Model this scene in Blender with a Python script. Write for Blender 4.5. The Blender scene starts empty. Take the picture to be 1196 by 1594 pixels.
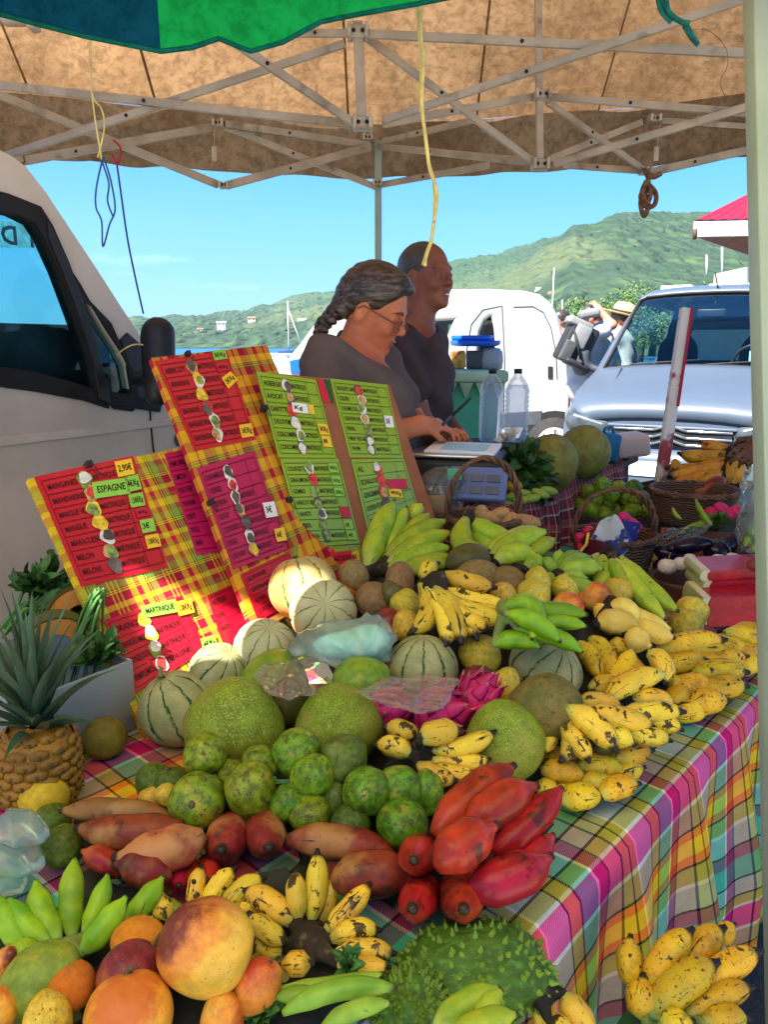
import bpy,bmesh,math,random
import numpy as np
from mathutils import Vector,Matrix,Euler
random.seed(11)
RNG=np.random.default_rng(11)
SC=bpy.context.scene
COL=SC.collection
PI=math.pi
F=1200.0
TH=math.radians(12.2)
CAMZ=1.40
TZ=0.75
CAM=Vector((0,0,CAMZ))
FW=Vector((0,math.cos(TH),-math.sin(TH)))
UP=Vector((0,math.sin(TH),math.cos(TH)))
RT=Vector((1,0,0))
def ray(px,py):
 return FW+RT*((px-598)/F)+UP*((797-py)/F)
def at(px,py,zc):
 return CAM+ray(px,py)*zc
def zc_h(px,py,h):
 return(TZ+h-CAMZ)/ray(px,py).z
def on(px,py,h=0.0):
 return at(px,py,zc_h(px,py,h))
def camdir(x,y,z):
 """direction given as right, away, up in the picture"""
 return RT*x+FW*y+UP*z
def tag(o,label=None,cat=None,group=None,kind=None):
 if label:o['label']=label
 if cat:o['category']=cat
 if group:o['group']=group
 if kind:o['kind']=kind
 return o
def empty(name,loc,label=None,cat=None,group=None):
 o=bpy.data.objects.new(name,None)
 o.empty_display_size=0.05
 COL.objects.link(o)
 o.location=loc
 return tag(o,label,cat,group)
def link_mesh(name,me,parent=None,loc=None,mat=None):
 o=bpy.data.objects.new(name,me)
 COL.objects.link(o)
 if loc is not None:o.location=loc
 if parent is not None:o.parent=parent
 if mat is not None and len(me.materials)==0:me.materials.append(mat)
 return o
class MB:
 def __init__(s):
  s.v=[];s.f=[];s.uv={};s.m=[];s.sm=[];s.slot=0;s.smooth=True
 def add(s,vs,fs,M=None,smooth=None,uvs=None):
  b=len(s.v)
  for p in vs:
   p=Vector(p)
   s.v.append(M@p if M is not None else p)
  for i,f in enumerate(fs):
   s.f.append(tuple(b+k for k in f));s.m.append(s.slot)
   s.sm.append(s.smooth if smooth is None else smooth)
   if uvs is not None:s.uv[len(s.f)-1]=uvs[i]
  return s
 def box(s,c,size,R=None,bevel=0.0):
  x,y,z=[d/2 for d in size]
  M=Matrix.Translation(Vector(c))
  if R is not None:M=M@R.to_4x4()
  if bevel<=0:
   vs=[(i*x,j*y,k*z)for i in(-1,1)for j in(-1,1)for k in(-1,1)]
   fs=[(0,1,3,2),(4,6,7,5),(0,4,5,1),(2,3,7,6),(0,2,6,4),(1,5,7,3)]
   return s.add(vs,fs,M,False)
  bm=bmesh.new()
  bmesh.ops.create_cube(bm,size=1.0)
  bmesh.ops.scale(bm,vec=(x*2,y*2,z*2),verts=bm.verts)
  bmesh.ops.bevel(bm,geom=bm.edges[:],offset=min(bevel,min(x,y,z)*.95),segments=3,profile=0.5,affect='EDGES')
  bm.verts.index_update()
  vs=[v.co.copy()for v in bm.verts];fs=[tuple(v.index for v in f.verts)for f in bm.faces]
  bm.free()
  return s.add(vs,fs,M,True)
 def bar(s,a,b,w,h,upv=Vector((0,0,1)),bevel=0.0):
  a=Vector(a);b=Vector(b);d=b-a;L=d.length;d.normalize()
  sx=d.cross(upv)
  if sx.length<1e-4:sx=d.cross(Vector((0,1,0)))
  sx.normalize();sz=sx.cross(d).normalized()
  R=Matrix((sx,d,sz)).transposed()
  return s.box((a+b)/2,(w,L,h),R,bevel)
 def tube(s,pts,rad,n=10,caps=True,lobes=0,lob=0.0,uv=True,flat=1.0,frame_up=None):
  pts=[Vector(p)for p in pts];m=len(pts)
  if not hasattr(rad,'__len__'):rad=[rad]*m
  L=[0.0]
  for i in range(1,m):L.append(L[-1]+(pts[i]-pts[i-1]).length)
  t0=(pts[1]-pts[0]).normalized()
  nrm=(frame_up or Vector((0,0,1)))
  if abs(t0.dot(nrm))>0.95:nrm=Vector((0,1,0.01))
  nrm=(nrm-t0*nrm.dot(t0)).normalized()
  vs=[]
  for i in range(m):
   t=(pts[min(i+1,m-1)]-pts[max(i-1,0)]).normalized()
   nrm=(nrm-t*nrm.dot(t))
   if nrm.length<1e-6:nrm=t.orthogonal()
   nrm.normalize()
   bi=t.cross(nrm)
   for k in range(n):
    a=2*PI*k/n
    r=rad[i]*(1+lob*math.cos(lobes*a)if lobes else 1)
    vs.append(pts[i]+nrm*(r*math.cos(a))*flat+bi*(r*math.sin(a)))
  fs=[];uvs=[]
  for i in range(m-1):
   for k in range(n):
    k2=(k+1)%n
    fs.append((i*n+k,i*n+k2,(i+1)*n+k2,(i+1)*n+k))
    u0,u1=k/n,(k+1)/n
    v0,v1=L[i]/max(L[-1],1e-6),L[i+1]/max(L[-1],1e-6)
    uvs.append(((u0,v0),(u1,v0),(u1,v1),(u0,v1)))
  if caps:
   vs.append(pts[0]);vs.append(pts[-1]);a=m*n;b=a+1
   for k in range(n):
    k2=(k+1)%n
    fs.append((a,k2,k));uvs.append(((0,0),)*3)
    fs.append((b,(m-1)*n+k,(m-1)*n+k2));uvs.append(((0,1),)*3)
  return s.add(vs,fs,None,True,uvs)
 def lathe(s,prof,n=24,M=None,lobes=0,lob=0.0):
  """profile of (r, z) from bottom to top"""
  vs=[];fs=[]
  for r,z in prof:
   for k in range(n):
    a=2*PI*k/n
    rr=r*(1+lob*math.cos(lobes*a))if lobes else r
    vs.append((rr*math.cos(a),rr*math.sin(a),z))
  m=len(prof)
  for i in range(m-1):
   for k in range(n):
    k2=(k+1)%n
    fs.append((i*n+k,i*n+k2,(i+1)*n+k2,(i+1)*n+k))
  return s.add(vs,fs,M,True)
 def sphere(s,c,r,nu=16,nv=10,R=None):
  if not hasattr(r,'__len__'):r=(r,r,r)
  vs=[];fs=[]
  for i in range(nv+1):
   ph=PI*i/nv
   for k in range(nu):
    a=2*PI*k/nu
    vs.append((r[0]*math.sin(ph)*math.cos(a),r[1]*math.sin(ph)*math.sin(a),-r[2]*math.cos(ph)))
  for i in range(nv):
   for k in range(nu):
    k2=(k+1)%nu
    fs.append((i*nu+k,i*nu+k2,(i+1)*nu+k2,(i+1)*nu+k))
  M=Matrix.Translation(Vector(c))
  if R is not None:M=M@R.to_4x4()
  return s.add(vs,fs,M,True)
 def grid(s,fn,nu,nv,uvfn=None,smooth=True):
  vs=[fn(i/nu,j/nv)for j in range(nv+1)for i in range(nu+1)]
  fs=[];uvs=[]
  for j in range(nv):
   for i in range(nu):
    a=j*(nu+1)+i
    fs.append((a,a+1,a+nu+2,a+nu+1))
    q=[(i/nu,j/nv),((i+1)/nu,j/nv),((i+1)/nu,(j+1)/nv),(i/nu,(j+1)/nv)]
    uvs.append([uvfn(*p)if uvfn else p for p in q])
  return s.add(vs,fs,None,smooth,uvs)
 def prism(s,poly,a,b):
  """poly: list of Vectors; extruded by vector from a to b offsets"""
  n=len(poly)
  vs=[Vector(p)+a for p in poly]+[Vector(p)+b for p in poly]
  fs=[tuple(range(n))[::-1],tuple(range(n,2*n))]+[(i,(i+1)%n,n+(i+1)%n,n+i)for i in range(n)]
  return s.add(vs,fs,None,False)
 def mesh(s,name,mats):
  me=bpy.data.meshes.new(name)
  me.from_pydata([tuple(v)for v in s.v],[],s.f)
  if not isinstance(mats,(list,tuple)):mats=[mats]
  for m in mats:me.materials.append(m)
  me.polygons.foreach_set('material_index',s.m)
  me.polygons.foreach_set('use_smooth',s.sm)
  if s.uv:
   l=me.uv_layers.new(name='UVMap')
   for pi,us in s.uv.items():
    p=me.polygons[pi]
    for li,q in zip(p.loop_indices,us):l.data[li].uv=q
  me.update()
  return me
 def build(s,name,mats,parent=None,loc=None,origin=None):
  """vertices are in world space when origin is given: they are shifted so the object sits at origin"""
  if origin is not None:
   o3=Vector(origin)
   s.v=[v-o3 for v in s.v]
  ob=link_mesh(name,s.mesh(name,mats),parent)
  if origin is not None and parent is None:ob.location=origin
  if loc is not None:ob.location=loc
  return ob
def plate(outer,holes,thick,bevel,to3d,name,mats,parent=None,origin=None,res=2):
 """flat plate with holes from 2-D outlines; to3d is a 4x4 that carries (x, y, 0) into the world"""
 cu=bpy.data.curves.new('outline','CURVE')
 cu.dimensions='2D';cu.fill_mode='BOTH'
 for poly in[outer]+list(holes):
  sp=cu.splines.new('POLY');sp.points.add(len(poly)-1)
  for p,q in zip(sp.points,poly):p.co=(q[0],q[1],0,1)
  sp.use_cyclic_u=True
 cu.extrude=max(thick/2-bevel,0.0002);cu.bevel_depth=bevel;cu.bevel_resolution=res
 ob=bpy.data.objects.new('outline',cu);COL.objects.link(ob)
 dg=bpy.context.evaluated_depsgraph_get();dg.update()
 me=bpy.data.meshes.new_from_object(ob.evaluated_get(dg))
 bpy.data.objects.remove(ob);bpy.data.curves.remove(cu)
 me.transform(to3d)
 if origin is not None:me.transform(Matrix.Translation(-Vector(origin)))
 me.materials.clear()
 me.materials.append(mats)
 for p in me.polygons:p.use_smooth=False
 me.name=name
 o=link_mesh(name,me,parent)
 if origin is not None and parent is None:o.location=origin
 return o
_text_cache={}
def text_mesh(s,size=1.0,align='LEFT',bold=0.0):
 """flat lettering as vertices and faces, baseline at 0, in the XY plane"""
 key=(s,align,bold)
 if key not in _text_cache:
  cu=bpy.data.curves.new('lettering','FONT')
  cu.body=s;cu.size=1.0;cu.align_x=align;cu.resolution_u=2;cu.offset=bold
  ob=bpy.data.objects.new('lettering',cu);COL.objects.link(ob)
  dg=bpy.context.evaluated_depsgraph_get();dg.update()
  me=bpy.data.meshes.new_from_object(ob.evaluated_get(dg))
  _text_cache[key]=([v.co.copy()for v in me.vertices],[tuple(p.vertices)for p in me.polygons])
  bpy.data.objects.remove(ob);bpy.data.curves.remove(cu);bpy.data.meshes.remove(me)
 vs,fs=_text_cache[key]
 return[v*size for v in vs],fs
def copy_tree(o,parent=None):
 c=o.copy();COL.objects.link(c)
 if parent is not None:c.parent=parent
 for ch in list(o.children):copy_tree(ch,c)
 return c
class Solid:
 """signed-distance solid meshed with surface nets, for bodies, heads, hands and cloth"""
 def __init__(s):s.p=[]
 def cap(s,a,b,ra,rb=None,k=0.02,op='+'):
  s.p.append(('c',Vector(a),Vector(b),ra,ra if rb is None else rb,k,op));return s
 def ell(s,c,r,R=None,k=0.02,op='+'):
  s.p.append(('e',Vector(c),tuple(r)if hasattr(r,'__len__')else(r,r,r),R,None,k,op));return s
 def cut(s,c,n,k=0.01):
  s.p.append(('h',Vector(c),Vector(n).normalized(),0,0,k,'-'));return s
 def move(s,M):
  R=M.to_3x3();q=[]
  for p in s.p:
   if p[0]=='c':q.append(('c',M@p[1],M@p[2])+p[3:])
   elif p[0]=='e':q.append(('e',M@p[1],p[2],R@(p[3]if p[3]is not None else Matrix.Identity(3)),None,p[5],p[6]))
   else:q.append(('h',M@p[1],R@p[2],0,0,p[5],p[6]))
  s.p=q;return s
 def plus(s,o):s.p+=o.p;return s
 def mesh(s,vox,name='skin',noise=None,inflate=0.0):
  lo=np.full(3,1e9);hi=np.full(3,-1e9)
  for p in s.p:
   if p[6]!='+':continue
   if p[0]=='c':
    for q,r in((p[1],p[3]),(p[2],p[4])):
     lo=np.minimum(lo,np.array(q)-r);hi=np.maximum(hi,np.array(q)+r)
   elif p[0]=='e':
    r=max(p[2]);lo=np.minimum(lo,np.array(p[1])-r);hi=np.maximum(hi,np.array(p[1])+r)
  lo-=3*vox+inflate;hi+=3*vox+inflate
  n=np.ceil((hi-lo)/vox).astype(int)+1
  D=np.full(n,0.2,np.float32)
  ax=[(lo[i]+vox*np.arange(n[i])).astype(np.float32)for i in range(3)]
  for p in s.p:
   k=max(p[5],1e-4)
   if p[0]=='h':
    sl=[slice(0,n[i])for i in range(3)]
   else:
    if p[0]=='c':
     l=np.minimum(np.array(p[1])-p[3],np.array(p[2])-p[4]);h=np.maximum(np.array(p[1])+p[3],np.array(p[2])+p[4])
    else:
     r=max(p[2]);l=np.array(p[1])-r;h=np.array(p[1])+r
    mg=k+3*vox+inflate
    i0=np.clip(np.floor((l-mg-lo)/vox).astype(int),0,n);i1=np.clip(np.ceil((h+mg-lo)/vox).astype(int)+1,0,n)
    sl=[slice(i0[i],i1[i])for i in range(3)]
   X=ax[0][sl[0]][:,None,None];Y=ax[1][sl[1]][None,:,None];Z=ax[2][sl[2]][None,None,:]
   if X.size==0 or Y.size==0 or Z.size==0:continue
   if p[0]=='h':
    d=(X-p[1][0])*p[2][0]+(Y-p[1][1])*p[2][1]+(Z-p[1][2])*p[2][2]
    d=-d
   elif p[0]=='c':
    a,b=p[1],p[2];ba=b-a;bb=max(ba.dot(ba),1e-9)
    t=np.clip(((X-a[0])*ba[0]+(Y-a[1])*ba[1]+(Z-a[2])*ba[2])/bb,0,1)
    d=np.sqrt((X-a[0]-t*ba[0])**2+(Y-a[1]-t*ba[1])**2+(Z-a[2]-t*ba[2])**2)-(p[3]+t*(p[4]-p[3]))
   else:
    R=p[3]if p[3]is not None else Matrix.Identity(3)
    c=p[1];r=p[2]
    q=[((X-c[0])*R[0][i]+(Y-c[1])*R[1][i]+(Z-c[2])*R[2][i])/r[i]for i in range(3)]
    k0=np.sqrt(q[0]**2+q[1]**2+q[2]**2)
    k1=np.sqrt((q[0]/r[0])**2+(q[1]/r[1])**2+(q[2]/r[2])**2)
    d=k0*(k0-1)/np.maximum(k1,1e-6)
   d=d.astype(np.float32)
   E=D[tuple(sl)]
   if p[6]=='+':
    d=d-inflate
    hh=np.clip(0.5+0.5*(E-d)/k,0,1)
    E=E*(1-hh)+d*hh-k*hh*(1-hh)
   else:
    hh=np.clip(0.5-0.5*(E+d)/k,0,1)
    E=E*(1-hh)+(-d)*hh+k*hh*(1-hh)
   D[tuple(sl)]=E
  if noise is not None:
   D=D+noise(ax[0][:,None,None],ax[1][None,:,None],ax[2][None,None,:]).astype(np.float32)
  return nets(D,lo,vox,name)
def nets(D,lo,vox,name):
 S=D<0
 n=np.array(D.shape)
 c=np.zeros(n-1,np.int8)
 P=np.zeros(tuple(n-1)+(3,),np.float32);W=np.zeros(n-1,np.float32)
 def sub(a,o):return a[o[0]:o[0]+n[0]-1,o[1]:o[1]+n[1]-1,o[2]:o[2]+n[2]-1]
 for o in[(i,j,k)for i in(0,1)for j in(0,1)for k in(0,1)]:c+=sub(S,o)
 act=(c>0)&(c<8)
 for ax in range(3):
  oth=[a for a in range(3)if a!=ax]
  for i in(0,1):
   for j in(0,1):
    o0=[0,0,0];o0[oth[0]]=i;o0[oth[1]]=j;o1=list(o0);o1[ax]=1
    a=sub(D,o0);b=sub(D,o1)
    cr=(a<0)!=(b<0)
    t=np.where(cr,a/np.where(cr,a-b,1),0)
    for q in range(3):
     P[...,q]+=np.where(cr,(t if q==ax else o0[q]),0)
    W+=cr
 idx=np.full(n-1,-1,np.int64);ii=np.argwhere(act)
 idx[act]=np.arange(len(ii))
 V=(ii+P[act]/np.maximum(W[act],1)[:,None])*vox+lo
 Fs=[]
 for ax in range(3):
  o=[a for a in range(3)if a!=ax]
  s0=[slice(None)]*3;s1=[slice(None)]*3
  s0[ax]=slice(0,n[ax]-1);s1[ax]=slice(1,n[ax])
  cr=S[tuple(s0)]!=S[tuple(s1)]
  e=np.argwhere(cr)
  e=e[(e[:,o[0]]>0)&(e[:,o[1]]>0)&(e[:,o[0]]<n[o[0]]-1)&(e[:,o[1]]<n[o[1]]-1)]
  if len(e)==0:continue
  ins=S[tuple(e.T)]
  def g(da,db):
   q=e.copy();q[:,o[0]]+=da;q[:,o[1]]+=db
   return idx[tuple(q.T)]
  quad=np.stack([g(-1,-1),g(0,-1),g(0,0),g(-1,0)],1)
  flip=ins if ax!=1 else~ins
  quad[~flip]=quad[~flip][:,::-1]
  Fs.append(quad)
 Fs=np.concatenate(Fs)if Fs else np.zeros((0,4),int)
 Fs=Fs[(Fs>=0).all(1)]
 for _ in range(2):
  acc=np.zeros_like(V);cnt=np.zeros(len(V))
  for a in range(4):
   b=(a+1)%4
   np.add.at(acc,Fs[:,a],V[Fs[:,b]]);np.add.at(acc,Fs[:,b],V[Fs[:,a]])
   np.add.at(cnt,Fs[:,a],1);np.add.at(cnt,Fs[:,b],1)
  V=V*.5+acc/np.maximum(cnt,1)[:,None]*.5
 me=bpy.data.meshes.new(name)
 me.from_pydata(V.tolist(),[],Fs.tolist())
 me.polygons.foreach_set('use_smooth',[True]*len(me.polygons))
 me.update()
 return me
# ====== materials
class NT:
 def __init__(s,name):
  s.m=bpy.data.materials.new(name);s.m.use_nodes=True
  s.t=s.m.node_tree;s.t.nodes.clear()
  s.out=s.t.nodes.new('ShaderNodeOutputMaterial')
 def n(s,typ,**kw):
  nd=s.t.nodes.new('ShaderNode'+typ)
  for k,v in kw.items():
   if k in nd.inputs:s.set(nd.inputs[k],v)
   else:setattr(nd,k,v)
  return nd
 def set(s,inp,v):
  if hasattr(v,'is_output')or isinstance(v,bpy.types.NodeSocket):s.t.links.new(v,inp)
  else:
   if inp.type=='RGBA' and len(v)==3:v=(*v,1)
   inp.default_value=v
 def math(s,op,a,b=0.0,clamp=False):
  nd=s.t.nodes.new('ShaderNodeMath');nd.operation=op;nd.use_clamp=clamp
  s.set(nd.inputs[0],a);s.set(nd.inputs[1],b);return nd.outputs[0]
 def mix(s,f,a,b,blend='MIX'):
  nd=s.t.nodes.new('ShaderNodeMix');nd.data_type='RGBA';nd.blend_type=blend;nd.clamp_factor=True
  s.set(nd.inputs[0],f);s.set(nd.inputs[6],a);s.set(nd.inputs[7],b);return nd.outputs[2]
 def smooth(s,x,lo,hi):
  nd=s.t.nodes.new('ShaderNodeMapRange');nd.interpolation_type='SMOOTHSTEP'
  s.set(nd.inputs[0],x);nd.inputs[1].default_value=lo;nd.inputs[2].default_value=hi
  return nd.outputs[0]
 def coord(s,kind='Object',scale=(1,1,1)):
  tc=s.n('TexCoord');mp=s.n('Mapping')
  s.t.links.new(tc.outputs[kind],mp.inputs[0]);mp.inputs['Scale'].default_value=scale
  oi=s.n('ObjectInfo')
  mv=s.t.nodes.new('ShaderNodeVectorMath');mv.operation='SCALE'
  cb=s.n('CombineXYZ');r=oi.outputs['Random']
  for i,k in enumerate((37.0,91.0,53.0)):s.t.links.new(s.math('MULTIPLY',r,k),cb.inputs[i])
  ad=s.t.nodes.new('ShaderNodeVectorMath');ad.operation='ADD'
  s.t.links.new(mp.outputs[0],ad.inputs[0]);s.t.links.new(cb.outputs[0],ad.inputs[1])
  return ad.outputs[0]
 def noise(s,co,scale,detail=3.0,rough=0.55,dist=0.0):
  nd=s.n('TexNoise');s.t.links.new(co,nd.inputs['Vector'])
  nd.inputs['Scale'].default_value=scale;nd.inputs['Detail'].default_value=detail
  nd.inputs['Roughness'].default_value=rough;nd.inputs['Distortion'].default_value=dist
  return nd.outputs['Fac']
 def vor(s,co,scale,feature='F1',rnd=1.0):
  nd=s.n('TexVoronoi');nd.feature=feature;s.t.links.new(co,nd.inputs['Vector'])
  nd.inputs['Scale'].default_value=scale;nd.inputs['Randomness'].default_value=rnd
  return nd.outputs['Distance']
 def ramp(s,x,stops,interp='LINEAR'):
  nd=s.n('ValToRGB');cr=nd.color_ramp;cr.interpolation=interp
  while len(cr.elements)>1:cr.elements.remove(cr.elements[-1])
  for i,(p,c)in enumerate(stops):
   e=cr.elements[0]if i==0 else cr.elements.new(p)
   e.position=p;e.color=(*c,1)
  s.set(nd.inputs[0],x);return nd.outputs[0]
 def bump(s,h,strength=0.3,dist=0.002):
  nd=s.n('Bump');s.set(nd.inputs['Height'],h)
  nd.inputs['Strength'].default_value=strength;nd.inputs['Distance'].default_value=dist
  return nd.outputs[0]
 def bsdf(s,color,rough=0.5,normal=None,**kw):
  b=s.n('BsdfPrincipled');s.set(b.inputs['Base Color'],color);s.set(b.inputs['Roughness'],rough)
  if normal is not None:s.set(b.inputs['Normal'],normal)
  for k,v in kw.items():s.set(b.inputs[k.replace('_',' ')],v)
  return b.outputs[0]
 def done(s,shader):
  s.t.links.new(shader,s.out.inputs['Surface']);return s.m
def lin(r,g,b):
 """sRGB bytes to linear"""
 f=lambda c:(c/255)/12.92 if c/255<=.04045 else((c/255+.055)/1.055)**2.4
 return(f(r),f(g),f(b))
def simple(name,col,rough=0.5,var=0.12,scale=8.0,bump=0.0,bscale=80.0,layers=(),co='Object',stretch=(1,1,1),hue=0.0,val=0.0,bdist=0.002,blush=(),**kw):
 """base colour with mottling; layers = (colour, noise scale, lo, hi[, amount]) laid over it by noise thresholds"""
 t=NT(name);c=t.coord(co,stretch)
 n=t.noise(c,scale)
 d=tuple(x*(1-var)for x in col);l=tuple(min(1,x*(1+var))for x in col)
 out=t.mix(t.smooth(n,.3,.7),d,l)
 for i,L in enumerate(layers):
  f=t.smooth(t.noise(c,L[1],4.0,.6,L[5]if len(L)>5 else 0.0),L[2],L[3])
  if len(L)>4:f=t.math('MULTIPLY',f,L[4])
  out=t.mix(f,out,L[0])
 for col_,dr,lo_,hi_,am in blush:
  raw=t.n('TexCoord');dp=t.n('VectorMath');dp.operation='DOT_PRODUCT';t.t.links.new(raw.outputs['Object'],dp.inputs[0]);dp.inputs[1].default_value=Vector(dr).normalized()
  f=t.smooth(t.math('ADD',dp.outputs['Value'],t.math('MULTIPLY',t.math('SUBTRACT',t.noise(c,2.4,5,.65),.5),1.6)),lo_,hi_)
  out=t.mix(t.math('MULTIPLY',f,am),out,col_)
 if hue or val:
  oi=t.n('ObjectInfo');hs=t.n('HueSaturation')
  r=oi.outputs['Random']
  t.set(hs.inputs['Hue'],t.math('ADD',t.math('MULTIPLY',r,hue*2),0.5-hue))
  r2=t.math('FRACT',t.math('MULTIPLY',r,17.3))
  t.set(hs.inputs['Value'],t.math('ADD',t.math('MULTIPLY',r2,val*2),1-val))
  t.set(hs.inputs['Color'],out);out=hs.outputs[0]
 nm=None
 if bump:nm=t.bump(t.noise(c,bscale,3.0),bump,bdist)
 kw.setdefault('Specular_IOR_Level',.28)
 return t.done(t.bsdf(out,rough,nm,**kw))
def skinny(name,col,dark,layers=(),tip=None,tip_at=(.9,.97),streak=None,rough=.42,hue=.014,val=.2,neck=None):
 """banana peel: UV v runs from stem to tip, u around"""
 t=NT(name);uv=t.coord('UV',(2.0,1.4,1));ob=t.coord('Object')
 raw=t.n('TexCoord');sx=t.n('SeparateXYZ');t.t.links.new(raw.outputs['UV'],sx.inputs[0]);v=sx.outputs[1]
 out=t.mix(t.smooth(t.noise(ob,30,3),.35,.68),dark,col)
 if neck:out=t.mix(t.smooth(v,.22,.02),out,neck)
 for L in layers:
  c=uv if len(L)>5 and L[5]else ob
  f=t.smooth(t.noise(c,L[1]*3.2,4.0,.65),L[2],L[3])
  if len(L)>4:f=t.math('MULTIPLY',f,L[4])
  out=t.mix(f,out,L[0])
 if streak:
  st=t.coord('UV',(9,.9,1))
  f=t.smooth(t.noise(st,1.6,5.0,.7),streak[1],streak[2])
  out=t.mix(f,out,streak[0])
 oi=t.n('ObjectInfo');hs=t.n('HueSaturation');r=oi.outputs['Random']
 t.set(hs.inputs['Hue'],t.math('ADD',t.math('MULTIPLY',r,hue*2),.5-hue))
 t.set(hs.inputs['Value'],t.math('ADD',t.math('MULTIPLY',t.math('FRACT',t.math('MULTIPLY',r,23.1)),val*2),1-val))
 t.set(hs.inputs['Color'],out);out=hs.outputs[0]
 if tip:
  wob=t.math('ADD',v,t.math('MULTIPLY',t.math('SUBTRACT',t.noise(ob,40,2),.5),.12))
  out=t.mix(t.smooth(wob,*tip_at),out,tip)
 nm=t.bump(t.noise(ob,90,3),.18,.0015)
 return t.done(t.bsdf(out,rough,nm,Specular_IOR_Level=.25))
def plaid(name,us,vs,pu,pv,rough=.8,weave=900.0,bump=.25,tb=.5,deep=0):
 """woven check: stripe lists of (width, colour) along u and v, repeated every pu, pv metres of UV"""
 t=NT(name)
 tc=t.n('TexCoord');sx=t.n('SeparateXYZ');t.t.links.new(tc.outputs['UV'],sx.inputs[0])
 def stripes(x,lst,period):
  tot=sum(w for w,c in lst);p=0;st=[]
  for w,c in lst:st.append((p/tot,c));p+=w
  return t.ramp(t.math('FRACT',t.math('DIVIDE',x,period)),st,'CONSTANT')
 a=stripes(sx.outputs[0],us,pu);b=stripes(sx.outputs[1],vs,pv)
 w1=t.math('MULTIPLY',t.math('ADD',sx.outputs[0],sx.outputs[1]),weave)
 tw=t.math('ADD',t.math('MULTIPLY',t.math('SINE',w1),.42),tb)
 out=t.mix(tw,a,b)
 if deep:out=t.mix(deep,out,t.mix(1.0,t.mix(1.0,a,b,'MULTIPLY'),(2.5,2.5,2.5),'MULTIPLY'))
 n=t.noise(t.coord('UV',(1,1,1)),30,4)
 out=t.mix(t.math('MULTIPLY',t.smooth(n,.3,.75),.18),out,(.05,.04,.04))
 nm=t.bump(t.math('SINE',w1),bump*.3,.0006)
 return t.done(t.bsdf(out,rough,nm,Specular_IOR_Level=.1))
def clear_film(name,tint=(1,1,1),haze=.12,rough=.12,alpha=.35):
 t=NT(name);c=t.coord('Object')
 nm=t.bump(t.noise(c,16,3,.5,.6),.35,.01)
 tr=t.n('BsdfTransparent');tr.inputs[0].default_value=(*tint,1)
 gl=t.n('BsdfGlossy');gl.inputs['Roughness'].default_value=rough;t.set(gl.inputs['Normal'],nm)
 df=t.n('BsdfTranslucent');df.inputs[0].default_value=(*[.85*x for x in tint],1)
 d2=t.n('BsdfDiffuse');d2.inputs[0].default_value=(*[.8*x for x in tint],1)
 ad=t.n('MixShader');ad.inputs[0].default_value=.5
 t.t.links.new(df.outputs[0],ad.inputs[1]);t.t.links.new(d2.outputs[0],ad.inputs[2])
 m1=t.n('MixShader');t.t.links.new(tr.outputs[0],m1.inputs[1]);t.t.links.new(ad.outputs[0],m1.inputs[2]);m1.inputs[0].default_value=haze
 fr=t.n('LayerWeight');fr.inputs['Blend'].default_value=.35;t.set(fr.inputs['Normal'],nm)
 m2=t.n('MixShader');t.set(m2.inputs[0],t.math('MULTIPLY',fr.outputs['Fresnel'],alpha*2.2,True))
 t.t.links.new(m1.outputs[0],m2.inputs[1]);t.t.links.new(gl.outputs[0],m2.inputs[2])
 return t.done(m2.outputs[0])
def glass(name,tint=(.75,.88,.9),refl=.14,fres=.6):
 t=NT(name)
 tr=t.n('BsdfTransparent');tr.inputs[0].default_value=(*tint,1)
 gl=t.n('BsdfGlossy');gl.inputs['Roughness'].default_value=.02
 fr=t.n('LayerWeight');fr.inputs['Blend'].default_value=.25
 m=t.n('MixShader');t.set(m.inputs[0],t.math('ADD',t.math('MULTIPLY',fr.outputs['Fresnel'],fres),refl,True))
 t.t.links.new(tr.outputs[0],m.inputs[1]);t.t.links.new(gl.outputs[0],m.inputs[2])
 return t.done(m.outputs[0])
def canvas(name,col,col2,trans=.45,scale=3.0,bump=.3):
 t=NT(name);c=t.coord('Object',(1,1,1))
 f=t.smooth(t.noise(c,scale,6,.65),.35,.68)
 f2=t.smooth(t.noise(c,scale*14,4,.7,.4),.35,.7)
 out=t.mix(f,col,col2);out=t.mix(t.math('MULTIPLY',f2,.6),out,tuple(x*.4 for x in col2))
 out=t.mix(t.math('MULTIPLY',t.smooth(t.noise(t.coord('Object',(1,.25,1)),scale*5,5,.75,1.2),.56,.72),.5),out,tuple(x*.35 for x in col2))
 nm=t.bump(t.noise(c,26,4,.6),bump,.01)
 d=t.n('BsdfDiffuse');t.set(d.inputs[0],out);t.set(d.inputs['Normal'],nm)
 tr=t.n('BsdfTranslucent');t.set(tr.inputs[0],out);t.set(tr.inputs['Normal'],nm)
 m=t.n('MixShader');m.inputs[0].default_value=trans
 t.t.links.new(d.outputs[0],m.inputs[1]);t.t.links.new(tr.outputs[0],m.inputs[2])
 return t.done(m.outputs[0])
BLK=(.012,.011,.010)
MT={}
MT['citrus']=simple('citrus_peel',(.125,.215,.008),.34,.45,3,.25,70,hue=.035,val=.32,layers=(((.34,.31,.02),1.3,.52,.66,.85),((.08,.055,.018),3.2,.57,.62,.8,.15),((.03,.022,.012),9,.60,.64,.85),((.34,.38,.06),18,.62,.68,.6)))
MT['citrus_dark']=simple('dark_citrus_peel',(.07,.115,.010),.4,.35,5,.35,70,hue=.02,val=.2,layers=(((.15,.21,.035),1.4,.5,.7,.8),((.04,.035,.014),3,.56,.68,.8,.25),((.2,.24,.1),14,.62,.72,.6)))
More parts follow.
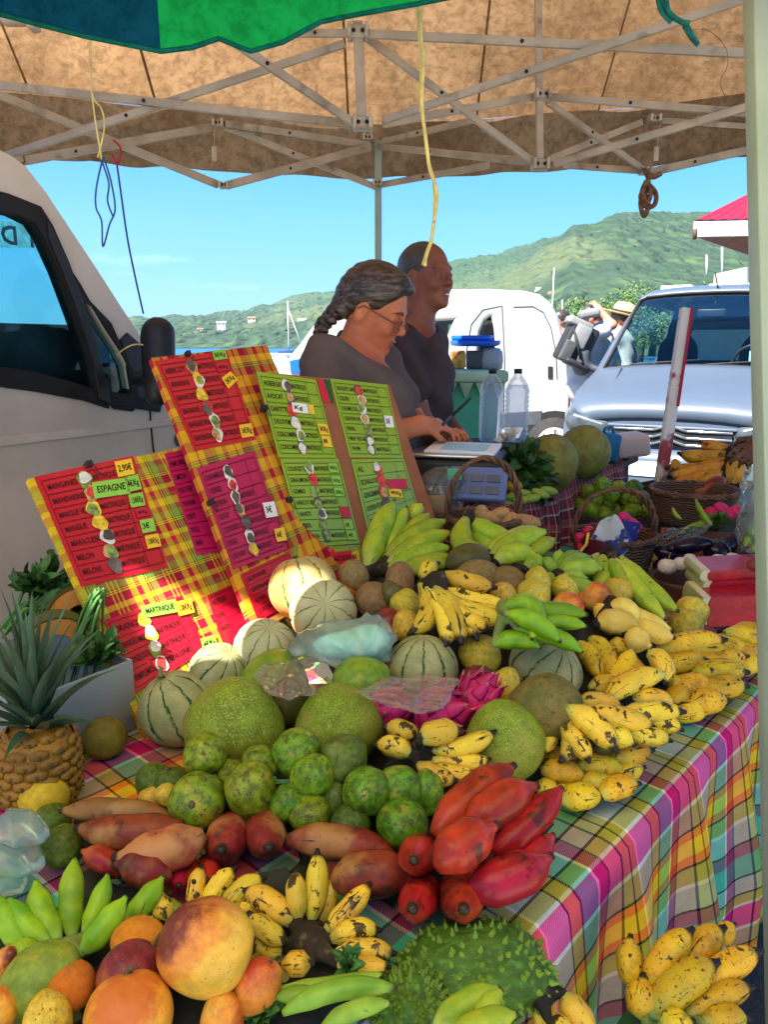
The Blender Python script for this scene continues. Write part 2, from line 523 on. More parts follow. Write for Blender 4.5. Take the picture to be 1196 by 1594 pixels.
MT['pomelo']=simple('pomelo_peel',(.165,.25,.014),.42,.22,3,.5,120,hue=.012,val=.1,layers=(((.38,.42,.06),24,.5,.62,.85),((.30,.28,.04),1.1,.5,.66,.75),((.05,.085,.012),30,.56,.64,.8),((.05,.035,.015),7,.7,.74,.8)))
MT['pomelo_brown']=simple('brown_green_peel',(.17,.13,.025),.55,.3,4,.5,110,hue=.012,val=.1,layers=(((.24,.2,.06),24,.48,.66,.8),((.09,.13,.03),1.3,.5,.7,.7),((.05,.04,.015),5,.6,.7,.7)))
MT['papaya']=simple('papaya_peel',(.17,.26,.02),.36,.25,3,.2,60,hue=.02,val=.15,layers=(((.4,.34,.03),1.8,.48,.75,.8),((.035,.03,.012),30,.68,.74,.8)))
MT['passion']=simple('yellow_passion_peel',(.62,.42,.035),.45,.2,4,.4,30,hue=.02,val=.15,layers=(((.42,.42,.10),2.2,.5,.66,.7),((.75,.58,.16),11,.55,.68,.6),((.14,.075,.02),7,.58,.68,.85)))
MT['mamey']=simple('brown_sapote_peel',(.27,.155,.06),.62,.25,4,.4,60,hue=.02,val=.18,layers=(((.15,.14,.045),2.0,.5,.75,.7),((.09,.05,.02),40,.6,.72,.6)))
MT['mango_gold']=simple('golden_mango_peel',(.76,.43,.05),.3,.2,1.6,.12,60,hue=.0,val=.05,blush=(((.62,.16,.03),(-.5,.1,.8),-.1,.55,.85),((.13,.02,.018),(-.55,.15,.8),.35,.95,.95)),layers=(((.85,.6,.2),14,.6,.72,.5),((.12,.05,.015),22,.63,.68,.85),((.07,.035,.015),8,.68,.73,.85)))
MT['mango_orange']=simple('orange_mango_peel',(.70,.27,.03),.33,.25,1.6,.12,60,hue=.015,val=.12,blush=(((.48,.05,.02),(.5,-.3,.7),.25,.9,.8),((.75,.5,.08),(-.6,.2,-.6),.2,.9,.7)),layers=(((.1,.04,.015),18,.64,.70,.85),((.6,.42,.14),12,.62,.74,.6)))
MT['mango_red']=simple('maroon_mango_peel',(.19,.022,.028),.36,.3,3,.12,60,hue=.015,val=.15,blush=(((.55,.2,.03),(-.6,-.3,-.7),.25,.9,.8),),layers=(((.06,.01,.012),8,.55,.68,.6),((.42,.2,.12),24,.63,.70,.7)))
MT['mango_green']=simple('green_mango_peel',(.085,.09,.022),.4,.25,3,.15,60,hue=.02,val=.15,layers=(((.19,.1,.03),1.3,.52,.75,.8),((.03,.025,.012),24,.62,.72,.6)))
MT['orange']=simple('orange_peel',(.72,.22,.015),.38,.12,4,.6,130,hue=.01,val=.1,layers=(((.5,.3,.04),1.8,.6,.8,.6),))
MT['yellow_fruit']=simple('yellow_citrus_peel',(.62,.40,.02),.4,.15,3,.4,110,layers=(((.12,.08,.02),9,.68,.72,.9),((.4,.4,.05),1.5,.55,.8,.6)))
MT['olive_fruit']=simple('olive_brown_peel',(.19,.15,.018),.45,.25,3,.4,110,layers=(((.28,.21,.03),30,.5,.7,.6),))
MT['breadfruit']=simple('breadfruit_peel',(.17,.17,.03),.6,.25,3,.6,60,hue=.015,val=.15,layers=(((.09,.065,.02),2.4,.5,.75,.7),((.27,.25,.06),60,.52,.68,.6)))
MT['eggplant']=simple('eggplant_skin',(.016,.008,.02),.16,.2,3,.05,30)
MT['onion']=simple('white_onion_skin',(.72,.62,.48),.4,.15,6,.2,40)
MT['radish']=simple('pink_radish_skin',(.6,.02,.12),.3,.2,5)
MT['tamarind']=simple('tan_pod_skin',(.45,.24,.09),.6,.25,5,.4,50,val=.15)
MT['starfruit']=simple('green_pod_skin',(.24,.36,.05),.4,.3,6,.2,50,val=.15)
MT['dragon']=simple('dragon_fruit_skin',(.55,.018,.13),.4,.25,4,.2,40,val=.12,layers=(((.3,.01,.06),3,.5,.75,.7),))
MT['dragon_tip']=simple('dragon_scale_tip',(.5,.2,.1),.45,.3,6)
MT['soursop']=simple('soursop_skin',(.055,.125,.010),.45,.3,4,.5,60,layers=(((.13,.3,.05),8,.5,.7,.6),((.035,.03,.015),16,.64,.72,.8)))
MT['soursop_spine']=simple('soursop_spine',(.14,.235,.02),.5,.3,6)
def melon_mat(name,base,base2,stripe,orange=None):
 t=NT(name);c=t.coord('Object')
 raw=t.n('TexCoord');sp=t.n('SeparateXYZ');t.t.links.new(raw.outputs['Object'],sp.inputs[0])
 ang=t.math('ARCTAN2',sp.outputs[1],sp.outputs[0])
 wob=t.math('MULTIPLY',t.math('SUBTRACT',t.noise(c,5,4),.5),.22)
 g=t.math('COSINE',t.math('MULTIPLY',t.math('ADD',ang,wob),10.0))
 f=t.smooth(g,.86,.99)
 net=t.vor(c,34,'DISTANCE_TO_EDGE')
 out=t.mix(t.smooth(t.noise(c,2.0,3),.35,.7),base,base2)
 if orange:out=t.mix(t.smooth(t.noise(c,1.1,2),.45,.7),out,orange)
 out=t.mix(t.math('MULTIPLY',t.smooth(t.noise(c,60,3),.45,.65),.45),out,(.55,.5,.34))
 out=t.mix(t.math('MULTIPLY',f,t.smooth(t.noise(c,7,3),.25,.5)),out,stripe)
 oi=t.n('ObjectInfo');hs=t.n('HueSaturation')
 t.set(hs.inputs['Value'],t.math('ADD',t.math('MULTIPLY',oi.outputs['Random'],.25),.88));t.set(hs.inputs['Color'],out)
 return t.done(t.bsdf(hs.outputs[0],.6,t.bump(t.noise(c,60,4),.5,.003),Specular_IOR_Level=.2))
MT['melon']=melon_mat('cantaloupe_rind',(.26,.27,.09),(.40,.38,.17),(.03,.085,.025))
MT['melon_tan']=melon_mat('ripe_cantaloupe_rind',(.50,.34,.10),(.60,.46,.18),(.06,.11,.03),(.72,.27,.03))
MT['melon_pale']=melon_mat('pale_cantaloupe_rind',(.44,.42,.2),(.56,.5,.27),(.15,.19,.06))
SP=(.035,.02,.01)
MT['ban_green']=skinny('green_banana_peel',(.31,.47,.015),(.15,.32,.012),(((.05,.09,.015),30,.68,.76,.6),),(.04,.045,.015),(.95,.99),neck=(.3,.5,.1))
MT['ban_plantain']=skinny('green_plantain_peel',(.40,.46,.03),(.24,.36,.02),(((.07,.07,.02),26,.62,.69,.8),((.16,.22,.03),6,.55,.7,.6)),(.035,.03,.015),(.94,.985),neck=(.4,.46,.1))
MT['ban_darkgreen']=skinny('unripe_banana_peel',(.26,.40,.04),(.16,.28,.025),(((.06,.06,.02),26,.66,.74,.7),),(.035,.03,.015),(.94,.985))
MT['ban_bright']=skinny('bright_green_banana_peel',(.235,.42,.012),(.12,.28,.010),(((.04,.1,.012),24,.7,.78,.5),),(.03,.035,.012),(.94,.99),rough=.3)
MT['ban_yellow']=skinny('yellow_banana_peel',(.80,.50,.02),(.66,.38,.02),(((.5,.5,.05),5,.55,.7,.6),((.42,.2,.02),9,.52,.68,.7),(SP,24,.60,.65,.95),(SP,70,.60,.66,.8)),(.02,.014,.008),(.83,.91),(SP,.60,.65),neck=(.55,.5,.08))
MT['ban_spot']=skinny('spotted_banana_peel',(.80,.53,.04),(.68,.43,.04),(((.45,.46,.06),5,.55,.7,.6),(SP,15,.57,.62,.97),(SP,50,.64,.7,.85),((.3,.16,.04),7,.55,.72,.5)),(.02,.014,.01),(.84,.92),(SP,.58,.64),neck=(.5,.46,.08))
MT['ban_pale']=skinny('pale_banana_peel',(.78,.58,.12),(.64,.46,.07),((SP,24,.66,.72,.7),),(.03,.02,.012),(.92,.96),(SP,.68,.74))
MT['ban_red']=skinny('red_banana_peel',(.46,.018,.014),(.24,.009,.010),(((.66,.13,.03),2.0,.54,.70,.7),((.05,.016,.01),7,.56,.66,.85),(SP,34,.66,.72,.8)),(.035,.02,.012),(.93,.975),(SP,.66,.74),rough=.26)
MT['ban_redbrown']=skinny('dull_red_banana_peel',(.33,.048,.022),(.19,.020,.014),(((.06,.022,.012),7,.54,.64,.85),((.50,.24,.07),2.6,.5,.66,.85),(SP,30,.62,.7,.8)),(.03,.018,.012),(.92,.97),(SP,.62,.7),rough=.45)
MT['ban_tan']=skinny('tan_banana_peel',(.36,.17,.06),(.24,.1,.03),(((.06,.03,.015),9,.58,.7,.8),((.4,.06,.03),2.6,.55,.75,.7)),(.03,.018,.012),(.93,.97),(SP,.64,.72),rough=.5)
MT['ban_ripe']=skinny('overripe_plantain_peel',(.62,.3,.02),(.5,.21,.02),(((.03,.016,.01),6,.54,.64,.9),(SP,30,.62,.7,.8)),(.02,.014,.01),(.88,.95),(SP,.6,.68))
MT['stalk']=simple('dry_stalk',(.022,.016,.011),.8,.5,12,.6,40,layers=(((.16,.12,.045),40,.55,.7,.7),))
MT['stalk_green']=simple('green_stalk',(.2,.26,.06),.7,.4,12,.5,40,layers=(((.04,.03,.015),8,.52,.68,.8),))
MT['stem']=simple('woody_stem',(.14,.1,.045),.8,.4,30,.5,60)
MT['stem_green']=simple('green_stem',(.17,.22,.06),.7,.4,30,.5,60)
MT['leaf']=simple('leaf_green',(.024,.075,.014),.45,.4,8,.3,40,val=.2,layers=(((.08,.18,.03),4,.5,.75,.7),))
MT['leaf_mid']=simple('mid_leaf_green',(.055,.16,.03),.5,.4,8,.3,40,val=.2)
MT['pine_leaf']=simple('pineapple_leaf',(.05,.1,.055),.5,.35,6,.3,30,val=.2,layers=(((.13,.17,.11),5,.5,.75,.7),((.16,.1,.05),3,.66,.8,.7)))
MT['pine_body']=simple('pineapple_skin',(.30,.135,.014),.5,.3,5,.4,60,layers=(((.15,.07,.015),9,.5,.7,.7),((.12,.13,.02),2,.55,.75,.5)))
MT['pine_eye']=simple('pineapple_eye',(.1,.05,.02),.6,.4,20)
MT['pumpkin']=simple('pumpkin_flesh',(.45,.17,.03),.6,.2,6,.4,50)
MT['melon_red']=simple('watermelon_flesh',(.40,.007,.018),.35,.25,9,.5,90,layers=(((.50,.035,.035),45,.5,.7,.6),((.34,.008,.02),20,.55,.7,.6),((.015,.008,.008),95,.70,.72,.95)))
MT['rind_white']=simple('watermelon_pale_rind',(.72,.62,.36),.45,.1,8)
MT['rind_green']=simple('watermelon_outer_rind',(.36,.40,.14),.4,.3,8)
WHT=(.66,.64,.56)
MAG=(.75,.02,.28);TAU=(.46,.30,.20);OLV=(.42,.38,.07);GRY=(.40,.45,.41);TEAL=(.10,.42,.32);ORG=(.88,.20,.008);YEL=(.9,.56,.012);PUR=(.17,.04,.09)
MT['madras_table']=plaid('table_madras',[(.052,GRY),(.004,BLK),(.028,OLV),(.005,BLK),(.046,TEAL),(.006,WHT),(.026,(.33,.02,.13)),(.004,BLK),(.036,TAU),(.005,BLK),(.020,OLV),(.004,BLK),(.016,(.4,.36,.05)),(.006,WHT)],[(.040,TEAL),(.004,BLK),(.030,GRY),(.004,BLK),(.020,OLV),(.006,WHT),(.046,MAG),(.006,WHT),(.034,TAU),(.004,BLK),(.014,ORG),(.026,YEL),(.016,ORG),(.004,BLK),(.028,OLV),(.006,WHT),(.040,GRY),(.004,BLK),(.024,(.30,.09,.16))],.236,.360,weave=1500,tb=.55,deep=.55)
RD=(.5,.012,.035);DRD=(.34,.008,.035);YL=(.70,.47,.02);GR=(.22,.34,.05);BR=(.30,.13,.03)
MT['madras_board']=plaid('yellow_red_madras',[(.014,YL),(.003,BLK),(.003,YL),(.003,BLK),(.016,GR),(.002,BLK),(.018,DRD),(.004,YL),(.006,RD),(.004,YL),(.006,RD),(.004,YL),(.020,DRD),(.016,YL),(.012,RD)],[(.018,YL),(.014,BR),(.018,GR),(.002,BLK),(.003,YL),(.002,BLK),(.003,YL),(.002,BLK),(.018,DRD),(.012,YL),(.012,RD),(.010,BR)],.115,.105,weave=2600)
MT['madras_board_red']=plaid('red_orange_madras',[(.022,(.72,.38,.02)),(.006,RD),(.016,(.72,.38,.02)),(.022,DRD),(.012,BR),(.018,(.62,.4,.03)),(.014,RD)],[(.022,DRD),(.020,(.7,.42,.02)),(.002,BLK),(.004,GR),(.002,BLK),(.004,GR),(.002,BLK),(.020,DRD),(.03,(.72,.38,.02))],.115,.115,weave=2600)
MT['madras_red']=plaid('red_check_cloth',[(.02,(.34,.03,.045)),(.004,WHT),(.015,(.09,.015,.03)),(.003,(.5,.4,.2)),(.02,(.3,.03,.06)),(.008,(.42,.3,.2))],[(.02,(.32,.03,.045)),(.004,WHT),(.018,(.09,.015,.03)),(.014,(.4,.1,.1)),(.004,(.5,.4,.2))],.08,.075,weave=2600)
def paper(name,col,rough=.18):
 return simple(name,col,rough,.06,3,.12,14,bdist=.004,Specular_IOR_Level=.6)
MT['red_sheet']=paper('red_laminate',(.52,.008,.03))
MT['pink_sheet']=paper('magenta_laminate',(.5,.012,.1),.1)
MT['green_sheet']=paper('green_laminate',(.24,.40,.03))
MT['tag_yellow']=paper('yellow_tag_card',(.85,.53,.02),.5)
MT['tag_green']=paper('green_tag_card',(.25,.55,.06),.5)
MT['tag_white']=paper('white_tag_card',(.8,.8,.76),.3)
MT['tag_red']=paper('red_tag_card',(.55,.01,.04),.3)
MT['ink']=simple('black_ink',(.02,.008,.01),.5,0)
MT['ink_dark']=simple('dark_rule_ink',(.13,.006,.012),.5,0)
MT['ink_green']=simple('green_rule_ink',(.04,.08,.012),.5,0)
MT['cardboard']=simple('brown_cardboard',(.3,.11,.05),.75,.15,6,.2,60)
MT['white_card']=simple('grey_white_card',(.25,.275,.275),.6,.12,5,.2,30)
MT['pic_dark']=simple('picture_dark_tone',(.12,.09,.09),.2,.4,60)
MT['pic_white']=simple('picture_white_tone',(.7,.68,.62),.2,.2,60)
MT['pic_yellow']=simple('picture_yellow_tone',(.75,.5,.05),.2,.3,80)
MT['pic_green']=simple('picture_green_tone',(.2,.28,.08),.2,.5,90)
MT['pic_red']=simple('picture_red_tone',(.6,.05,.05),.2,.4,90)
MT['pic_tan']=simple('picture_tan_tone',(.5,.3,.12),.2,.4,90)
MT['tent']=canvas('dirty_tan_canvas',(.38,.215,.098),(.23,.122,.052),.58,1.6)
MT['alu']=simple('weathered_frame_paint',(.36,.30,.22),.45,.2,6,.25,60,layers=(((.15,.1,.06),9,.56,.72,.7),))
MT['alu_white']=simple('grey_green_pole_paint',(.30,.38,.32),.4,.1,4,.15,40,layers=(((.25,.28,.24),12,.62,.76,.5),))
MT['bracket']=simple('joint_plastic',(.42,.36,.27),.5,.2,12,.2,60,layers=(((.12,.07,.04),14,.58,.7,.7),))
MT['black_rubber']=simple('black_rubber',(.015,.015,.016),.7,.2,10)
MT['black_plastic']=simple('black_plastic',(.02,.02,.022),.4,.15,20,.15,200)
MT['parasol_green']=canvas('green_parasol_canvas',(.012,.52,.14),(.012,.46,.11),.6,2,.15)
MT['parasol_blue']=canvas('teal_blue_parasol_canvas',(.006,.1,.19),(.006,.085,.16),.6,2,.15)
MT['parasol_fill_yellow']=canvas('yellow_fill_canvas',(.9,.74,.36),(.88,.7,.34),.78,2,.15)  # unseen panel cloth, pale and thin to pass extra light down
MT['parasol_fill_cream']=canvas('cream_fill_canvas',(.92,.86,.72),(.9,.83,.7),.78,2,.15)
MT['parasol_trim']=canvas('teal_binding',(.01,.2,.18),(.01,.17,.16),.4,2,.15)
MT['rope_yellow']=simple('pale_yellow_cord',(.62,.52,.18),.7,.2,30,.5,300)
MT['rope_blue']=simple('blue_cord',(.03,.07,.22),.7,.2,30,.4,300)
MT['rope_brown']=simple('brown_cord',(.16,.08,.04),.85,.4,40,.6,200)
MT['rope_green']=simple('frayed_teal_cord',(.012,.16,.12),.85,.4,40,.6,200)
MT['rope_red']=simple('red_cord',(.4,.02,.03),.8,.2,30)
MT['wicker']=None
def wicker():
 t=NT('woven_wicker');tc=t.n('TexCoord');sx=t.n('SeparateXYZ');t.t.links.new(tc.outputs['UV'],sx.inputs[0])
 c=t.coord('Object')
 u=t.math('MULTIPLY',sx.outputs[0],44*PI);v=t.math('MULTIPLY',sx.outputs[1],13*2*PI)
 w=t.math('MULTIPLY',t.math('SINE',u),t.math('SINE',t.math('MULTIPLY',v,.5)))
 h=t.math('ADD',t.math('ABSOLUTE',t.math('SINE',t.math('ADD',t.math('MULTIPLY',v,.5),t.math('MULTIPLY',t.math('SINE',u),.6)))),t.math('MULTIPLY',w,.3))
 out=t.mix(t.smooth(h,.1,.9),(.018,.01,.006),(.2,.105,.055))
 out=t.mix(t.math('MULTIPLY',t.noise(c,30,3),.5),out,(.09,.04,.02))
 return t.done(t.bsdf(out,.6,t.bump(h,.9,.006)))
MT['wicker']=wicker()
MT['cane']=simple('dark_cane',(.13,.065,.035),.55,.4,30,.6,120)
MT['calabash']=simple('dark_brown_tray_rim',(.10,.05,.03),.5,.4,8,.4,50)
MT['film']=clear_film('clear_plastic_film',(1,1,1),.13,.06,.2)
MT['bag_mint']=clear_film('mint_carrier_bag_film',(.84,1,.93),.34,.08,.34)
MT['bag_clear']=clear_film('clear_carrier_bag_film',(.93,.98,.96),.16,.08,.4)
MT['bottle']=clear_film('ribbed_bottle_plastic',(.97,.98,1),.2,.05,.2)
MT['water']=clear_film('bottled_water',(.93,.96,1),.16,.03,.12)
MT['green_board']=simple('green_stand_cloth',(.03,.11,.04),.7,.3,8,.3,60)
MT['wood']=simple('dark_crate_wood',(.055,.04,.026),.8,.35,5,.4,40,stretch=(1,6,6))
MT['van_white']=simple('white_van_paint',(.36,.36,.355),.22,.03,2,Coat_Weight=.5)
MT['van_beige']=simple('warm_bounce_van_paint',(.62,.54,.45),.35,.1,3,.05,60,layers=(((.28,.23,.18),2.2,.56,.8,.35),))  # beige base holds warm light reflected from the tent
MT['van_silver']=simple('silver_blue_van_paint',(.075,.098,.135),.42,.04,2,Metallic=.1)
MT['glass_van']=glass('van_glass',(.7,.93,.95),.015,.25)
MT['glass_dark']=glass('windscreen_glass',(.72,.84,.84),.02,.22)
MT['lamp_glass']=simple('headlamp_lens',(.10,.115,.13),.12,.3,14,Metallic=.5)
MT['chrome']=simple('bright_metal',(.62,.63,.65),.2,.05,5,Metallic=.9)
MT['grey_plastic']=simple('dark_grey_plastic',(.06,.065,.075),.5,.15,10,.15,120)
MT['seat_cloth']=simple('dark_seat_cloth',(.02,.025,.035),.85,.2,30)
MT['seat_red']=simple('dark_red_seat_cloth',(.16,.03,.035),.85,.3,12)
MT['rubber']=simple('tyre_rubber',(.02,.02,.02),.8,.2,20,.2,60)
MT['rim']=simple('wheel_cover_grey',(.5,.5,.5),.35,.1,10,Metallic=.5)
MT['bin_green']=simple('green_bin_plastic',(.07,.36,.20),.5,.15,3,.1,30,layers=(((.35,.45,.36),4,.6,.8,.4),))
MT['bin_lid']=simple('pale_green_lid_plastic',(.36,.46,.28),.5,.2,4)
MT['blue_plastic']=simple('blue_plastic',(.01,.1,.55),.3,.1,6)
MT['blue_teal']=simple('teal_blue_plastic',(.01,.16,.32),.35,.1,6)
MT['pink_white']=simple('off_white_wrapper',(.62,.48,.42),.5,.1,6,.2,30)
MT['scale_body']=simple('scale_grey_plastic',(.13,.14,.17),.4,.1,8)
MT['scale_panel']=simple('scale_blue_panel',(.12,.16,.33),.35,.08,8)
MT['steel']=simple('brushed_steel',(.55,.56,.58),.25,.08,20,Metallic=.85)
MT['paper_white']=simple('white_paper',(.75,.78,.8),.6,.06,10)
MT['paper_blue']=simple('pale_blue_paper',(.35,.6,.72),.5,.06,10)
MT['rust_post']=simple('white_post_with_rust',(.62,.58,.52),.55,.08,6,.3,60,co='Object',layers=(((.34,.025,.03),4.5,.54,.6,.95),((.16,.06,.03),12,.6,.68,.8)))
MT['skin_woman']=simple('tanned_skin',(.50,.165,.075),.5,.12,14,.25,140,layers=(((.42,.09,.045),6,.5,.7,.6),))
MT['skin_man']=simple('dark_brown_skin',(.23,.075,.042),.45,.18,14,.25,140)
MT['skin_pink']=simple('sunburnt_skin',(.5,.19,.11),.5,.1,14)
MT['skin_dark']=simple('deep_brown_skin',(.09,.035,.022),.45,.2,14,.25,140)
MT['shirt_grey']=simple('washed_charcoal_jersey',(.105,.078,.072),.9,.15,6,.3,500)
MT['shirt_black']=simple('black_jersey',(.05,.034,.036),.9,.2,6,.3,500)
MT['shirt_white']=simple('white_cotton',(.46,.46,.48),.85,.06,8,.2,100)
MT['shirt_print']=simple('white_printed_cotton',(.5,.48,.46),.85,.06,8,.2,100,layers=(((.08,.1,.3),9,.62,.68,.8),((.5,.12,.1),11,.66,.72,.7)))
MT['trousers']=simple('khaki_cotton',(.34,.30,.24),.85,.1,8,.2,100)
MT['blue_cloth']=simple('light_blue_cotton',(.1,.36,.66),.85,.1,8,.2,100)
MT['straw']=simple('straw',(.62,.43,.18),.7,.2,40,.4,200)
MT['hat_band']=simple('dark_hat_band',(.03,.02,.02),.7,.1,40)
MT['pack_grey']=simple('grey_nylon',(.06,.062,.066),.6,.2,8,.3,150)
MT['pack_dark']=simple('charcoal_nylon',(.018,.018,.021),.6,.2,8,.3,150)
MT['pack_light']=simple('pale_grey_nylon',(.20,.20,.195),.6,.15,8,.3,150)
def hair_mat(name,a,b,sc=(1,1,1)):
 t=NT(name);c=t.coord('Object',sc)
 n=t.noise(c,1.0,5,.7,.3)
 out=t.mix(t.smooth(n,.40,.68),a,b)
 return t.done(t.bsdf(out,.4,t.bump(n,.5,.003)))
MT['hair_grey']=hair_mat('greying_dark_hair',(.012,.009,.008),(.125,.092,.07),(22,60,120))
MT['hair_black']=hair_mat('cropped_dark_hair',(.012,.010,.009),(.11,.095,.085),(260,260,260))
MT['eye_white']=simple('eye_white',(.65,.62,.58),.3,0)
MT['iris']=simple('dark_iris',(.02,.012,.008),.2,0)
MT['lip']=simple('lip_skin',(.3,.085,.07),.4,.1,20)
MT['lens']=glass('spectacle_lens',(.97,.97,.97),.1)
MT['spec_rim']=simple('red_brown_spectacle_rim',(.2,.06,.04),.3,.1,20)
MT['roof_red']=simple('red_metal_roof',(.40,.008,.022),.4,.08,4)
MT['white_paint']=simple('white_fascia_paint',(.78,.78,.78),.5,.05,5)
MT['dark_wood']=simple('brown_soffit_boards',(.09,.04,.025),.7,.2,8,.3,40)
MT['wall_cream']=simple('cream_render',(.6,.52,.4),.8,.1,3)
MT['tile_red']=simple('terracotta_roof',(.42,.15,.09),.8,.2,3)
MT['mast']=simple('pale_mast',(.7,.68,.64),.4,.05,5)
MT['hull']=simple('white_hull',(.75,.72,.7),.35,.05,3)
MT['hull_dark']=simple('navy_hull_stripe',(.03,.06,.14),.4,.1,3)
MT['concrete_pole']=simple('grey_pole',(.5,.48,.45),.7,.1,5)
MT['sun_strip']=canvas('pale_sun_strip',(.62,.8,.82),(.58,.76,.78),.85,2,.05)
MT['tent_seam']=canvas('seam_tape',(.30,.18,.09),(.22,.125,.06),.3,3)
# ====== fruit kinds
def displaced(nu,nv,fn,name,mat):
 """closed surface: fn(theta, z in -1..1) -> (radius, z)"""
 b=MB();vs=[];fs=[]
 for i in range(nv+1):
  t=PI*i/nv
  for k in range(nu):
   a=2*PI*k/nu
   vs.append(fn(a,t))
 for i in range(nv):
  for k in range(nu):
   k2=(k+1)%nu
   fs.append((i*nu+k,i*nu+k2,(i+1)*nu+k2,(i+1)*nu+k))
 b.add(vs,fs,None,True)
 return b.mesh(name,mat)
from mathutils import noise as mn
def wob(p,s,seed):return mn.noise(Vector((p[0]*s+seed,p[1]*s-seed,p[2]*s+2*seed)))
def shape_round(seed,flat=1.0,dimple=.06,lump=.05):
 def fn(a,t):
  z=-math.cos(t);r=math.sin(t)
  p=(r*math.cos(a),r*math.sin(a),z)
  k=1+lump*wob(p,1.2,seed)
  d=dimple*(math.exp(-(t/.28)**2)+math.exp(-((PI-t)/.3)**2))
  zz=z*flat;zz-=math.copysign(d,z)
  return(p[0]*k,p[1]*k,zz*k)
 return fn
def shape_ribbed(seed,flat=.92):
 def fn(a,t):
  z=-math.cos(t);r=math.sin(t)
  g=max(0,math.cos(10*a))**5
  k=1-.055*g*math.sin(t)+.02*wob((r*math.cos(a),r*math.sin(a),z),1.3,seed)
  d=.07*math.exp(-((PI-t)/.25)**2)+.05*math.exp(-(t/.22)**2)
  return(r*k*math.cos(a),r*k*math.sin(a),(z*flat-math.copysign(d,z))*k)
 return fn
def shape_mango(seed,nose=.12):
 def fn(a,t):
  z=-math.cos(t);r=math.sin(t)
  x,y=r*math.cos(a),r*math.sin(a)
  k=1+.05*wob((x,y,z),1.1,seed)
  x=x*(1-.16*max(0,-z))+nose*max(0,-z)**2
  dz=.05*math.exp(-((PI-t)/.25)**2)
  return(x*k,y*k*.9,(z-dz)*k)
 return fn
def shape_pear(seed):
 def fn(a,t):
  z=-math.cos(t);r=math.sin(t)
  w=1-.22*max(0,z)**1.2
  k=1+.035*wob((r*math.cos(a),r*math.sin(a),z),1.1,seed)
  return(r*w*k*math.cos(a),r*w*k*math.sin(a),z*k)
 return fn
FR={}
def fruit_proto(kind,i,mat,fn,nu=36,nv=24):
 FR.setdefault(kind,[]).append(displaced(nu,nv,fn,kind,mat))
for i in range(5):
 fruit_proto('citrus',i,MT['citrus'],shape_round(i*2.3+1.3,1.0,.06,.12))
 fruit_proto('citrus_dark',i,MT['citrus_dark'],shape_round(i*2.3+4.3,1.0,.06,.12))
 fruit_proto('melon',i,MT['melon'],shape_ribbed(i+2.1),80,30)
 fruit_proto('mango_orange',i,MT['mango_orange'],shape_mango(i+.7))
 fruit_proto('mamey',i,MT['mamey'],shape_mango(i+5.7,.05))
 fruit_proto('passion',i,MT['passion'],shape_round(i+7.7,1.0,.03,.14))
fruit_proto('melon_tan',0,MT['melon_tan'],shape_ribbed(.4),80,30)
fruit_proto('melon_pale',0,MT['melon_pale'],shape_ribbed(.9),80,30)
fruit_proto('pomelo',0,MT['pomelo'],shape_pear(1.0),48,32)
fruit_proto('pomelo',1,MT['pomelo'],shape_pear(3.0),48,32)
fruit_proto('pomelo_brown',0,MT['pomelo_brown'],shape_pear(6.0),48,32)
fruit_proto('papaya',0,MT['papaya'],shape_pear(2.2),48,32)
fruit_proto('mango_gold',0,MT['mango_gold'],shape_mango(1.7),56,36)
fruit_proto('mango_red',0,MT['mango_red'],shape_mango(4.1))
fruit_proto('mango_green',0,MT['mango_green'],shape_mango(3.4))
fruit_proto('orange',0,MT['orange'],shape_round(.5,.97,.03,.03))
fruit_proto('yellow_fruit',0,MT['yellow_fruit'],shape_round(2.5,.97,.03,.05))
fruit_proto('olive_fruit',0,MT['olive_fruit'],shape_round(3.5,.97,.03,.05))
fruit_proto('eggplant',0,MT['eggplant'],shape_pear(5.0))
fruit_proto('onion',0,MT['onion'],shape_round(1.1,.85,-.1,.04),20,14)
fruit_proto('radish',0,MT['radish'],shape_round(1.4,.95,-.08,.04),20,14)
fruit_proto('tamarind',0,MT['tamarind'],shape_mango(2.0,.3),20,16)
fruit_proto('starfruit',0,MT['starfruit'],shape_mango(2.0,.2),20,16)
def breadfruit_mesh():
 b=MB();fn=shape_round(2.2,1.04,.02,.05);n=700
 vs=[];fs=[]
 me=displaced(64,44,lambda a,t:Vector(fn(a,t))*(1+.012*math.sin(26*a)*math.sin(24*t)),'breadfruit',MT['breadfruit'])
 return me
FR['breadfruit']=[breadfruit_mesh()]
KIND={'citrus':('green_citrus','green citrus'),'citrus_dark':('green_citrus','green citrus'),'melon':('cantaloupe','melon'),'melon_tan':('cantaloupe','melon'),'melon_pale':('cantaloupe','melon'),'pomelo':('pomelo','pomelo'),'pomelo_brown':('pomelo','pomelo'),'papaya':('papaya','papaya'),'mango_gold':('mango','mango'),'mango_orange':('mango','mango'),'mango_red':('mango','mango'),'mango_green':('mango','mango'),'mamey':('sapote','sapote'),'passion':('passion_fruit','passion fruit'),'orange':('orange','orange'),'yellow_fruit':('grapefruit','citrus'),'olive_fruit':('round_fruit','fruit'),'breadfruit':('breadfruit','breadfruit'),'eggplant':('aubergine','aubergine'),'onion':('white_onion','onion'),'radish':('radish','radish'),'tamarind':('tamarind_pod','pod'),'starfruit':('green_pod','pod')}
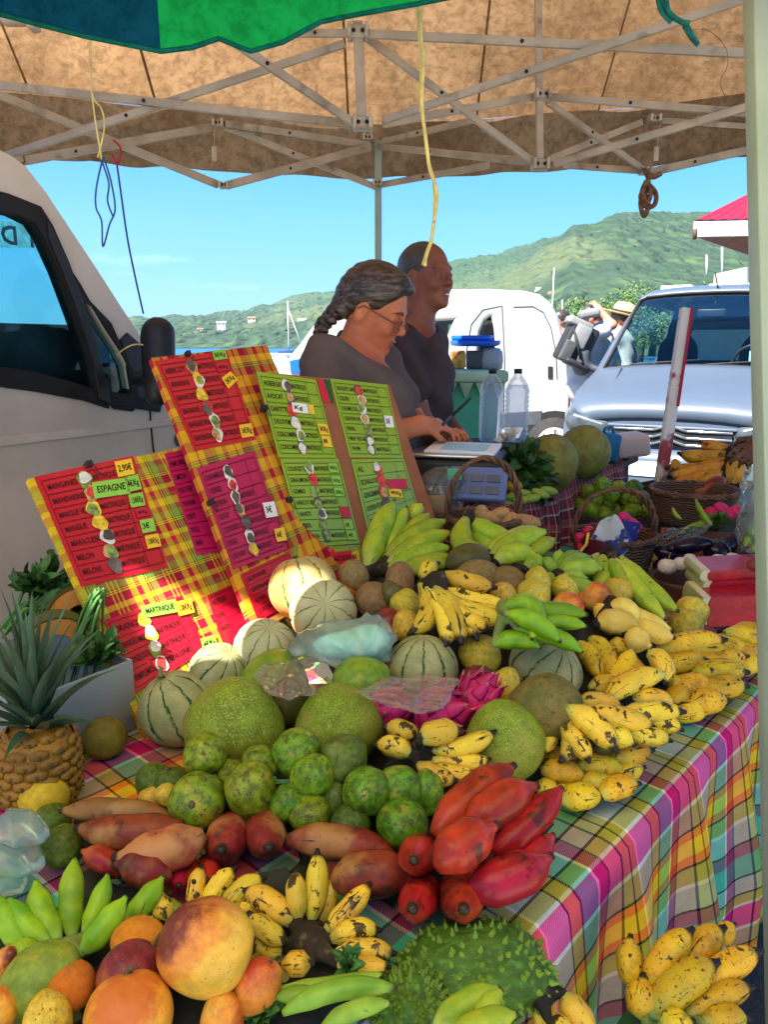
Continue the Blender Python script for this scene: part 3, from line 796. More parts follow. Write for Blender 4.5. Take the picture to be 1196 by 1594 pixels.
GROUP={'citrus':'green citrus heaped on the table','citrus_dark':'green citrus heaped on the table','melon':'melons on the stall','melon_tan':'melons on the stall','melon_pale':'melons on the stall','pomelo':'big round green fruit','pomelo_brown':'big round green fruit','mango_orange':'mangoes at the front','mango_gold':'mangoes at the front','mango_red':'mangoes at the front','mamey':'brown sapotes in the pile','passion':'yellow fruit in the pile','orange':'oranges at the front','breadfruit':'breadfruit on the back table','eggplant':'aubergines behind the tray','onion':'white onions in the tray','radish':'pink radishes at the back','tamarind':'tan pods in the basket','starfruit':'green pods on the red cloth'}
SUPPORT=[]
CNT={}
def stem_part(parent,mat,pts,rad):
 b=MB();b.tube(pts,rad,7);return b.build('stem',mat,parent)
def fruit(kind,x,y,d,L,ang,toward,h,label,zc=None,stem=None,support=True,proto=None):
 """d = short diameter in photo pixels, L = long one; ang = in-picture angle of the stem axis from the right, toward = degrees it leans to the camera"""
 if zc is None:zc=zc_h(x,y,h)
 p=at(x,y,zc);a=math.radians(ang);t=math.radians(toward)
 ax=camdir(math.cos(a)*math.cos(t),-math.sin(t),math.sin(a)*math.cos(t))
 k=CNT.get(kind,0);CNT[kind]=k+1
 lst=FR[kind];me=lst[(proto if proto is not None else k)%len(lst)]
 name,cat=KIND[kind]
 o=link_mesh(name,me);o.location=p
 q=Vector((0,0,1)).rotation_difference(ax)
 o.rotation_mode='QUATERNION'
 from mathutils import Quaternion
 o.rotation_quaternion=q@Quaternion((0,0,1),k*2.4+.5)
 rs=d*zc/F/2;rl=L*zc/F/2
 o.scale=(rs,rs,rl)
 tag(o,label,cat,GROUP.get(kind))
 if stem:
  m,ln=(MT['stem_green'],stem)if kind not in('mango_orange','mango_gold','mango_red','mamey')else(MT['stem'],stem)
  stem_part(o,m,[(0,0,.9),(.02,.02,.97),(.06,.03,1.0+ln*.5),(.14,.03,1.0+ln)],[.11,.075,.05,.06])
 if kind.startswith('citrus')and zc<1.6:
  b=MB();b.tube([(0,0,.90),(.01,0,.965),(.02,.01,.985)],[.16,.11,.03],8);b.build('stem_end',MT['stem'],o)
 if support:SUPPORT.append((p.x,p.y,p.z-min(rs,rl)*.9,max(rs,rl)))
 return o
def finger_mesh(parent,origin,A,B,w,bulge,mat,slope,yc,zc0,dd,k=1.0,name='banana',tipnib=True,seg=15):
 """A, B photo pixels of stem end and tip; points lie on a surface leaning back by `slope`"""
 def dep(py):return zc0*(1+slope*(yc-py)/F)
 ax,ay=A;bx,by=B
 dx,dy=bx-ax,by-ay;ln=math.hypot(dx,dy)+1e-6
 nx,ny=dy/ln,-dx/ln
 pts=[];rad=[]
 end=dd if hasattr(dd,'__len__')else(dd,dd)
 for i in range(seg):
  t=i/(seg-1)
  b=4*t*(1-t)*bulge
  px=ax+dx*t+nx*b;py=ay+dy*t+ny*b
  pts.append(at(px,py,dep(py)+end[0]*(1-t)+end[1]*t))
  s=.30+.70*min(1,max(0,t/.26))**.9
  if t>.66:s*=1-.70*((t-.66)/.34)**1.9
  rad.append(w*dep(py)/F/2*s*k*.94)
 d=(pts[-1]-pts[-2]).normalized()
 pts.append(pts[-1]+d*rad[-1]*.7);rad.append(rad[-1]*.72)
 pts.append(pts[-1]+d*rad[-1]*.9);rad.append(rad[-1]*.8)
 b=MB();b.tube([p-origin for p in pts],rad,15,True,5,.035 if 'red' in mat else .065,frame_up=Vector((.3,-.4,.86)))
 SUPPORT.append((pts[6].x,pts[6].y,pts[6].z-rad[6],rad[6]*2))
 return b.build(name,MT[mat],parent)
def hand(name,label,cat,mat,fingers,h,c=None,slope=.75,hub=None,hubr=14,group=None,hubmat='stalk',zc=None,k=1.0):
 """fingers: (x0, y0, x1, y1, width[, bulge[, depth offset[, material]]])"""
 if c is None:
  c=(sum(f[0]+f[2]for f in fingers)/(2*len(fingers)),sum(f[1]+f[3]for f in fingers)/(2*len(fingers)))
 if zc is None:zc=zc_h(c[0],c[1],h)
 o3=at(c[0],c[1],zc)
 root=empty(name,o3,label,cat,group)
 for f in fingers:
  bulge=f[5]if len(f)>5 else 0;dd=f[6]if len(f)>6 else 0;mt=f[7]if len(f)>7 else mat
  finger_mesh(root,o3,(f[0],f[1]),(f[2],f[3]),f[4],bulge,mt,slope,c[1],zc,dd,k)
 if hub:
  zh=zc*(1+slope*(c[1]-hub[1])/F)
  p=at(hub[0],hub[1],zh);r=hubr*zh/F
  S=Solid();R=random.Random(int(hub[0]))
  S.ell(p-o3,(r,r*.9,r),None,r*.5)
  for f in fingers:
   a=at(f[0],f[1],zc*(1+slope*(c[1]-f[1])/F)+(f[6][0]if len(f)>6 and hasattr(f[6],'__len__')else(f[6]if len(f)>6 else 0)))
   if(a-p).length<r*6:S.cap(p-o3,a-o3,r*.7,f[4]*.19*zc/F,r*.4)
  me=S.mesh(max(r*.22,.0022),'stalk');me.materials.append(MT[hubmat])
  link_mesh('stalk',me,root)
 return root
# ====== produce on the main table
GC='green citrus fruit '
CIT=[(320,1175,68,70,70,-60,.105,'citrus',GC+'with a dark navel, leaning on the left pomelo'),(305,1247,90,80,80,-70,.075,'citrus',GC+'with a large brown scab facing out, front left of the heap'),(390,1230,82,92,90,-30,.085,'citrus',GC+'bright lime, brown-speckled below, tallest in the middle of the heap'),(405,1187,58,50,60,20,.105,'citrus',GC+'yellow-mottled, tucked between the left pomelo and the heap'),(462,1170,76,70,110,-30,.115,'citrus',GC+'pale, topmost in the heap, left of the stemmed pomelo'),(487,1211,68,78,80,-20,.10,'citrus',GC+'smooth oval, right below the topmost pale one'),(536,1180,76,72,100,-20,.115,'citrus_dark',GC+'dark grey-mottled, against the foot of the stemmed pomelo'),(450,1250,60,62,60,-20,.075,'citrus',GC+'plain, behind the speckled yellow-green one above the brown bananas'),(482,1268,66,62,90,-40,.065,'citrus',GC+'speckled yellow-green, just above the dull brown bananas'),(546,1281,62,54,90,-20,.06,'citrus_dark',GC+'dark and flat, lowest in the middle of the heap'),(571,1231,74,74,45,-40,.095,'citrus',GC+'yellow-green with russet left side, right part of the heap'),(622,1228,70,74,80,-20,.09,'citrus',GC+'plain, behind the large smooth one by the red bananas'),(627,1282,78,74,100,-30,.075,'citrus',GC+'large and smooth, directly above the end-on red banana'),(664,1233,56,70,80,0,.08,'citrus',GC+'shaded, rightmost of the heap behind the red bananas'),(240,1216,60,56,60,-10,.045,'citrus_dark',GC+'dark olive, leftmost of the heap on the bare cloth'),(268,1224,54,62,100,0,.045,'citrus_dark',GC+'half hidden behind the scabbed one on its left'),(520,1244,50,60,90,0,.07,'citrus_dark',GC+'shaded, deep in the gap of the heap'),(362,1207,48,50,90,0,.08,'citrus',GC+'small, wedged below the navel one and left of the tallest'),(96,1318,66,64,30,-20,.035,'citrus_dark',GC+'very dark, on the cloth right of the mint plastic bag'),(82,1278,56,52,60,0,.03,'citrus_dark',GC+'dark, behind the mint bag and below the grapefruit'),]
for x,y,d,L,a,t,h,k,lb in CIT:
 fruit(k,x,y,d,L*1.05,a,-t+8,h,lb)
fruit('passion',236,1243,40,40,80,0,.035,'small yellow fruit between the red bananas and the scabbed green citrus')
fruit('passion',258,1237,34,34,80,0,.05,'tiny yellow fruit peeping out behind the scabbed green citrus')
fruit('yellow_fruit',68,1241,76,72,100,-40,.04,'yellow grapefruit with dark spots in front of the pineapple')
fruit('olive_fruit',163,1149,68,66,90,20,.035,'olive-brown round fruit alone on the cloth right of the pineapple')
ML='cantaloupe melon '
fruit('melon',275,1103,118,126,112,12,.062,ML+'green with dark ribs, leftmost at the foot of the red price board',stem=.1,proto=0)
fruit('melon',343,1048,100,96,60,25,.10,ML+'pale green, between the ribbed green one and the cream one',proto=1)
fruit('melon_pale',413,1008,98,92,75,30,.13,ML+'cream-coloured, below the small red sheet, left of the plastic bag')
fruit('melon_tan',472,915,108,110,105,-2,.185,ML+'tan and orange with a stalk, highest, against the green board',stem=.16)
fruit('melon_pale',503,952,106,92,70,62,.16,ML+'pale green, blossom end facing out, in front of the orange one')
fruit('melon',658,1040,112,112,88,8,.115,ML+'pale green with thin ribs, right of the plastic bags',proto=2)
fruit('melon',850,1042,118,108,60,25,.10,ML+'grey-green, under the bright green bananas',proto=0,stem=.1)
PM='big round green pomelo '
fruit('pomelo',365,1128,156,150,84,4,.088,PM+'behind the green citrus, left one of the pair')
fruit('pomelo',528,1128,142,128,100,-6,.088,PM+'with a cut green stem, right one of the pair',stem=.16)
fruit('pomelo',787,1152,126,130,100,10,.09,PM+'lit bright green, between the dragon fruit and the spotted bananas')
fruit('pomelo_brown',848,1100,104,118,178,0,.12,'brown-green pomelo half, dull and flat-topped, behind the bright green one')
fruit('papaya',428,1062,108,104,80,0,.10,'green papaya under thin plastic film left of the mint bag',proto=0)
fruit('mango_green',448,1093,76,88,70,0,.085,'dull green mango under the plastic film between the two pomelos')
fruit('papaya',563,1062,84,96,20,0,.125,'small brown-green papaya below the mint bag, beside the stem')
SPT='brown sapote '
fruit('mamey',581,934,62,58,90,0,.17,SPT+'with a lit right rim, right of the pale melon')
fruit('orange',545,912,40,38,90,0,.18,'orange fruit half hidden between two brown sapotes')
fruit('mamey',551,897,54,48,20,0,.20,SPT+'reddish, behind the orange melon, under the green board')
fruit('mamey',622,905,70,46,175,0,.20,SPT+'dark and wide, below the green plantains')
fruit('mango_green',612,924,46,44,80,0,.185,'small green mango behind the brown sapotes')
fruit('mango_red',605,970,46,50,90,0,.15,'small dark red mango right of the mint plastic bag')
fruit('passion',630,940,52,50,90,0,.17,'yellow-green fruit left of the spotted plantain hand')
fruit('passion',633,975,46,52,100,0,.15,'olive-yellow fruit behind the pale green melon')
fruit('mango_green',729,870,52,72,8,0,.22,'dark green mango lying on top under the yellow plantains')
fruit('mamey',745,896,56,70,0,0,.20,SPT+'small, in shade below the dark green mango')
fruit('mamey',793,907,54,62,160,0,.19,SPT+'rosy, right of the top fingers of the spotted hand')
YF='yellow wrinkled fruit '
fruit('passion',832,928,54,56,80,0,.18,YF+'oval, behind the bright green bananas on the left')
fruit('passion',784,930,44,48,120,0,.18,YF+'beside the tips of the spotted plantain hand')
fruit('passion',882,916,50,46,80,0,.18,'green-blushed wrinkled fruit below the short green bananas')
fruit('passion',838,905,50,40,10,0,.2,YF+'flat, behind the rosy sapote')
fruit('mango_orange',885,945,52,48,80,0,.165,'orange-yellow fruit with a stalk, behind the bright green bananas')
fruit('mango_orange',925,928,46,52,20,0,.17,'peach-coloured fruit left of the long green banana hand')
fruit('passion',962,922,48,50,20,0,.165,YF+'below the long green bananas, beside the pale bunch')
fruit('mamey',1012,950,46,60,150,0,.12,SPT+'pale, under the tips of the long green bananas')
fruit('passion',1078,952,52,50,60,0,.10,'pale tan round fruit behind, touching the watermelon')
fruit('passion',1068,975,54,54,80,0,.085,'pale tan round fruit in front, left of the watermelon')
fruit('passion',748,1020,66,64,90,-20,.12,YF+'round, right of the pale green melon')
fruit('mango_red',745,1064,62,58,90,0,.10,'dark maroon mango behind the dragon fruit')
fruit('passion',788,1066,44,58,80,0,.10,'greenish wrinkled fruit between the maroon mango and the grey-green melon')
fruit('mango_red',1082,985,30,70,0,0,.075,'small dark red fruit lying at the foot of the watermelon')
fruit('mango_gold',321,1475,150,148,100,-8,.085,'large golden mango with a maroon cheek, front and centre left')
fruit('mango_red',205,1522,118,108,55,-20,.055,'maroon mango with a dry stem and twig, left of the golden one',stem=.3)
fruit('mango_orange',200,1583,148,132,95,-10,.05,'orange mango at the bottom edge, in front of the maroon one',stem=.1)
fruit('orange',108,1535,78,78,90,0,.05,'orange between the papaya and the maroon mango')
fruit('orange',215,1463,84,66,90,0,.055,'orange behind the maroon mango, under the spotted banana tips')
fruit('papaya',62,1524,104,140,40,0,.05,'yellow-green papaya lying at the lower left behind the oranges',proto=0)
fruit('passion',72,1592,92,72,10,0,.045,'dull yellow-green fruit at the bottom left corner')
fruit('mango_orange',2,1570,60,66,80,0,.045,'peach-coloured mango cut by the lower left picture edge')
fruit('mango_orange',400,1535,76,92,60,0,.05,'orange-brown mango right of the golden one',stem=.12)
fruit('mango_orange',345,1588,92,70,10,0,.035,'ochre mango at the bottom edge below the golden one')
fruit('mango_gold',4,1500,36,60,60,0,.05,'small spotted yellow fruit at the left edge under the green bananas')
BG='banana hands on the table'
BR_='red banana hands on the table'
hand('plantain_hand','hand of green plantains fanned up against the green price board','plantains','ban_plantain',[(572,886,612,784,38,4,0),(600,870,632,793,28,3,.02),(618,852,666,802,30,0,.03),(602,870,690,812,34,5,0),(604,880,698,830,34,5,-.02),(604,890,697,853,34,6,-.03),(622,893,712,872,32,5,-.05),(590,880,640,850,30,0,.02),(640,806,655,786,24,0,.05)],.225,(635,845),hub=(590,888),hubr=13,group=BG)
hand('plantain_hand','pair of thick curved yellow-green plantains hanging over the small tan basket','plantains','ban_plantain',[(727,805,768,858,38,-32,0),(735,808,797,836,36,-8,.02),(738,825,775,852,30,-6,.03)],.25,(745,830),hub=(730,802),hubr=10,group=BG,hubmat='stalk')
hand('banana_hand','hand of long green bananas pointing up right in front of the tan pods','bananas','ban_plantain',[(764,868,848,828,36,4,0),(760,858,836,822,26,3,.02),(772,876,830,862,36,8,-.02),(828,868,862,840,26,3,0),(820,886,846,872,30,3,-.01),(800,850,850,846,24,0,.03),(790,885,820,886,26,0,.01)],.23,(805,855),hub=(770,872),hubr=9,group=BG)
hand('banana_hand','small hand of short dull green bananas left of the long green hand','bananas','ban_darkgreen',[(868,892,900,860,24,3,.02),(872,890,918,868,26,4,.01),(875,893,935,885,30,6,0),(873,897,930,915,30,-6,-.02),(866,893,845,870,22,-3,.02),(864,898,850,905,24,0,0),(868,886,872,858,22,0,.03),(876,896,912,900,24,0,-.02)],.205,(885,888),hub=(868,896),hubr=11,group=BG)
hand('banana_hand','hand of long green bananas draped downward with its stalk at the top','bananas','ban_plantain',[(940,864,930,918,36,7,0),(948,868,962,912,28,3,-.01),(964,866,1053,949,31,-4,0),(957,870,1034,962,30,-3,-.03),(952,870,985,920,26,-3,-.03),(934,862,905,900,30,5,.02)],.18,(975,900),hub=(950,862),hubr=12,group=BG)
hand('banana_hand','hand of bright green bananas lying on top in the middle of the pile','bananas','ban_bright',[(783,948,830,990,36,32,-.03),(790,955,870,996,30,8,-.05),(800,957,910,956,32,6,0),(806,980,904,1012,30,8,-.01),(830,970,910,974,26,5,.0),(770,1004,838,1006,32,10,0),(800,968,866,984,24,4,0)],.205,(830,975),hub=(787,946),hubr=15,group=BG,hubmat='stalk_green')
hand('plantain_hand','hand of black-blotched yellow plantains spreading from a dark stalk','plantains','ban_spot',[(654,908,640,985,36,22,0),(664,912,694,1002,40,16,-.02),(674,916,718,998,36,10,-.03),(684,924,742,992,34,6,-.02),(690,893,768,914,36,-4,.02),(690,918,790,942,32,-5,0),(698,934,782,964,34,-5,-.02),(690,940,760,978,30,-3,-.03),(668,905,680,878,32,8,.02)],.205,(705,935),hub=(680,905),hubr=17,group=BG)
YH='hand of '
hand('banana_hand',YH+'pale yellow bananas below the long green hand, left of the tan fruit','bananas','ban_pale',[(958,940,1042,980,36,-5,0),(950,946,985,972,34,14,-.02),(930,972,992,980,42,8,-.03),(986,968,1046,992,34,-3,-.01),(975,985,1010,1005,40,0,-.03),(945,945,930,960,28,0,0)],.14,(985,965),hub=(952,938),hubr=12,group=BG)
hand('banana_hand',YH+'upright yellow bananas right of the bright green hand','bananas','ban_yellow',[(900,1000,934,1056,34,6,0),(918,992,955,1045,34,6,.01),(950,1000,975,1010,30,0,.02),(982,1012,948,1056,34,10,-.02),(940,1020,962,1062,32,4,-.01)],.10,(940,1030),group=BG)
hand('banana_hand',YH+'spotted yellow bananas curling over the grey-green melon','bananas','ban_spot',[(1008,1016,1034,1060,36,12,-.01),(1036,1050,945,1090,36,-10,-.03),(918,1072,985,1072,32,8,0),(1000,1035,985,1062,32,0,0),(905,1095,962,1100,34,-4,-.02),(985,1085,1048,1096,34,4,-.01),(960,1030,1000,1046,30,4,.02),(1000,1100,1040,1118,30,4,.0)],.085,(985,1060),group=BG)
hand('banana_hand',YH+'many fat yellow bananas stacked in rows beside the watermelon','bananas','ban_yellow',[(1018,1018,1126,996,40,5,.01),(1012,1046,1100,1028,36,3,0),(1052,1020,1140,1018,36,5,.02),(1070,1045,1165,1024,36,6,.02),(1040,1100,1072,1074,40,0,-.02),(1050,1078,1108,1066,42,4,-.02),(1078,1056,1160,1046,42,5,-.01),(1075,1100,1130,1090,42,3,-.03),(1092,1080,1160,1068,40,4,-.02),(1040,1065,1062,1068,34,0,-.02),(1045,1110,1100,1104,38,0,-.02)],.055,(1085,1052),slope=.9,group=BG)
hand('banana_hand',YH+'yellow bananas cut by the pole at the right, under the watermelon','bananas','ban_yellow',[(1128,986,1205,1010,36,6,0),(1140,982,1210,992,32,4,.02),(1100,1000,1172,1022,36,5,-.02),(1150,1040,1180,1030,34,0,-.02),(1130,1010,1200,1030,34,4,-.02)],.07,(1155,1005),group=BG)
hand('banana_hand',YH+'heavily black-streaked bananas with its stalk up, right of the lit pomelo','bananas','ban_spot',[(868,1098,876,1182,40,22,0),(882,1102,958,1166,42,8,-.03),(874,1130,916,1182,34,4,-.01),(908,1112,1016,1132,40,5,-.01),(900,1094,966,1100,34,4,.01),(962,1122,1062,1108,38,6,0),(980,1145,1042,1152,34,4,0),(930,1140,985,1158,36,5,-.01),(1000,1120,1060,1135,32,4,.01),(850,1110,846,1170,30,8,.02)],.105,(935,1132),hub=(872,1096),hubr=14,group=BG,hubmat='stalk_green')
hand('banana_hand',YH+'yellow bananas lowest on the right, resting on the plaid table edge','bananas','ban_yellow',[(842,1200,910,1214,40,6,0),(900,1192,972,1202,38,5,0),(874,1250,936,1240,44,5,-.01),(934,1240,992,1220,38,4,-.01),(955,1185,1012,1168,42,4,0),(930,1170,1000,1160,36,4,.01),(838,1180,900,1186,36,4,.03),(860,1228,905,1246,36,3,.02),(905,1222,960,1226,38,4,.0),(948,1215,1000,1195,36,3,.01),(835,1222,870,1232,34,0,.01)],.045,(920,1205),slope=.8,group=BG)
hand('banana_hand',YH+'six small spotted bananas with a black stalk between pomelo and dragon fruit','bananas','ban_spot',[(650,1152,602,1132,36,-5,.01),(640,1176,588,1160,36,-6,-.01),(654,1154,714,1138,42,5,-.03),(672,1166,768,1140,34,-10,-.01),(672,1182,760,1182,30,-5,0),(650,1188,708,1214,32,-4,-.02),(664,1196,736,1202,28,-3,-.01)],.105,(678,1168),hub=(646,1168),hubr=13,group=BG)
hand('red_banana_hand','hand of shiny red bananas fanning up at the right corner of the table','red bananas','ban_red',[(676,1300,794,1196,62,6,0),(730,1292,828,1226,66,6,-.02),(768,1328,870,1232,52,-4,-.01),(682,1352,764,1290,70,5,-.06),(728,1384,850,1338,72,-8,-.03),(795,1360,858,1304,46,-4,.0),(660,1322,645,1338,66,0,(.08,-.05)),(665,1380,643,1414,66,0,(.08,-.05)),(712,1375,722,1414,72,0,(.08,-.05)),(690,1330,760,1370,60,0,.03)],.085,(745,1310),group=BR_)
hand('red_banana_hand','two dull red-brown bananas lying flat left of the shiny red hand','red bananas','ban_redbrown',[(446,1308,612,1332,58,8,0),(515,1374,640,1362,74,6,-.02),(500,1345,620,1350,52,4,.03)],.05,(540,1335),group=BR_)
hand('red_banana_hand','two stubby red-brown bananas pointing at the viewer, under the scabbed citrus','red bananas','ban_redbrown',[(405,1272,418,1318,68,0,(.06,-.04)),(365,1285,345,1322,72,0,(.06,-.04))],.05,(385,1305),group=BR_)
hand('red_banana_hand','big hand of red and tan bananas lying on the left, tips to the left','red bananas','ban_redbrown',[(318,1298,188,1334,70,10,-.03),(285,1284,126,1290,58,10,0),(268,1274,100,1262,44,-4,.02,'ban_tan'),(190,1362,132,1326,42,-4,-.01,'ban_red'),(262,1370,186,1346,60,-6,-.03),(275,1350,278,1378,40,0,(.04,-.02),'ban_red'),(300,1350,302,1372,36,0,(.04,-.02),'ban_red'),(330,1340,322,1368,44,0,(.04,-.01),'ban_red'),(250,1310,150,1312,50,4,.03)],.055,(215,1310),group=BR_)
FB='banana hands at the front edge'
hand('banana_hand',YH+'seven bright green finger bananas fanning upward at the lower left','bananas','ban_green',[(40,1478,-2,1400,42,4,0),(76,1470,14,1402,36,5,0),(92,1468,56,1378,42,8,.01),(112,1462,115,1342,40,4,.02),(130,1455,166,1366,34,-4,.02),(126,1484,192,1402,42,-3,-.01),(196,1436,250,1370,38,-3,.02),(150,1472,180,1440,30,0,.01),(210,1450,235,1430,30,0,.0),(60,1490,20,1475,40,0,-.02)],.06,(105,1425),hub=(108,1474),hubr=16,group=FB,hubmat='stalk_green',slope=.5)
hand('banana_hand',YH+'small spotted bananas radiating from a black stalk, front centre','bananas','ban_spot',[(466,1432,461,1358,36,3,.02),(484,1436,494,1328,38,-3,.03),(500,1436,518,1360,28,-3,.04),(506,1450,574,1378,36,-4,.01),(514,1464,588,1448,38,6,0),(520,1486,612,1484,36,5,-.02),(454,1440,382,1386,44,-6,.02),(446,1466,390,1424,36,6,0),(484,1500,440,1502,38,0,-.03),(525,1502,604,1505,28,0,-.03),(440,1482,400,1462,34,3,.01)],.05,(490,1430),hub=(482,1468),hubr=24,group=FB,slope=.5)
hand('banana_hand',YH+'brown-striped yellow bananas leaning up behind the golden mango','bananas','ban_spot',[(302,1418,312,1350,30,3,.02),(322,1418,364,1354,36,6,.02),(348,1420,408,1368,38,6,.0),(262,1432,228,1394,36,-4,-.01),(285,1430,250,1404,30,0,0,'ban_darkgreen'),(370,1425,425,1395,32,4,0)],.04,(320,1405),group=FB,slope=.5)
hand('banana_hand',YH+'plump ripe yellow bananas in front of the hanging plaid cloth','bananas','ban_yellow',[(994,1540,982,1462,44,6,.02),(1006,1588,1001,1524,52,3,-.01),(1012,1545,1074,1450,50,9,.0),(1062,1512,1124,1446,48,6,.02),(1018,1576,1112,1500,54,9,-.02),(1070,1556,1182,1482,46,8,0),(1068,1580,1168,1538,42,7,-.01),(1096,1592,1162,1586,42,4,-.02),(1118,1470,1142,1440,32,3,.03),(1030,1600,1075,1590,44,0,-.03)],-.07,(1075,1520),hub=(1068,1582),hubr=17,group=FB,hubmat='stalk_green',slope=.4)
hand('plantain_hand',YH+'yellow-green plantains with shrivelled ends at the bottom edge under the soursop','plantains','ban_plantain',[(676,1602,772,1540,44,5,0),(748,1600,778,1546,40,3,-.01),(700,1615,800,1580,40,4,-.02)],.06,(740,1575),group=FB,slope=.4)
hand('banana_hand',YH+'brown speckled bananas with dark fibres, bottom edge right of the plantains','bananas','ban_spot',[(878,1546,926,1602,44,-5,0),(838,1560,850,1604,40,3,.01),(855,1590,890,1612,40,0,-.01)],-.005,(872,1575),hub=(838,1540),hubr=24,group=FB,slope=.4)
def soursop(x,y,wpx,hpx,h,label,seed):
 zc=zc_h(x,y,h);p=at(x,y,zc)
 sx=wpx*zc/F/2;sz=hpx*zc/F/2;sy=(sx+sz)/2*.9
 R=random.Random(seed)
 root=empty('soursop',p,label,'soursop','soursops at the front')
 def base(a,t):
  z=-math.cos(t);r=math.sin(t)
  v=Vector((r*math.cos(a),r*math.sin(a),z))
  k=1+.16*wob(v,1.5,seed)+.03*wob(v,5,seed)
  return v*k
 me=displaced(56,40,base,'skin',MT['soursop'])
 sk=link_mesh('skin',me,root);sk.scale=(sx,sy,sz)
 b=MB();n=300
 for i in range(n):
  zz=max(-.999,min(.999,1-2*(i+.5)/n+R.uniform(-.04,.04)));a=i*2.399963+R.uniform(-.5,.5);r=math.sqrt(1-zz*zz)
  v=Vector((r*math.cos(a),r*math.sin(a),zz));k=1+.16*wob(v,1.5,seed)+.03*wob(v,5,seed)
  q=Vector((v.x*k*sx,v.y*k*sy,v.z*k*sz));nn=Vector((v.x/sx,v.y/sy,v.z/sz)).normalized()
  L=R.uniform(.004,.0085);d=(nn+Vector((R.uniform(-.4,.4),R.uniform(-.4,.4),R.uniform(0,.5)))).normalized()
  b.tube([q-nn*.002,q+nn*L*.35,q+nn*L*.6+d*L*.4],[.0044,.0022,.0004],6,False)
 sp=b.build('spine_cover',MT['soursop_spine'],root);sp['kind']='stuff'
 SUPPORT.append((p.x,p.y,p.z-sz,sx))
 return root
soursop(738,1510,236,124,.012,'large spiky green soursop at the front corner of the table',3)
soursop(636,1566,120,100,.015,'smaller spiky soursop half under the large one, above the green pods',5)
def dragonfruit(x,y,d,L,ang,h,label,seed):
 zc=zc_h(x,y,h);p=at(x,y,zc);r=d*zc/F/2;rl=L*zc/F/2
 root=empty('dragon_fruit',p,label,'dragon fruit','dragon fruit in the middle')
 a=math.radians(ang);ax=camdir(math.cos(a),-.15,math.sin(a)).normalized()
 q=Vector((0,0,1)).rotation_difference(ax).to_matrix()
 sk=link_mesh('skin',displaced(28,20,shape_round(seed,1,.02,.08),'skin',MT['dragon']),root)
 sk.matrix_basis=q.to_4x4()@Matrix.Diagonal((r*.93,r*.93,rl*.93,1))
 R=random.Random(seed)
 for i in range(20):
  zz=-.8+1.75*i/19;aa=i*2.399+seed;rr=math.sqrt(max(.02,1-min(.98,abs(zz))**2))
  c=Vector((rr*math.cos(aa),rr*math.sin(aa),zz));t=Vector((-math.sin(aa),math.cos(aa),0));u=Vector((c.x*-zz,c.y*-zz,rr)).normalized()
  b=MB();m=6;w=.42;ln=.8
  def sf(s,v):
   wd=w*(1-v)**.6*(1 if v>0 else .9);k=1.0+.16*v+.22*v*v-.1*(2*s-1)**2
   pt=(c+u*(v*ln)+t*((2*s-1)*wd)).normalized()*(k)
   if v>.6:pt=pt+c*((v-.6)*.22)
   return q@Vector((pt.x*r,pt.y*r,pt.z*rl))
  b.grid(sf,4,6)
  for j in range(len(b.f)):b.m[j]=1 if j>=20 else 0
  ob=b.build('scale_leaf',[MT['dragon'],MT['dragon_tip']],root)
  sm=ob.modifiers.new('thick','SOLIDIFY');sm.thickness=.0016
 SUPPORT.append((p.x,p.y,p.z-r,r))
dragonfruit(603,1106,72,76,30,.10,'magenta dragon fruit left of three, under the thin plastic film',1)
dragonfruit(683,1112,92,84,20,.10,'magenta dragon fruit in the middle, largest, above the spotted bananas',2)
dragonfruit(742,1088,70,78,50,.115,'magenta dragon fruit right of three, next to the lit pomelo',3)
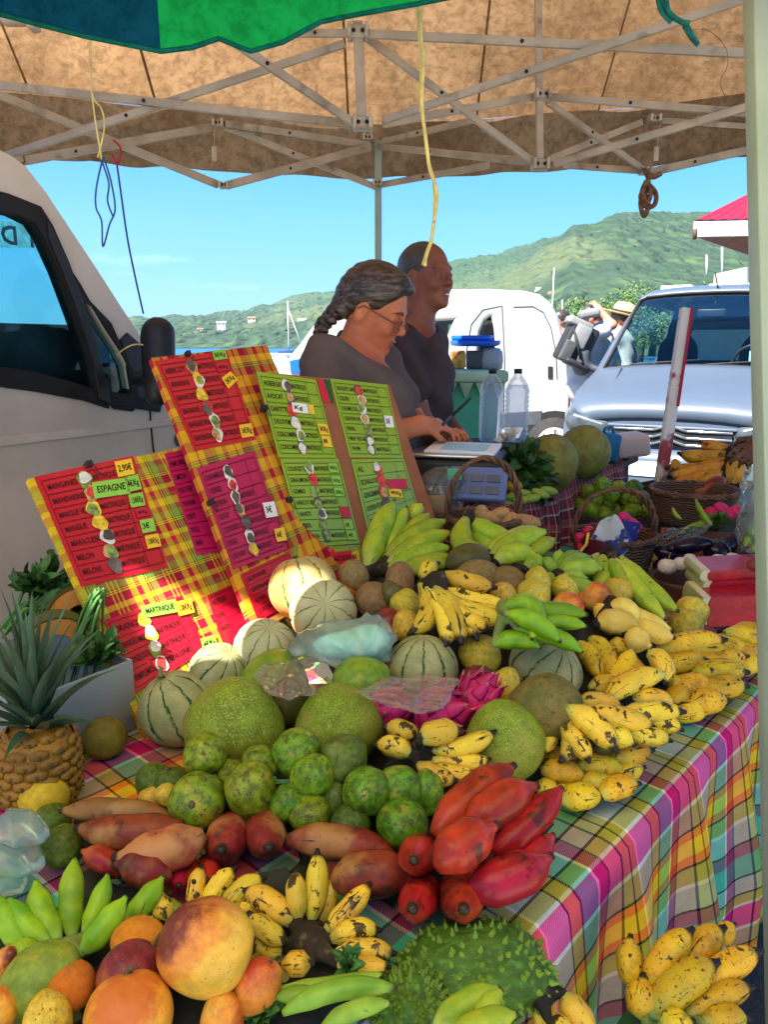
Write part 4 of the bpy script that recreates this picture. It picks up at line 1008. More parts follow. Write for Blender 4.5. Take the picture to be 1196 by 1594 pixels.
def pineapple(x,y,wpx,hpx,h,label):
 zc=zc_h(x,y,h);p=at(x,y,zc);r=wpx*zc/F/2;hh=hpx*zc/F/2
 root=empty('pineapple',p,label,'pineapple')
 prof=lambda z:r*(1-.10*(z/hh)**2-.42*abs(z/hh)**6)
 b=MB()
 b.lathe([(prof(-hh+2*hh*i/16)*(.3 if i in(0,16)else 1)*.97,-hh+2*hh*i/16)for i in range(17)],32)
 b.build('core_skin',MT['pine_body'],root)
 e=MB();rows=9;per=11
 for j in range(rows):
  z=-hh*.9+1.8*hh*j/(rows-1)
  for i in range(per):
   a=2*PI*(i+.5*(j%2))/per+.05*j;R0=prof(z)*.98
   n=Vector((math.cos(a),math.sin(a),0));t=Vector((-n.y,n.x,0));w=PI*R0/per*1.04;v=hh/rows*1.22
   ring=[(0,1.0),(PI/3,.96),(2*PI/3,.96),(PI,1.0),(4*PI/3,.96),(5*PI/3,.96)]
   c0=n*R0+Vector((0,0,z));vs=[]
   for lay,(s,o)in enumerate(((1.0,-.001),(.8,.0042),(.42,.0052),(.2,.0048))):
    for g,k in ring:vs.append(c0+(t*(math.sin(g)*w*s)+Vector((0,0,1))*(math.cos(g)*v*s))+n*o)
   vs.append(c0+n*.0085-Vector((0,0,.004)))
   fs=[]
   for l in range(3):
    for k in range(6):fs.append((l*6+k,l*6+(k+1)%6,l*6+6+(k+1)%6,l*6+6+k))
   st=len(e.f);e.add(vs,fs,None,True)
   e.slot=1;e.add(vs,[(18+k,18+(k+1)%6,24)for k in range(6)],None,True);e.slot=0
 e.build('eye_pattern',[MT['pine_body'],MT['pine_eye']],root)
 R=random.Random(4)
 for i in range(46):
  f=i/45;a=i*2.399963;el=math.radians(26+60*f**.8+R.uniform(-9,9));ln=(.045+.125*math.sin(PI*min(1,.08+f*.62)))*R.uniform(.85,1.15)
  o=Vector((math.cos(a),math.sin(a),0));base=Vector((0,0,hh*.93+.05*f))+o*(r*.34*(1-f))
  t=Vector((-o.y,o.x,0));w=.0105*(1.15-.45*f);pts=[]
  lf=MB()
  def sf(s,v):
   e2=el+(.75-1.1*f)*v*v*-1.0*(1 if f<.75 else .15)
   c=base+(o*math.cos(el)+Vector((0,0,math.sin(el))))*(ln*v)+(o*.55-Vector((0,0,.8)))*(ln*.30*v**2.6*(1-f*.8))
   ww=w*(1-v**1.6)*(1 if v>.1 else .8)
   s2=2*s-1
   return c+t*(ww*s2)+(Vector((0,0,1))*math.cos(el)-o*math.sin(el))*(abs(s2)*ww*.5)
  lf.grid(sf,4,8)
  ob=lf.build('crown_leaf',MT['pine_leaf'],root)
 SUPPORT.append((p.x,p.y,p.z-hh,r))
pineapple(60,1192,122,132,.066,'whole pineapple with its spiky grey-green crown at the left edge')
def leafmesh(b,base,d,n,ln,w,curl=.3,seg=5):
 d=Vector(d).normalized();n=Vector(n).normalized();t=d.cross(n).normalized();n=t.cross(d)
 def sf(s,v):
  ww=w*math.sin(PI*min(.98,.06+v*.94))**.75
  return Vector(base)+d*(ln*v)-n*(curl*ln*v*v)+t*(ww*(2*s-1))+n*(abs(2*s-1)*ww*.35)
 b.grid(sf,2,seg)
def pod(x0,y0,x1,y1,w,bulge,h,label):
 c=((x0+x1)/2,(y0+y1)/2);zc=zc_h(c[0],c[1],h);o3=at(c[0],c[1],zc)
 root=empty('bean_pod',o3,label,'bean pod','long green pods at the bottom edge')
 finger_mesh(root,o3,(x0,y0),(x1,y1),w,bulge,'ban_darkgreen',.4,c[1],zc,0,1,'pod')
pod(432,1540,592,1516,26,-6,.05,'green pod uppermost, below the small spotted bananas')
pod(440,1578,612,1538,34,16,.06,'pale green pod curved, second from the top, front of the soursop')
pod(500,1602,604,1562,30,8,.065,'green pod lowest, cut by the bottom edge')
pod(430,1552,520,1556,30,4,.045,'short green pod lying under the curved one')
def leaf_bunch(name,x,y,zc,label,cat,n,L,W,spread,seed,mat='leaf',updir=(0,-.3,1),stemr=.003,stem=True,group=None):
 p=at(x,y,zc);root=empty(name,p,label,cat,group);R=random.Random(seed)
 for i in range(n):
  b=MB()
  d=(camdir(*updir)+Vector((R.uniform(-1,1),R.uniform(-1,1),R.uniform(-.7,.7)))*spread).normalized()
  st=d*L*R.uniform(.2,.9)
  if stem:b.tube([(0,0,0),st*.5+Vector((0,0,.01)),st],[stemr,stemr*.8,stemr*.6],5,False)
  for k in range(3 if stem else 1):
   dd=(d+Vector((R.uniform(-1,1),R.uniform(-1,1),R.uniform(-.5,.6)))*.7).normalized()
   leafmesh(b,st*(1-.22*k),dd,Vector((R.uniform(-1,1),R.uniform(-1,.2),R.uniform(0,1))),L*R.uniform(.5,.8),W*R.uniform(.8,1.2),R.uniform(0,.5))
  b.build('leaf',MT[mat],root)
 return root
leaf_bunch('salad_leaf_bunch',405,1588,.74,'dark green ruffled leaves at the bottom edge between mango and pods','leaves',26,.026,.006,.9,3,'leaf_mid')
leaf_bunch('salad_leaf_bunch',545,1512,.76,'small green leaf tuft between the spotted bananas and the pods','leaves',16,.018,.005,.9,8,'leaf_mid')
b=MB();b.tube([at(48,1530,.80),at(130,1492,.80),at(188,1450,.80),at(232,1438,.815)],[.0009,.0012,.0014,.0009],6)
b.tube([at(188,1450,.80),at(215,1430,.80),at(226,1405,.81)],[.0012,.001,.0006],6)
tag(b.build('dry_twig',MT['stem'],None,None,at(130,1492,.80)),'thin dry forked twig lying over the papaya and oranges','twig')
# ====== tables, cloths, boards, baskets
A2=Vector((.186,.758,0));E1=Vector((.665,.747,0)).normalized();E2=Vector((-.747,.665,0)).normalized()
def st(s,t,z=0.0):return A2+E1*s+E2*t+Vector((0,0,z))
RZ=Matrix((E1,E2,Vector((0,0,1)))).transposed()
S0,S1,TW=-.62,2.05,1.32
tb=empty('market_table',st(.7,.66),'long trestle table under the bright plaid cloth, only its outline visible','table')
b=MB();b.box(st((S0+S1)/2,TW/2,TZ-.022)-st(.7,.66),(S1-S0-.05,TW-.05,.03),RZ);b.build('tabletop',MT['wood'],tb)
for s,t in((S0+.1,.12),(S0+.1,TW-.1),(S1-.1,.12),(S1-.1,TW-.1)):
 b=MB();b.box(st(s,t,(TZ-.037)/2)-st(.7,.66),(.04,.04,TZ-.037),RZ);b.build('leg',MT['wood'],tb)
def cloth_pt(u,v):
 s=S0+(S1-S0)*u;w=v*(TW+.50)
 if w<TW-.02:
  t=TW-w;z=TZ+.0015*math.sin(s*31+t*17)+.001*math.sin(s*12-t*41)
  return st(s,t,z)
 d=w-(TW-.02);r=.022
 if d<r*PI/2:
  a=d/r
  return st(s,.02-r*math.sin(a),TZ-r+r*math.cos(a))
 f=d-r*PI/2;k=min(1,f/.3)
 fold=.026*k*(math.sin(s*2*PI/.21+.6)+.5*math.sin(s*2*PI/.117+1.9))+.03*k
 t=.02-r-fold
 return st(s+.01*k*math.sin(s*29),t,TZ-r-f*(1-.06*k))
b=MB();b.grid(cloth_pt,260,110,lambda u,v:(S0+(S1-S0)*u,v*(TW+.50)-TW+.115))
o=b.build('tablecloth',MT['madras_table'],None,None,st(.5,.5,TZ))
tag(o,'multicoloured plaid tablecloth hanging in folds at the right edge','tablecloth')
sm=o.modifiers.new('thick','SOLIDIFY');sm.thickness=.0014;sm.offset=-1
fs=empty('display_stand',st(-.22,-.14),'low green-topped stand in front of the hanging plaid cloth, under bananas','stand')
b=MB();b.box(st(-.22,-.15,.605)-st(-.22,-.14),(.66,.17,.05),RZ,.012);b.build('stand_top',MT['green_board'],fs)
for s in(-.5,.06):
 for t in(-.21,-.09):
  b=MB();b.box(st(s,t,.289)-st(-.22,-.14),(.035,.035,.578),RZ);b.build('leg',MT['wood'],fs)
def build_infill():
 n,m=110,58;sup=np.array([q for q in SUPPORT if True])
 def pt(u,v):
  p=st(S0+.1+(1.05-S0)*u,.07+.95*v,0)
  d=np.hypot(sup[:,0]-p.x,sup[:,1]-p.y)
  e=sup[:,2]+1.3*np.maximum(0,d-sup[:,3]*.8)
  z=min(float(e.min())-.022,TZ+.24)
  near=float(np.sort(d-sup[:,3])[2])
  if near>.03:z=min(z,TZ+.05-1.0*near)
  z=min(z,TZ+max(0,(.07+.95*v-.09))*.9-.002)
  return Vector((p.x,p.y,max(z,TZ-.012)))
 b=MB();vs={}
 P=[[pt(i/n,j/m)for i in range(n+1)]for j in range(m+1)]
 idx={};V=[];Fc=[]
 for j in range(m):
  for i in range(n):
   q=[(i,j),(i+1,j),(i+1,j+1),(i,j+1)]
   if max(P[y][x].z for x,y in q)<TZ+.006:continue
   f=[]
   for x,y in q:
    if(x,y)not in idx:idx[(x,y)]=len(V);V.append(P[y][x])
    f.append(idx[(x,y)])
   Fc.append(tuple(f))
 b.add(V,Fc)
 o=b.build('infill',simple('dark_gap_infill',(.03,.03,.024),.9,.3,8,.3,60),None,None,st(.6,.45,TZ))  # invented support; its dark colour stands in for shade between the fruit
 tag(o,'made-up dark riser that lifts the fruit pile above the table','infill')
class Plane:
 def __init__(s,TL,TR,BL):
  s.o=at(*TL);s.x=at(*TR)-s.o;s.y=at(*BL)-s.o
  s.w=s.x.length;s.h=s.y.length
  s.ex=s.x.normalized();s.ey=s.y.normalized()
  s.n=s.ex.cross(s.ey).normalized()
  if s.n.dot(CAM-s.o)<0:s.n=-s.n
 def hit(s,px,py,off=0.0):
  r=ray(px,py);o=s.o+s.n*off
  return CAM+r*((o-CAM).dot(s.n)/r.dot(s.n))
 def uv(s,p):
  d=p-s.o;a=s.ex;c=s.ey;k=a.dot(c)
  p1=d.dot(a);p2=d.dot(c);det=1-k*k
  return((p1-k*p2)/det,(p2-k*p1)/det)
def price_board(name,label,TL,TR,BL,mat,thick=.012,poly=None):
 P=Plane(TL,TR,BL)
 root=empty(name,P.o,label,'price board','price boards leaning behind the fruit')
 c=[P.o,P.o+P.x,P.o+P.x+P.y,P.o+P.y]if poly is None else[P.hit(*q)for q in poly]
 b=MB();n=len(c);f=[q-P.o for q in c];k=[q-P.n*thick for q in f]
 uvs=[P.uv(q)for q in c]
 b.add(f+k,[tuple(range(n)),tuple(range(2*n-1,n-1,-1))]+[(i,n+i,n+(i+1)%n,(i+1)%n)for i in range(n)],None,False,[uvs,uvs[::-1]]+[[uvs[i],uvs[i],uvs[(i+1)%n],uvs[(i+1)%n]]for i in range(n)])
 b.build('backing',mat,root)
 return P,root
def bil(q,u,v):
 (ax,ay),(bx,by),(cx,cy),(dx,dy)=q
 return(ax*(1-u)*(1-v)+bx*u*(1-v)+cx*u*v+dx*(1-u)*v,ay*(1-u)*(1-v)+by*u*(1-v)+cy*u*v+dy*(1-u)*v)
def flat_quad(P,root,q,off,th,mat,name,label=None,bend=0.0):
 b=MB();N=6
 def top(u,v):return P.hit(*bil(q,u,v),off+bend*(4*u*(1-u))+bend*.6*math.sin(5*v+2*u))-P.o
 b.grid(top,N,N,None,True)
 rim=[top(u,0)for u in(0,1)]+[top(u,1)for u in(1,0)]
 low=[r-P.n*th for r in rim]
 b.add(rim+low,[(i,4+i,4+(i+1)%4,(i+1)%4)for i in range(4)],None,False)
 o=b.build(name,mat,root)
 if label:o['label']=label
 return o
def letters(P,root,q,items,off,mat,name='lettering',bold=.012):
 """items: (text, u, v, height in v, width limit in u)"""
 b=MB()
 for tx,u,v,hh,wmax in items:
  vs,fs=text_mesh(tx,1.0,'LEFT',bold)
  if not vs:continue
  W=max(p.x for p in vs);sx=min(wmax/W,hh*1.1)
  b.add([P.hit(*bil(q,u+p.x*sx,v-p.y*hh/.72),off)-P.o for p in vs],fs,None,False)
 return b.build(name,mat,root)
def rules(P,root,q,rows,cols,off,mat,t=.006):
 b=MB()
 def seg(u0,v0,u1,v1):
  b.add([P.hit(*bil(q,*p),off)-P.o for p in((u0,v0),(u1,v0),(u1,v1),(u0,v1))],[(0,1,2,3)],None,False)
 for v in rows:seg(.05,v-t*.6,.97,v+t*.6)
 for u in cols:seg(u-t*.5,rows[0],u+t*.5,rows[-1])
 return b.build('ruled_line',mat,root)
PICS=['pic_dark','pic_white','pic_yellow','pic_green','pic_red','pic_tan']
def picture(P,root,q,u,v,ru,rv,mats,off,seed):
 """small printed cut-out: a few overlapping flat blobs"""
 R=random.Random(seed);b=MB()
 for i,m in enumerate(mats):
  b.slot=i;n=14;cu=u+R.uniform(-.3,.3)*ru*(i>0);cv=v+R.uniform(-.35,.35)*rv*(i>0);k=1-.22*i
  a0=R.uniform(0,6)
  ring=[P.hit(*bil(q,cu+ru*k*math.cos(2*PI*j/n)*(1+.18*math.sin(3*2*PI*j/n+a0)),cv+rv*k*math.sin(2*PI*j/n)*(1+.15*math.cos(2*2*PI*j/n+a0))),off+.0003*i)-P.o for j in range(n)]
  b.add(ring,[tuple(range(n))],None,False)
 return b.build('fruit_picture',[MT[m]for m in mats],root)
def sheet(P,root,q,mat,rows,tags=(),label=None,off=.0022,rule='ink_dark',lw=.36,ru=.52,pics=True,seed=0,bend=.0,tcol=.8):
 """rows: (left text, right text[, picture tones])"""
 sh=flat_quad(P,root,q,off,.0012,MT[mat],'price_sheet',label,bend)
 n=len(rows);vs=[.05+.9*i/n for i in range(n+1)]
 e=off+bend*1.6+.0012
 rules(P,sh,q,vs,(.05,tcol,.97),e,MT[rule])
 it=[]
 for i,r in enumerate(rows):
  v=vs[i]+(vs[i+1]-vs[i])*.68;hh=(vs[i+1]-vs[i])*.40
  if r[0]:it.append((r[0],.08,v,hh,lw))
  if len(r)>1 and r[1]:it.append((r[1],ru,v,hh,tcol-ru-.02))
 letters(P,sh,q,it,e+.0004,MT['ink'])
 if pics:
  for i,r in enumerate(rows):
   if len(r)>2 and r[2]:
    v=(vs[i]+vs[i+1])/2
    picture(P,sh,q,.46+.02*math.sin(i*2),v,.075,.5/n,r[2],e+.0008,seed*31+i)
 for tq,tm,tx in tags:
  tg=flat_quad(P,sh,tq,e+.0022,.0012,MT[tm],'price_tag')
  if tx:letters(P,sh,tq,[(tx,.1,.68,.42,.8)],e+.0028,MT['ink'],'tag_lettering',.02)
 return sh
def sq(cx,cy,w,h,sk=0,rise=0):
 """tag outline in pixels: sk shifts the bottom to the right, rise lifts the right side"""
 return[(cx-w/2-sk/2,cy-h/2+rise/2),(cx+w/2-sk/2,cy-h/2-rise/2),(cx+w/2+sk/2,cy+h/2-rise/2),(cx-w/2+sk/2,cy+h/2+rise/2)]
MQ='MARTINIQUE'
P1,B1=price_board('price_board','large yellow and red madras board with red price sheets, leftmost, against the van',(42,746,1.42),(302,692,1.70),(228,1152,1.30),MT['madras_board'])
sheet(P1,B1,[(53,742),(207,709),(262,883),(126,913)],'red_sheet',[('MANGANES',MQ,('pic_green','pic_white')),('MANDARINES','',('pic_tan','pic_red')),('MANGUE VERTE',MQ,('pic_yellow','pic_green')),('MANGUE',MQ,('pic_yellow','pic_yellow')),('MARACUDJA',MQ,('pic_white','pic_dark')),('MELON',MQ,('pic_tan','pic_green')),('MELONS',MQ,('pic_dark',))],[(sq(194,728,26,24,6,5),'tag_yellow','2,90€'),([(143,751),(198,743),(203,768),(147,776)],'tag_green','ESPAGNE'),(sq(207,752,21,23,6,5),'tag_green','4€/Kg'),(sq(213,778,22,20,5,4),'tag_green','1,50€/Kg'),(sq(221,797,18,13,4,4),'tag_red','3€/Kg'),(sq(230,818,21,20,5,4),'tag_green','3€'),(sq(238,842,21,20,5,4),'tag_yellow','1,00€/Kg')],'big red price sheet with an ESPAGNE tag',seed=1)
sheet(P1,B1,[(256,706),(304,695),(352,858),(306,864)],'pink_sheet',[('POMME CANNELLE',''),('POMME D\'EAU',''),('PRUNE CYTHERE',''),('PRUNE MOMBIN',''),('QUENETTE',''),('SAPOTILLE',''),('TAMARIN','')],lw=.85,tcol=.95,pics=False)
sheet(P1,B1,[(161,966),(283,927),(320,1012),(208,1080)],'red_sheet',[('ORANGES','',('pic_tan','pic_yellow')),('ORANGES AMERES',MQ,('pic_yellow','pic_white')),('ORANGES DOUCES',MQ,('pic_green','pic_white')),('PAMPLEMOUSSE','ESPAGNE',('pic_white','pic_red'))],[([(218,944),(273,932),(279,952),(224,962)],'tag_green',MQ),(sq(288,945,24,22,6,6),'tag_yellow','1,00€/Kg'),(sq(326,1002,22,22,6,6),'tag_green','4€/Kg')],'lower red sheet about oranges',seed=2,tcol=.86)
sheet(P1,B1,[(322,927),(366,908),(395,985),(352,1016)],'red_sheet',[('PASTEQUE',''),('POIRE',''),('RAISIN',''),('','')],lw=.85,tcol=.95,pics=False)
P2,B2=price_board('price_board','red and orange madras board in the middle with red and magenta price sheets',(235,557,1.70),(415,537,2.02),(396,987,1.48),MT['madras_board_red'])
sheet(P2,B2,[(241,562),(353,546),(398,684),(303,701)],'red_sheet',[('ABRICOT',MQ,('pic_tan','pic_dark')),('ANANAS',MQ,('pic_white','pic_yellow','pic_green')),('BANANE DESSERT',MQ,('pic_yellow',)),('BANANE',MQ,('pic_red','pic_dark')),('BARBADINE',MQ,('pic_white','pic_green')),('BARBADINE',MQ,('pic_white','pic_tan'))],[(sq(342,552,20,15,4,3),'tag_green','5€/Kg'),(sq(347,571,18,12,4,3),'tag_red','4€/Kg'),([(345,588),(359,578),(370,591),(356,605)],'tag_yellow','2€/Kg'),(sq(384,670,19,20,5,3),'tag_yellow','3€/Kg')],'upper red price sheet',seed=3)
sheet(P2,B2,[(307,729),(396,702),(448,855),(363,886)],'pink_sheet',[('CARAMBOLE','',('pic_white','pic_dark')),('CERISES','',('pic_white','pic_red')),('CITRON',MQ,('pic_white','pic_dark')),('COCO',MQ,('pic_tan','pic_dark')),('COROSSOL',MQ,('pic_dark','pic_dark')),('FIGUE',MQ,('pic_white','pic_dark')),('GOYAVE',MQ,('pic_tan','pic_yellow'))],[(sq(421,793,18,23,6,3),'tag_white','3€'),(sq(437,832,15,20,5,3),'tag_yellow','6€')],'shiny magenta price sheet in plastic film',seed=4,bend=.0012,rule='ink_dark')
sheet(P2,B2,[(374,894),(450,858),(474,930),(402,966)],'red_sheet',[('GOYAVE',''),('GRENADE',''),('KIWI',''),('LITCHI','')],lw=.5,tcol=.9,pics=False)
P3,B3=price_board('price_board','brown cardboard with lime green vegetable price sheets, rightmost, before the woman',(399,578,1.86),(607,599,2.12),(492,905,1.70),MT['cardboard'],.008)
G3=dict(rule='ink_green',lw=.34,ru=.54)
sheet(P3,B3,[(399,578),(492,591),(524,713),(434,712)],'green_sheet',[('AUBERGINE',MQ,('pic_white','pic_dark')),('AVOCAT',MQ,('pic_dark','pic_tan')),('CAROTTE','',('pic_red',)),('CHOUX POMME',MQ,('pic_white',)),('CONCOMBRE',MQ,('pic_white','pic_green')),('CONCOMBRE',MQ,('pic_dark','pic_white'))],[([(454,626),(480,629),(483,644),(457,641)],'tag_white','Kg'),(sq(484,637,10,15,3,-1),'tag_yellow',''),(sq(504,668,15,17,4,-1),'tag_yellow','3€/Kg'),(sq(509,687,13,17,4,-1),'tag_yellow','8€')],'upper left green sheet',seed=5,**G3)
sheet(P3,B3,[(436,714),(527,714),(561,846),(473,852)],'green_sheet',[('COURGETTE',MQ,('pic_white','pic_green')),('GIRAUMON',MQ,('pic_red',)),('GOMBO',MQ,('pic_green',)),('HARICOT VERT',MQ,('pic_dark','pic_green')),('NAVETS',MQ,('pic_white','pic_dark')),('PERSIL','',('pic_green',)),('POIVRON',MQ,('pic_dark','pic_green'))],[(sq(519,728,13,14,3,0),'tag_green','4€/Kg'),(sq(524,748,13,13,3,0),'tag_green','3€/Kg'),(sq(528,766,13,13,3,0),'tag_green','2€/Kg'),(sq(538,797,14,17,4,0),'tag_red',''),(sq(543,817,13,14,3,0),'tag_green','5€'),(sq(548,833,14,14,3,0),'tag_green','4€')],'lower left green sheet',seed=6,off=.0036,**G3)
sheet(P3,B3,[(474,853),(560,848),(570,890),(486,902)],'green_sheet',[('TOMATE',MQ,('pic_red',)),('','')],[([(515,861),(548,856),(552,877),(519,882)],'tag_red','MARTINIQUE'),(sq(554,867,12,18,3,2),'tag_yellow','3€')],seed=7,**G3)
sheet(P3,B3,[(514,589),(603,599),(628,713),(545,712)],'green_sheet',[('BOUQUET GARNI',MQ,('pic_dark','pic_red')),('CELERI',MQ,('pic_white','pic_tan')),('LEGUMES SOUPE',MQ,('pic_white','pic_green')),('OIGNON PAYS',MQ,('pic_white','pic_tan')),('PERSIL',MQ,('pic_green',)),('PIMENT VEGETARIEN',MQ,('pic_dark','pic_white')),('THYM',MQ,('pic_dark','pic_white'))],[(sq(606,656,13,18,3,-1),'tag_white','2€')],'upper right green sheet',seed=8,**G3)
sheet(P3,B3,[(547,715),(629,714),(652,792),(574,832)],'green_sheet',[('AIL','',('pic_red','pic_white')),('ECHALOTE','',('pic_red',)),('GINGEMBRE','',('pic_red','pic_tan')),('OIGNON ROUGE','',('pic_dark',)),('TOMATE','')],[([(602,746),(632,745),(636,760),(606,762)],'tag_red',''),([(605,759),(625,762),(628,775),(608,773)],'tag_yellow','4€/Kg')],'lower right green sheet',seed=9,off=.0036,**G3)
b=MB()
b.add([P3.hit(*q,.0018)-P3.o for q in((493,590),(503,591),(515,627),(503,625))],[(0,1,2,3)],None,False);b.slot=1
b.add([P3.hit(*q,.0018)-P3.o for q in((503,591),(514,592),(520,628),(515,627))],[(0,1,2,3)],None,False)
b.build('cloth_strip',[MT['tag_red'],MT['green_board']],B3)
def clip(P,root,x,y):
 b=MB();R=Matrix((P.ex,P.n,-P.ey)).transposed();c=P.hit(x,y,.002)-P.o
 b.box(c,(.014,.02,.012),R,.002);b.tube([c+P.n*.008+P.ey*.006,c+P.n*.008+P.ey*.024+P.ex*.003,c+P.n*.007+P.ey*.024+P.ex*.008,c+P.n*.008+P.ey*.006+P.ex*.009],.0009,5)
 b.build('clip',MT['black_plastic'],root)
clip(P1,B1,137,724);clip(P2,B2,291,552);clip(P2,B2,326,783);clip(P3,B3,411,636);clip(P3,B3,449,779)
b=MB();b.add([P1.hit(*q,.0016)-P1.o for q in((191,1028),(199,1040),(206,1060),(201,1066),(193,1052),(189,1036))],[tuple(range(6))],None,False)
b.build('blue_sticker',MT['blue_teal'],B1)
def wedge_box(name,label,p,q,h,depth,mat,cat):
 d=(q-p);d.z=0;L=d.length;d.normalize();n=Vector((-d.y,d.x,0))
 root=empty(name,(p+q)/2,label,cat);R=Matrix((d,n,Vector((0,0,1)))).transposed();o=(p+q)/2;T=.006
 for nm,c,s in(('front_panel',n*T/2+Vector((0,0,h/2)),(L,T,h)),('rear_panel',n*(depth-T/2)+Vector((0,0,h/2)),(L,T,h)),('side_panel',d*(L/2-T/2)+n*depth/2+Vector((0,0,h/2)),(T,depth-2*T-.001,h)),('side_panel',d*(-L/2+T/2)+n*depth/2+Vector((0,0,h/2)),(T,depth-2*T-.001,h)),('base',n*depth/2+Vector((0,0,.004)),(L-2*T-.002,depth-2*T-.002,.006))):
  b=MB();b.box(c,s,R,.0015);b.build(nm,mat,root)
 return root,R
pb=on(40,1215,0.003);qb=on(214,1132,0.003)
bx,RB=wedge_box('produce_box','grey-white cardboard box of greens and pumpkin at the far left behind the pineapple',pb,qb,.125,.26,MT['white_card'],'box')
def bunch_long(name,label,cat,x0,y0,x1,y1,zc,n,spread,L,seed,tip=True,mat='leaf',w=.0035,stemmat='leaf_mid'):
 a=at(x0,y0,zc);c=at(x1,y1,zc+.04);root=empty(name,a,label,cat);R=random.Random(seed)
 d0=c-a
 for i in range(n):
  e=d0+Vector((R.uniform(-1,1),R.uniform(-1,1),R.uniform(-1,1)))*spread
  s=Vector((R.uniform(-1,1),R.uniform(-1,1),R.uniform(-1,1)))*spread*.35
  b=MB();m=s+e*.55+Vector((0,0,.02));b.tube([s,s+e*.28+Vector((0,0,.015)),m,s+e],[w,w,w*.8,w*.4],6);b.slot=1
  if tip:
   for k in range(5):
    leafmesh(b,s+e*(.66+.09*k),(e.normalized()+Vector((R.uniform(-1,1),R.uniform(-1,1),R.uniform(-.6,.8)))*.9),(R.uniform(-.6,.6),-1,R.uniform(0,1)),L*R.uniform(.6,1.1),L*.2,R.uniform(0,.5))
  b.build('stalk',[MT[stemmat],MT[mat]],root)
 return root
bunch_long('celery_bunch','bunch of dark green leafy stalks lying on the box, against the board','greens',20,985,120,915,1.40,22,.05,.036,4)
bunch_long('spring_onion_bunch','bunch of thin green chives hanging over the pumpkin piece','greens',152,925,118,1050,1.30,26,.03,.03,5,False,'leaf',.0026)
leaf_bunch('herb_bunch',62,925,1.42,'bushy parsley leaves behind the pineapple crown','greens',40,.05,.008,.9,12)
leaf_bunch('herb_bunch',150,1035,1.30,'dark leaves inside the box right of the pineapple crown','greens',36,.045,.008,.9,14)
def pumpkin_slice(x,y,zc,r,label,tilt):
 p=at(x,y,zc);root=empty('pumpkin_slice',p,label,'pumpkin')
 M=Matrix.Rotation(tilt,4,'Y')@Matrix.Rotation(.5,4,'Z')
 b=MB();n=16
 for nm,r0,r1,mt in(('flesh',.45,.93,'pumpkin'),('rind',.935,1.0,'mango_green')):
  b=MB()
  def sf(u,v):
   a=PI*(.1+.8*u);pr=[(r0,-.25),(r1,-.3),(r1,.3),(r0,.25),(r0,-.25)][round(v*4)]
   return M@Vector((pr[0]*math.cos(a),pr[1]*1.0,pr[0]*math.sin(a)))*r
  b.grid(sf,n,4,None,False);b.build(nm,MT[mt],root)
pumpkin_slice(88,1005,1.32,.06,'pinkish orange pumpkin slice in the box behind the pineapple',.2)
pumpkin_slice(125,962,1.40,.06,'orange pumpkin piece with its rind up, behind the chives',-.3)
def film_bag(name,label,cat,prims,zc,mat,vox=.0045,nz=.006,group=None,solid=None):
 S=Solid();c=at(prims[0][0],prims[0][1],zc)
 for x,y,dz,rx,ry,rz in prims:
  k=zc/F
  S.ell(at(x,y,zc+dz)-c,(rx*k,rz*k,ry*k),None,.012)
 rg=np.random.default_rng(len(label))
 ph=rg.uniform(0,6,8)
 def noi(X,Y,Z):
  a=np.sin(46*X+70*Z+ph[0]+2.2*np.sin(26*Y+20*X+ph[1]));b_=np.sin(88*Z-50*X+ph[2]+2.5*np.sin(36*X+ph[3]));c_=np.sin(120*X+60*Y+ph[4]+2*np.sin(40*Z))
  return nz*(1.1*np.abs(a)**.6+.8*np.abs(b_)**.6+.5*np.abs(c_)-1.2)
 me=S.mesh(vox,name,noi);me.materials.append(MT[mat])
 root=empty(name,c,label,cat,group);link_mesh('bag_film',me,root)
 return root,c
r_,c_=film_bag('plastic_bag','roll of mint-white plastic bags lying on the melons in the middle','plastic bag',[(540,1002,0,78,40,50),(580,990,0,34,34,40),(490,1005,0,46,22,36),(600,1010,.0,14,24,24)],zc_h(540,1000,.165),'bag_mint',.0036,.0075)
S=Solid()
for x,y,rx,ry in((545,1006,56,22),(575,998,28,26)):S.ell(at(x,y,zc_h(540,1000,.165))-c_,(rx*1.4/F,.022,ry*1.4/F),None,.02)
me=S.mesh(.005,'folded_bags');me.materials.append(simple('mint_film_stack',(.60,.88,.77),.35,.12,18,.8,30,bdist=.01));link_mesh('folded_bags',me,r_)
film_bag('plastic_bag','mint-tinted crumpled carrier bag at the left edge by the green bananas','plastic bag',[(22,1320,0,48,64,40),(40,1290,0,34,34,30),(10,1370,0,26,30,24)],zc_h(25,1320,.05)-.02,'bag_mint',.0032,.007)
